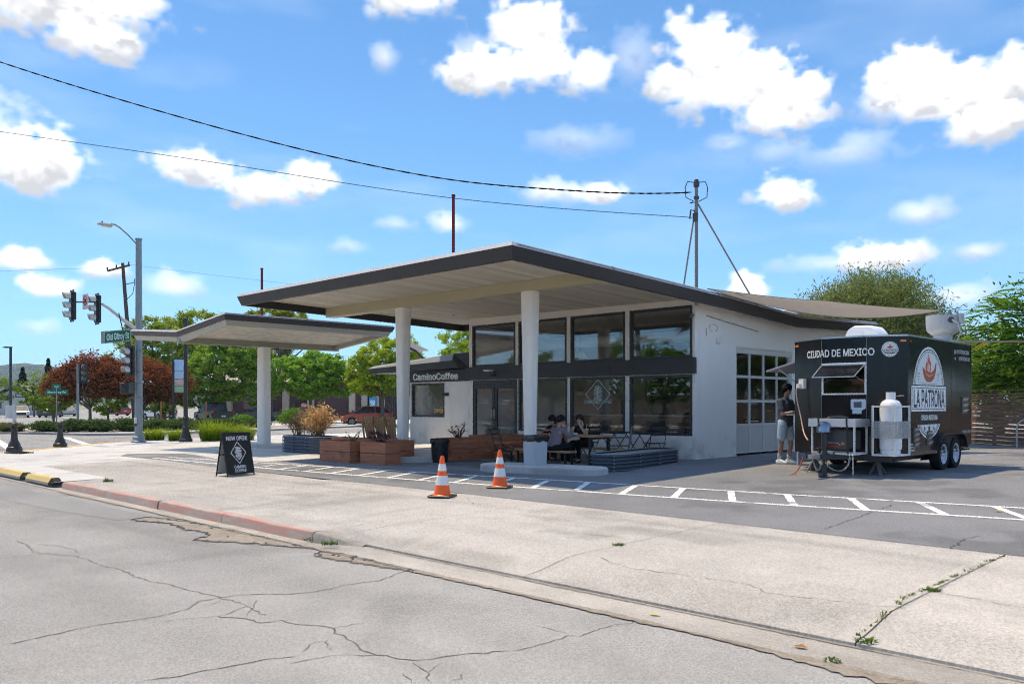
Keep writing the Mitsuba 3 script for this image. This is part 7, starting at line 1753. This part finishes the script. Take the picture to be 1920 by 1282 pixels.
tree('broad_tree', 'distant yellow-green tree top showing between the two roofs', (-63.4, 23.8, -.3), [(0, 0, 8.4, 3.0, 3.0, 2.8), (1.8, 1.8, 9.0, 2.2, 2.2, 2.0), (-1.6, -1.6, 6, 2, 2, 2)], 14000, .32, G2, (.40, .44, .05), 35, trunk=.3, th=3)
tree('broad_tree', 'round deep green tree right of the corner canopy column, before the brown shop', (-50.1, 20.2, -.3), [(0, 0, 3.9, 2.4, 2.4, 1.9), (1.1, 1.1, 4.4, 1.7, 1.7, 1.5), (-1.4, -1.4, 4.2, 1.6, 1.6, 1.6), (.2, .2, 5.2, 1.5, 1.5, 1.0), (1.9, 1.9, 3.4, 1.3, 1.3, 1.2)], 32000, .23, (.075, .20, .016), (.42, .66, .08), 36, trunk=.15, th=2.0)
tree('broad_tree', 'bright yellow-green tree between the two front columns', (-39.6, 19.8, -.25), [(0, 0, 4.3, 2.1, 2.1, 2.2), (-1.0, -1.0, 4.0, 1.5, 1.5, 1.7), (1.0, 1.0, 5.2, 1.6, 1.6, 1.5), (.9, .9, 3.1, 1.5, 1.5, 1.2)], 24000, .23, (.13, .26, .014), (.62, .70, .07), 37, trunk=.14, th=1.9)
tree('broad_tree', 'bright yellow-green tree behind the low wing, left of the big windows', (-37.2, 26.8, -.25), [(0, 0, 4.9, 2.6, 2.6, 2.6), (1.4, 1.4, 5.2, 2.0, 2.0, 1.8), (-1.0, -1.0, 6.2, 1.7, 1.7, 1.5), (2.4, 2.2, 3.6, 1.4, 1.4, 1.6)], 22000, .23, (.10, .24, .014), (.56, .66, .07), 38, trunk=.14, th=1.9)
for i, (x, y, r, h, t) in enumerate(((-75.0, 8.0, 1.9, 3.2, 'small round green tree under the left red tree'), (-64.0, 9.0, 1.6, 3.0, 'small round green tree seen between the two red trees'), (-69, 15, 1.8, 3.3, 'small green tree behind the right red tree'), (-92.5, 13.1, 1.9, 2.7, 'small green tree beside the dark parked car'), (-110.6, 16.2, 2.2, 4.4, 'small bright tree in front of the gabled house'), (-109, 10.6, 3.0, 5.6, 'green tree at the left picture edge'), (-143, 26.4, 4.6, 7.4, 'yellow-green tree right of the gabled house'), (-72, 21, 2.2, 3.6, 'green tree over the white hatchback'), (-60, 12.6, 1.6, 3.2, 'yellowish small tree between the red trees and the bank'))):
    tree('small_tree', t, (x, y, -.33), [(0, 0, h * .62, r, r, h * .36), (r * .4, r * .4, h * .7, r * .6, r * .6, h * .26)], 3600, .26, (.06, .15, .015), (.32, .42, .06), 100 + i, trunk=.1, th=h * .3)
def conifer(x, y, h, R, text, seed):
    k = thing('conifer', text, 'tree'); rng = np.random.RandomState(seed); n = 4200; t = rng.rand(n) ** .8; a = rng.uniform(0, 2 * PI, n); r = R * (1 - t) * (.45 + .55 * rng.rand(n)) * (1 + .25 * np.sin(t * 40))
    c = np.column_stack([x + r * np.cos(a), y + r * np.sin(a), -.4 + h * (.08 + .92 * t)]); V, F, c2 = leaf_faces(rng, c, n, .5, .05, droop=-.3); q = np.repeat(rng.rand(n), 4)[:, None]
    put_leaves('crown', k, V, F, np.array((.012, .03, .012)) * (1 - q) + np.array((.05, .09, .035)) * q); MB((.1, .08, .06)).tube([(x, y, -.5), (x, y, h * .9)], [.3, .05], k=6).put('trunk', 'matte', k)
conifer(-167.6, 30, 8.6, 2.6, 'pointed dark conifer left of the red trees', 120); conifer(-164, 33.4, 10.2, 2.4, 'pointed dark conifer close behind the left red tree', 121)
for i, (x, y, w, d, h, t) in enumerate(((-44.6, 15.7, 3.0, 2.6, 1.4, 'round clipped green bush in front of the blue car'), (-43.6, 16.6, 1.8, 1.8, 1.25, 'round clipped green bush right of the carved post'), (-44.6, 22.3, 1.6, 1.6, 1.5, 'dark round bush left of the red car'), (-40.8, 27.2, 1.7, 1.7, 2.0, 'round yellow-green bush behind the red car'), (-46.6, 12.4, 1.7, 1.5, .8, 'low pinkish flowering bush by the green saloon'))):
    shrub('round_bush', t, (x, y, -.3), w, d, h, (.05, .14, .015) if i != 2 else (.02, .05, .015), (.26, .44, .05) if i != 2 else (.08, .14, .04), 3200, .15, 130 + i, cat='bush', stems=2, lumpy=.2)
for i, (x, y, t) in enumerate(((-42.6, 4.7, 'orange tree stake left of the banner sign'), (-41.1, 7.0, 'orange tree stake right of the banner sign'))): MB((.42, .17, .06)).tube([(x, y, -.25), (x, y, 1.5)], .05, k=6).put('tree_stake', 'matte', text=t, cat='stake')
tt = thing('carved_post', 'carved reddish totem-like post behind the golden bush', 'carved post'); b = MB((.20, .085, .06)); rng = np.random.RandomState(6)
b.lathe([(.15, 0), (.16, .2), (.12, .3), (.17, .5), (.13, .68), (.18, .85), (.12, 1.0), (.17, 1.2), (.14, 1.35), (.19, 1.5), (.13, 1.62), (0, 1.66)], at=(-40.28, 13.65, -.25), k=10, ang=20).put('post', 'matte', tt)
MB((.55, .33, .28)).lathe([(.165, .40), (.18, .5), (.165, .6)], at=(-40.28, 13.65, -.25), k=10).lathe([(.175, 1.4), (.2, 1.5), (.175, 1.58)], at=(-40.28, 13.65, -.25), k=10).put('carving', 'matte', tt)
# ================================================================ cars
def car(at, a, L, W, H, c, text, kind='saloon', group=None, cat='car', dark_lower=False):
    k = thing('parked_car', text, cat, group); at = np.array(at, float); hl = L / 2; r = .33; wb = L * .30
    if kind == 'saloon': P = [(hl, .32), (hl, .55), (hl * .93, .68), (hl * .52, .84), (hl * .46, .87), (-hl * .62, .92), (-hl * .95, .88), (-hl, .70), (-hl, .34)]; cab = [(hl * .50, .85), (hl * .16, H), (-hl * .30, H), (-hl * .68, .91)]
    elif kind == 'hatch': P = [(hl, .32), (hl, .58), (hl * .92, .74), (hl * .60, .95), (-hl * .96, 1.0), (-hl, .8), (-hl, .36)]; cab = [(hl * .66, .90), (hl * .14, H), (-hl * .62, H * .985), (-hl * .94, .99)]
    elif kind == 'suv': P = [(hl, .36), (hl, .70), (hl * .94, .90), (hl * .50, 1.0), (-hl * .98, 1.02), (-hl, .8), (-hl, .4)]; cab = [(hl * .50, .99), (hl * .22, H), (-hl * .72, H * .98), (-hl * .95, 1.0)]
    else: P = [(hl, .42), (hl, .80), (hl * .95, .98), (hl * .42, 1.06), (-hl, 1.06), (-hl, .48)]; cab = [(hl * .44, 1.05), (hl * .20, H), (-hl * .22, H), (-hl * .30, 1.05)]
    body = Polygon(P).buffer(.05, join_style=1).buffer(-.05 + .04, join_style=1).buffer(-.04)
    for s in (-1, 1): body = body.difference(Point(s * wb, r).buffer(r + .055, quad_segs=8))
    b = MB(c).place(at, a); b.prism(body, -W / 2 + .06, W / 2 - .06, plane='xz')
    inner = body.buffer(-.05)
    for s in (-1, 1): b.prism(inner, W / 2 - .06 if s > 0 else -W / 2, W / 2 if s > 0 else -W / 2 + .06, plane='xz')
    b.put('body', 'gloss', k)
    tw = W / 2 - .06; rw = W / 2 - .24; n = len(cab); V = [(x, s * (tw - (tw - rw) * (z - cab[0][1]) / (H - cab[0][1])), z) for s in (-1, 1) for x, z in cab]
    b = MB((.008, .009, .010)).place(at, a); b.add(V, [(0, 1, 2, 3), (7, 6, 5, 4)] + [(i, i + 4, i + 5, i + 1) for i in range(3)]); b.put('window', 'gloss', k)
    b = MB(c).place(at, a); x1, x2 = cab[1][0], cab[2][0]; z = cab[1][1]; z2 = cab[2][1]
    b.add([(x1 + .06, -rw - .02, z - .03), (x1 - .05, -rw, z + .012), (x2 + .02, -rw, z2 + .012), (x2 - .06, -rw - .02, z2 - .03), (x1 + .06, rw + .02, z - .03), (x1 - .05, rw, z + .012), (x2 + .02, rw, z2 + .012), (x2 - .06, rw + .02, z2 - .03)], [(1, 2, 6, 5), (0, 1, 5, 4), (2, 3, 7, 6), (0, 3, 2, 1), (4, 5, 6, 7)])
    for s in (-1, 1):
        q = lambda x, z_: (x, s * (tw - (tw - rw) * (z_ - cab[0][1]) / (H - cab[0][1]) + .012), z_)
        for (p1_, p2_) in ((cab[0], cab[1]), (cab[3], cab[2])): b.bar(q(*p1_), q(*p2_), .05, .02, up=(0, s, 0))
        xm = (x1 + x2) / 2 - .1; b.bar(q(xm, cab[0][1]), q(xm, H), .07, .02, up=(0, s, 0))
        if kind in ('saloon', 'suv'): xq = cab[3][0] * .6; b.bar(q(xq, cab[3][1]), q(xq + .08, H - .02), .09, .02, up=(0, s, 0))
    b.put('roof', 'gloss', k)
    b = MB((.02, .02, .02)).place(at, a); b.box(-hl + .15, hl - .15, -W / 2 + .1, W / 2 - .1, .2, .40); b.box(hl - .04, hl + .012, -W * .3, W * .3, .36, .62 if kind != 'pickup' else .8)
    for s in (-1, 1): b.box(.35 * hl * .9, .35 * hl + .1, s * W / 2 - .02 + s * .09 - .06, s * W / 2 + .02 + s * .09 + .06 - .02, .92, 1.04)
    b.put('trim', 'satin', k)
    zl = .66 if kind != 'pickup' else .85
    for s in (-1, 1):
        MB((.7, .72, .74)).place(at, a).box(hl - .16, hl + .008, s * W * .40 - .13, s * W * .40 + .13, zl - .06, zl + .07).put('headlight', 'gloss', k)
        MB((.35, .012, .012)).place(at, a).box(-hl - .008, -hl + .14, s * (W * .44) - .08, s * (W * .44) + .08, zl + .04, zl + (.22 if kind == 'saloon' else .36)).put('tail_light', 'gloss', k)
    MB((.6, .6, .58)).place(at, a).box(-hl - .012, -hl + .01, -.2, .2, .60, .72).put('number_plate', 'matte', k)
    if kind == 'pickup': MB((.01, .01, .01)).place(at, a).box(-hl + .08, -hl * .34, -W / 2 + .14, W / 2 - .14, .9, 1.065).put('bed', 'matte', k)
    R = rotz(a)
    for sx in (-1, 1):
        for s in (-1, 1):
            q = R @ np.array([sx * wb, s * (W / 2 - .12), r]) + at; wheel(k, *q, r, .22, a + s * PI / 2, rim=(.34, .35, .37), spokes=5, detail=False)
    return k
D2 = math.radians
car((-42.2, 20.3, -.33), D2(236), 3.9, 1.78, 1.5, (.33, .035, .014), 'orange-red hatchback with black roof edge parked before the brown shop', 'hatch')
car((-57.4, 15.3, -.33), D2(172), 5.0, 1.9, 1.75, (.012, .022, .018), 'dark green pickup truck parked under the tall green tree', 'pickup', cat='pickup truck')
car((-68.0, 25.4, -.33), D2(215), 4.6, 1.78, 1.35, (.11, .125, .11), 'grey-green saloon parked behind the corner canopy column', 'saloon')
car((-78.8, 19.4, -.33), D2(188), 4.2, 1.78, 1.5, (.72, .73, .74), 'white hatchback behind the right red tree trunk', 'hatch')
car((-106, 13.4, -.33), D2(-14), 4.6, 1.85, 1.45, (.72, .73, .74), 'white saloon facing right in the far car park', 'saloon')
car((-103, 15.9, -.33), D2(150), 4.7, 1.85, 1.5, (.03, .032, .038), 'dark grey saloon right of the white saloon', 'saloon')
car((-113.8, 21.3, -.33), D2(160), 4.5, 1.8, 1.42, (.36, .38, .40), 'silver car partly hidden by the dark grey saloon', 'saloon')
car((-64.5, 28.6, -.33), D2(215), 4.5, 1.8, 1.5, (.015, .03, .07), 'dark blue car behind the round clipped bush', 'saloon')
car((-113.3, 27.6, -.33), D2(190), 4.3, 1.8, 1.45, (.35, .02, .02), 'small distant red car between the red trees', 'hatch')
# ================================================================ far buildings
bh = thing('brown_store', 'low brown store with pale pillars and a blue awning beyond the crossing', 'building')
f0, f1 = np.array([-71.5, 21.6]), np.array([-46.5, 46.5]); FB = Face(f0, f1); LB = FB.L
b = MB(lin(112, 88, 88)); FB.box(b, 0, LB, -.4, 3.6, -8, 0, None); b.put('wall', 'matte', bh)
b = MB(lin(196, 188, 182)); b.add([FB.p(-.5, 3.55, .9), FB.p(LB + .5, 3.55, .9), FB.p(LB + .5, 5.4, -4), FB.p(-.5, 5.4, -4)], [(0, 1, 2, 3)]); b.add([FB.p(-.5, 3.40, .9), FB.p(LB + .5, 3.40, .9), FB.p(LB + .5, 3.56, .9), FB.p(-.5, 3.56, .9)], [(0, 1, 2, 3)], lin(150, 130, 120)); FB.box(b, 0, LB, 3.38, 3.41, 0, .88, lin(120, 110, 105)); b.put('roof', 'matte', bh)
def buu(px): return float(np.interp(px, [425, 880], [1.0, LB - 2.2]))
for px in (440, 522, 558, 618, 636, 652, 700, 726, 800):
    u = buu(px); b = MB(lin(206, 190, 174)); FB.box(b, u - .30, u + .30, -.35, 3.4, 0, .55, None); b.put('pillar', 'matte', bh)
for pa, pb_, z0, z1, c in ((626, 641, -.2, 2.6, (.02, .02, .022)), (656, 672, -.2, 2.6, (.02, .02, .022)), (460, 500, .8, 2.4, lin(140, 105, 110)), (676, 698, .7, 2.5, (.05, .04, .045))):
    b = MB(c); FB.box(b, buu(pa), buu(pb_), z0, z1, .005, .03, None); k = b.put('window', 'gloss', bh)
    b = MB(lin(190, 180, 165)); um = (buu(pa) + buu(pb_)) / 2; FB.box(b, um - .04, um + .04, z0, z1, .03, .06, None); FB.box(b, buu(pa), buu(pb_), z1, z1 + .1, .0, .08, None); b.put('frame', 'matte', k)
b = MB(lin(70, 140, 190)); ua, ub = buu(642), buu(726); b.add([FB.p(ua, 2.75, 1.3), FB.p(ub, 2.75, 1.3), FB.p(ub, 3.05, .56), FB.p(ua, 3.05, .56), FB.p(ua, 2.55, 1.3), FB.p(ub, 2.55, 1.3)], [(0, 1, 2, 3), (4, 5, 1, 0)])
rr = random.Random(4)
for i in range(14): u = ua + (ub - ua) * (.45 + .55 * i / 14); FB.box(b, u, u + .22, 2.58, 2.74, 1.301, 1.31, rr.choice([lin(20, 50, 130), lin(30, 90, 170), lin(235, 240, 245), lin(15, 40, 110)]))
b.put('awning', 'matte', bh, text='blue patterned awning over the store entrance')
b = MB(lin(60, 150, 215)); FB.box(b, buu(646), buu(655), -.34, 2.0, .9, 1.7, None); FB.box(b, buu(647), buu(654), .9, 1.7, 1.7, 1.72, lin(190, 225, 245)); FB.box(b, buu(647), buu(650), .1, .8, 1.7, 1.72, lin(30, 90, 170)); b.put('vending_machine', 'satin', text='light blue vending machine before the brown store', cat='vending machine')
lf = thing('low_fence', 'low brown rail fence beside the red hatchback', 'fence')
q0, q1 = np.array([-46.0, 17.6]), np.array([-42.6, 23.2])
for z in (.25, .62): MB((.14, .07, .045)).bar((*q0, z), (*q1, z), .05, .16).put('rail', 'matte', lf)
for t in np.linspace(0, 1, 5): q = q0 * (1 - t) + q1 * t; MB((.12, .06, .04)).bar((*q, -.3), (*q, .85), .12).put('post', 'matte', lf)
hs = thing('gabled_house', 'cream gabled house with dark trim in the distance at the left', 'house')
HF = Face((-133.0, 15.0), (-126.0, 22.0)); L_ = HF.L
b = MB(lin(190, 188, 178)); HF.poly(b, [(0, -.4), (L_, -.4), (L_, 1.9), (L_ * .62, 3.9), (L_ * .2, 2.4), (0, 1.8)], -9, 0, None); b.put('wall', 'matte', hs)
b = MB(lin(150, 138, 130)); 
for (ua, za, ub, zb) in ((L_ + .7, 1.6, L_ * .62, 4.1), (L_ * .62, 4.1, -1.0, 1.5)): b.add([HF.p(ua, za, .6), HF.p(ub, zb, .6), HF.p(ub, zb, -10), HF.p(ua, za, -10)], [(0, 1, 2, 3)])
rk2 = b.put('roof', 'matte', hs)
b = MB(lin(34, 50, 58))
for (ua, za, ub, zb) in ((L_ + .7, 1.55, L_ * .62, 4.05), (L_ * .62, 4.05, -1.0, 1.45)): b.bar(HF.p(ua, za, .62), HF.p(ub, zb, .62), .1, .3)
b.put('barge_board', 'matte', rk2)
for (ua, ub, z0, z1) in ((.55, .74, 2.3, 2.9), (.2, .34, .7, 1.6), (.8, .93, .4, 1.3)):
    b = MB(lin(40, 56, 64)); HF.box(b, L_ * ua, L_ * ub, z0, z1, .01, .06, None); kq = b.put('window', 'satin', hs); b = MB((.3, .36, .38)); HF.box(b, L_ * ua + .15, L_ * ub - .15, z0 + .12, z1 - .12, .06, .07, None); b.put('pane', 'gloss', kq)
# yellow arch lamp behind the canopy column (curved sign lamp)
cl = thing('curved_lamp', 'dark curved lamp arm with a pale flat hood behind the front column', 'lamp'); 
q = np.array([-17.2, 5.9, 0]); b = MB((.05, .045, .04)).tube([q + [0, 0, -.1], q + [0, 0, 2.75], q + [-.1, -.1, 3.2], q + [-.45, -.45, 3.65], q + [-.6, -.6, 3.75]], .06).put('arm', 'satin', cl)
b = MB(lin(214, 196, 172)); [b.add([q + [-.75 + o, -.75 - o, 4.15], q + [-.75 + o, -.75 - o, 3.62], q + [-.05 + o, -.05 - o, 3.66], q + [-.05 + o, -.05 - o, 3.70]], [(0, 1, 2, 3)]) for o in (0, -.12)]; b.add([q + [-.75, -.75, 4.15], q + [-.05, -.05, 3.70], q + [-.17, .07, 3.70], q + [-.87, -.63, 4.15]], [(0, 1, 2, 3)]); b.put('hood', 'satin', cl)
# dark lattice stand beside the wing
k = thing('trellis', 'dark lattice stand and table left of the low wing', 'trellis'); b = MB((.03, .028, .028))
for i in range(6): b.bar((-11.75 + .12 * i, -.35, .05), (-11.75 + .12 * i, -.35, 1.9), .02); b.bar((-11.8, -.35, .3 + .3 * i), (-11.1, -.35, .3 + .3 * i), .02)
b.put('lattice', 'satin', k)

# ================================================================ across the near street, behind the camera (mirrored in the glass)
STREET_TREE_TEXT = ['green street tree %s across the near street' % q for q in ('at the left end of the tan wall', 'behind the silver saloon', 'left of the middle of the tan wall', 'behind the dark red hatchback', 'just past the cross street', 'second past the cross street', 'farthest left past the cross street', 'at the right end by the camera', 'set back beside the palms', 'fourth past the cross street', 'fifth past the cross street', 'set back beyond the third past the cross street', 'right of the street end', 'right of the middle of the street end', 'left of the middle of the street end', 'left of the street end', 'in the second row right of the palms', 'in the second row left of the palms')]
for i, (x, y, r, h) in enumerate(((-17, -31, 2.6, 6.5), (-11, -33, 2.8, 7.5), (-4, -31, 2.4, 6), (3, -33, 3, 8), (-44, -30, 3, 8), (-52, -33, 3.2, 7), (-62, -30, 3, 8.5), (12, -34, 3, 7), (-40, -38, 2.5, 6), (-70, -34, 3.5, 8), (-79, -31, 3.5, 8.5), (-58, -40, 3.4, 9), (-22.5, -31, 2.6, 6), (-27.5, -33, 2.8, 6.5), (-33, -31, 2.7, 6.2), (-38, -33, 2.8, 6.6), (-24, -44, 3.4, 8.5), (-35, -46, 3.6, 9))):
    tree('street_tree', STREET_TREE_TEXT[i], (x, y, -.3), [(0, 0, h * .62, r, r, h * .33), (r * .5, .3, h * .5, r * .6, r * .6, h * .25)], 3400, .30, (.04, .12, .012), (.24, .40, .05), 200 + i, trunk=.2, th=h * .3, group='street trees across the near street')
def palm(x, y, h, seed, t):
    k = thing('palm_tree', t, 'palm tree', 'palms across the near street'); rng = np.random.RandomState(seed)
    MB((.15, .12, .1)).tube([(x, y, -.3), (x + .2, y, h * .5), (x, y, h)], [.26, .2, .18]).put('trunk', 'bark', k); V, F = [], []
    for i in range(46):
        a = rng.uniform(0, 2 * PI); e = rng.uniform(-.7, 1.2); d = np.array([math.cos(a) * math.cos(e), math.sin(a) * math.cos(e), math.sin(e)]); L = rng.uniform(1.3, 1.9); w = np.cross(d, [0, 0, 1.]); w /= np.linalg.norm(w)
        for s in (-.35, -.18, 0, .18, .35):
            dd = d + w * s; q = np.array([x, y, h]) + dd * L + [0, 0, -.4 * L * .5]; p = np.array([x, y, h]) + dd * .35; j = len(V); V += [p, (p + q) / 2 + w * .07, q, (p + q) / 2 - w * .07]; F += [(j, j + 1, j + 2), (j, j + 2, j + 3)]
    put_leaves('crown', k, np.array(V), np.array(F), np.tile((.06, .10, .03), (len(V), 1)))
palm(-30, -38, 9, 1, 'left palm across the near street'); palm(-26, -40, 8, 2, 'middle and shortest palm across the near street'); palm(-20, -42, 10, 3, 'right and tallest palm across the near street')
w_ = thing('boundary_wall', 'long tan wall across the near street', 'wall'); b = MB(lin(190, 170, 150)); b.box(-56, 60, -34.4, -34.2, -.3, 1.9); b.put('wall', 'matte', w_); MB(lin(160, 140, 125)).box(-56.05, 60, -34.45, -34.15, 1.9, 2.0).put('coping', 'matte', w_)
for i, (x, y, w, d, h) in enumerate(((-14, -46, 13, 9, 4.2), (4, -47, 14, 9, 4.0), (-52, -45, 16, 10, 5))):
    k = thing('house', ('left', 'right', 'largest')[i] + ' pale single-storey house across the near street', 'house', 'houses across the near street'); MB(lin(205, 190, 170)).box(x - w / 2, x + w / 2, y - d / 2, y + d / 2, -.4, 2.7).put('wall', 'matte', k)
    MB(lin(140, 110, 95)).prism([(y - d / 2 - .5, 2.65), (y + d / 2 + .5, 2.65), (y, h)], x - w / 2 - .4, x + w / 2 + .4, plane='yz').put('roof', 'matte', k)
    for q in (-.25, .25): MB((.03, .035, .04)).box(x + w * q - .7, x + w * q + .7, y + d / 2, y + d / 2 + .03, .7, 1.9).put('window', 'gloss', k)
car((-9.5, -25.2, -.34), 0, 4.6, 1.85, 1.45, (.42, .46, .50), 'silver saloon parked across the near street', 'saloon'); car((2.5, -25.2, -.34), 0, 4.6, 1.85, 1.5, (.3, .03, .03), 'dark red hatchback parked across the near street', 'hatch')

# ================================================================ air
scene['haze_air'] = {'type': 'homogeneous', 'albedo': {'type': 'rgb', 'value': [.93, .95, .97]}, 'sigma_t': {'type': 'rgb', 'value': [.00008, .00011, .00016]}}
scene['haze'] = {'type': 'cube', 'to_world': TF().translate([0, 1500, 66]).scale([6100, 4600, 68]), 'bsdf': {'type': 'null'}, 'interior': {'type': 'ref', 'id': 'haze_air'}}
scene['camera']['medium'] = {'type': 'ref', 'id': 'haze_air'}
label('haze', 'thin summer haze over the valley', kind='stuff')
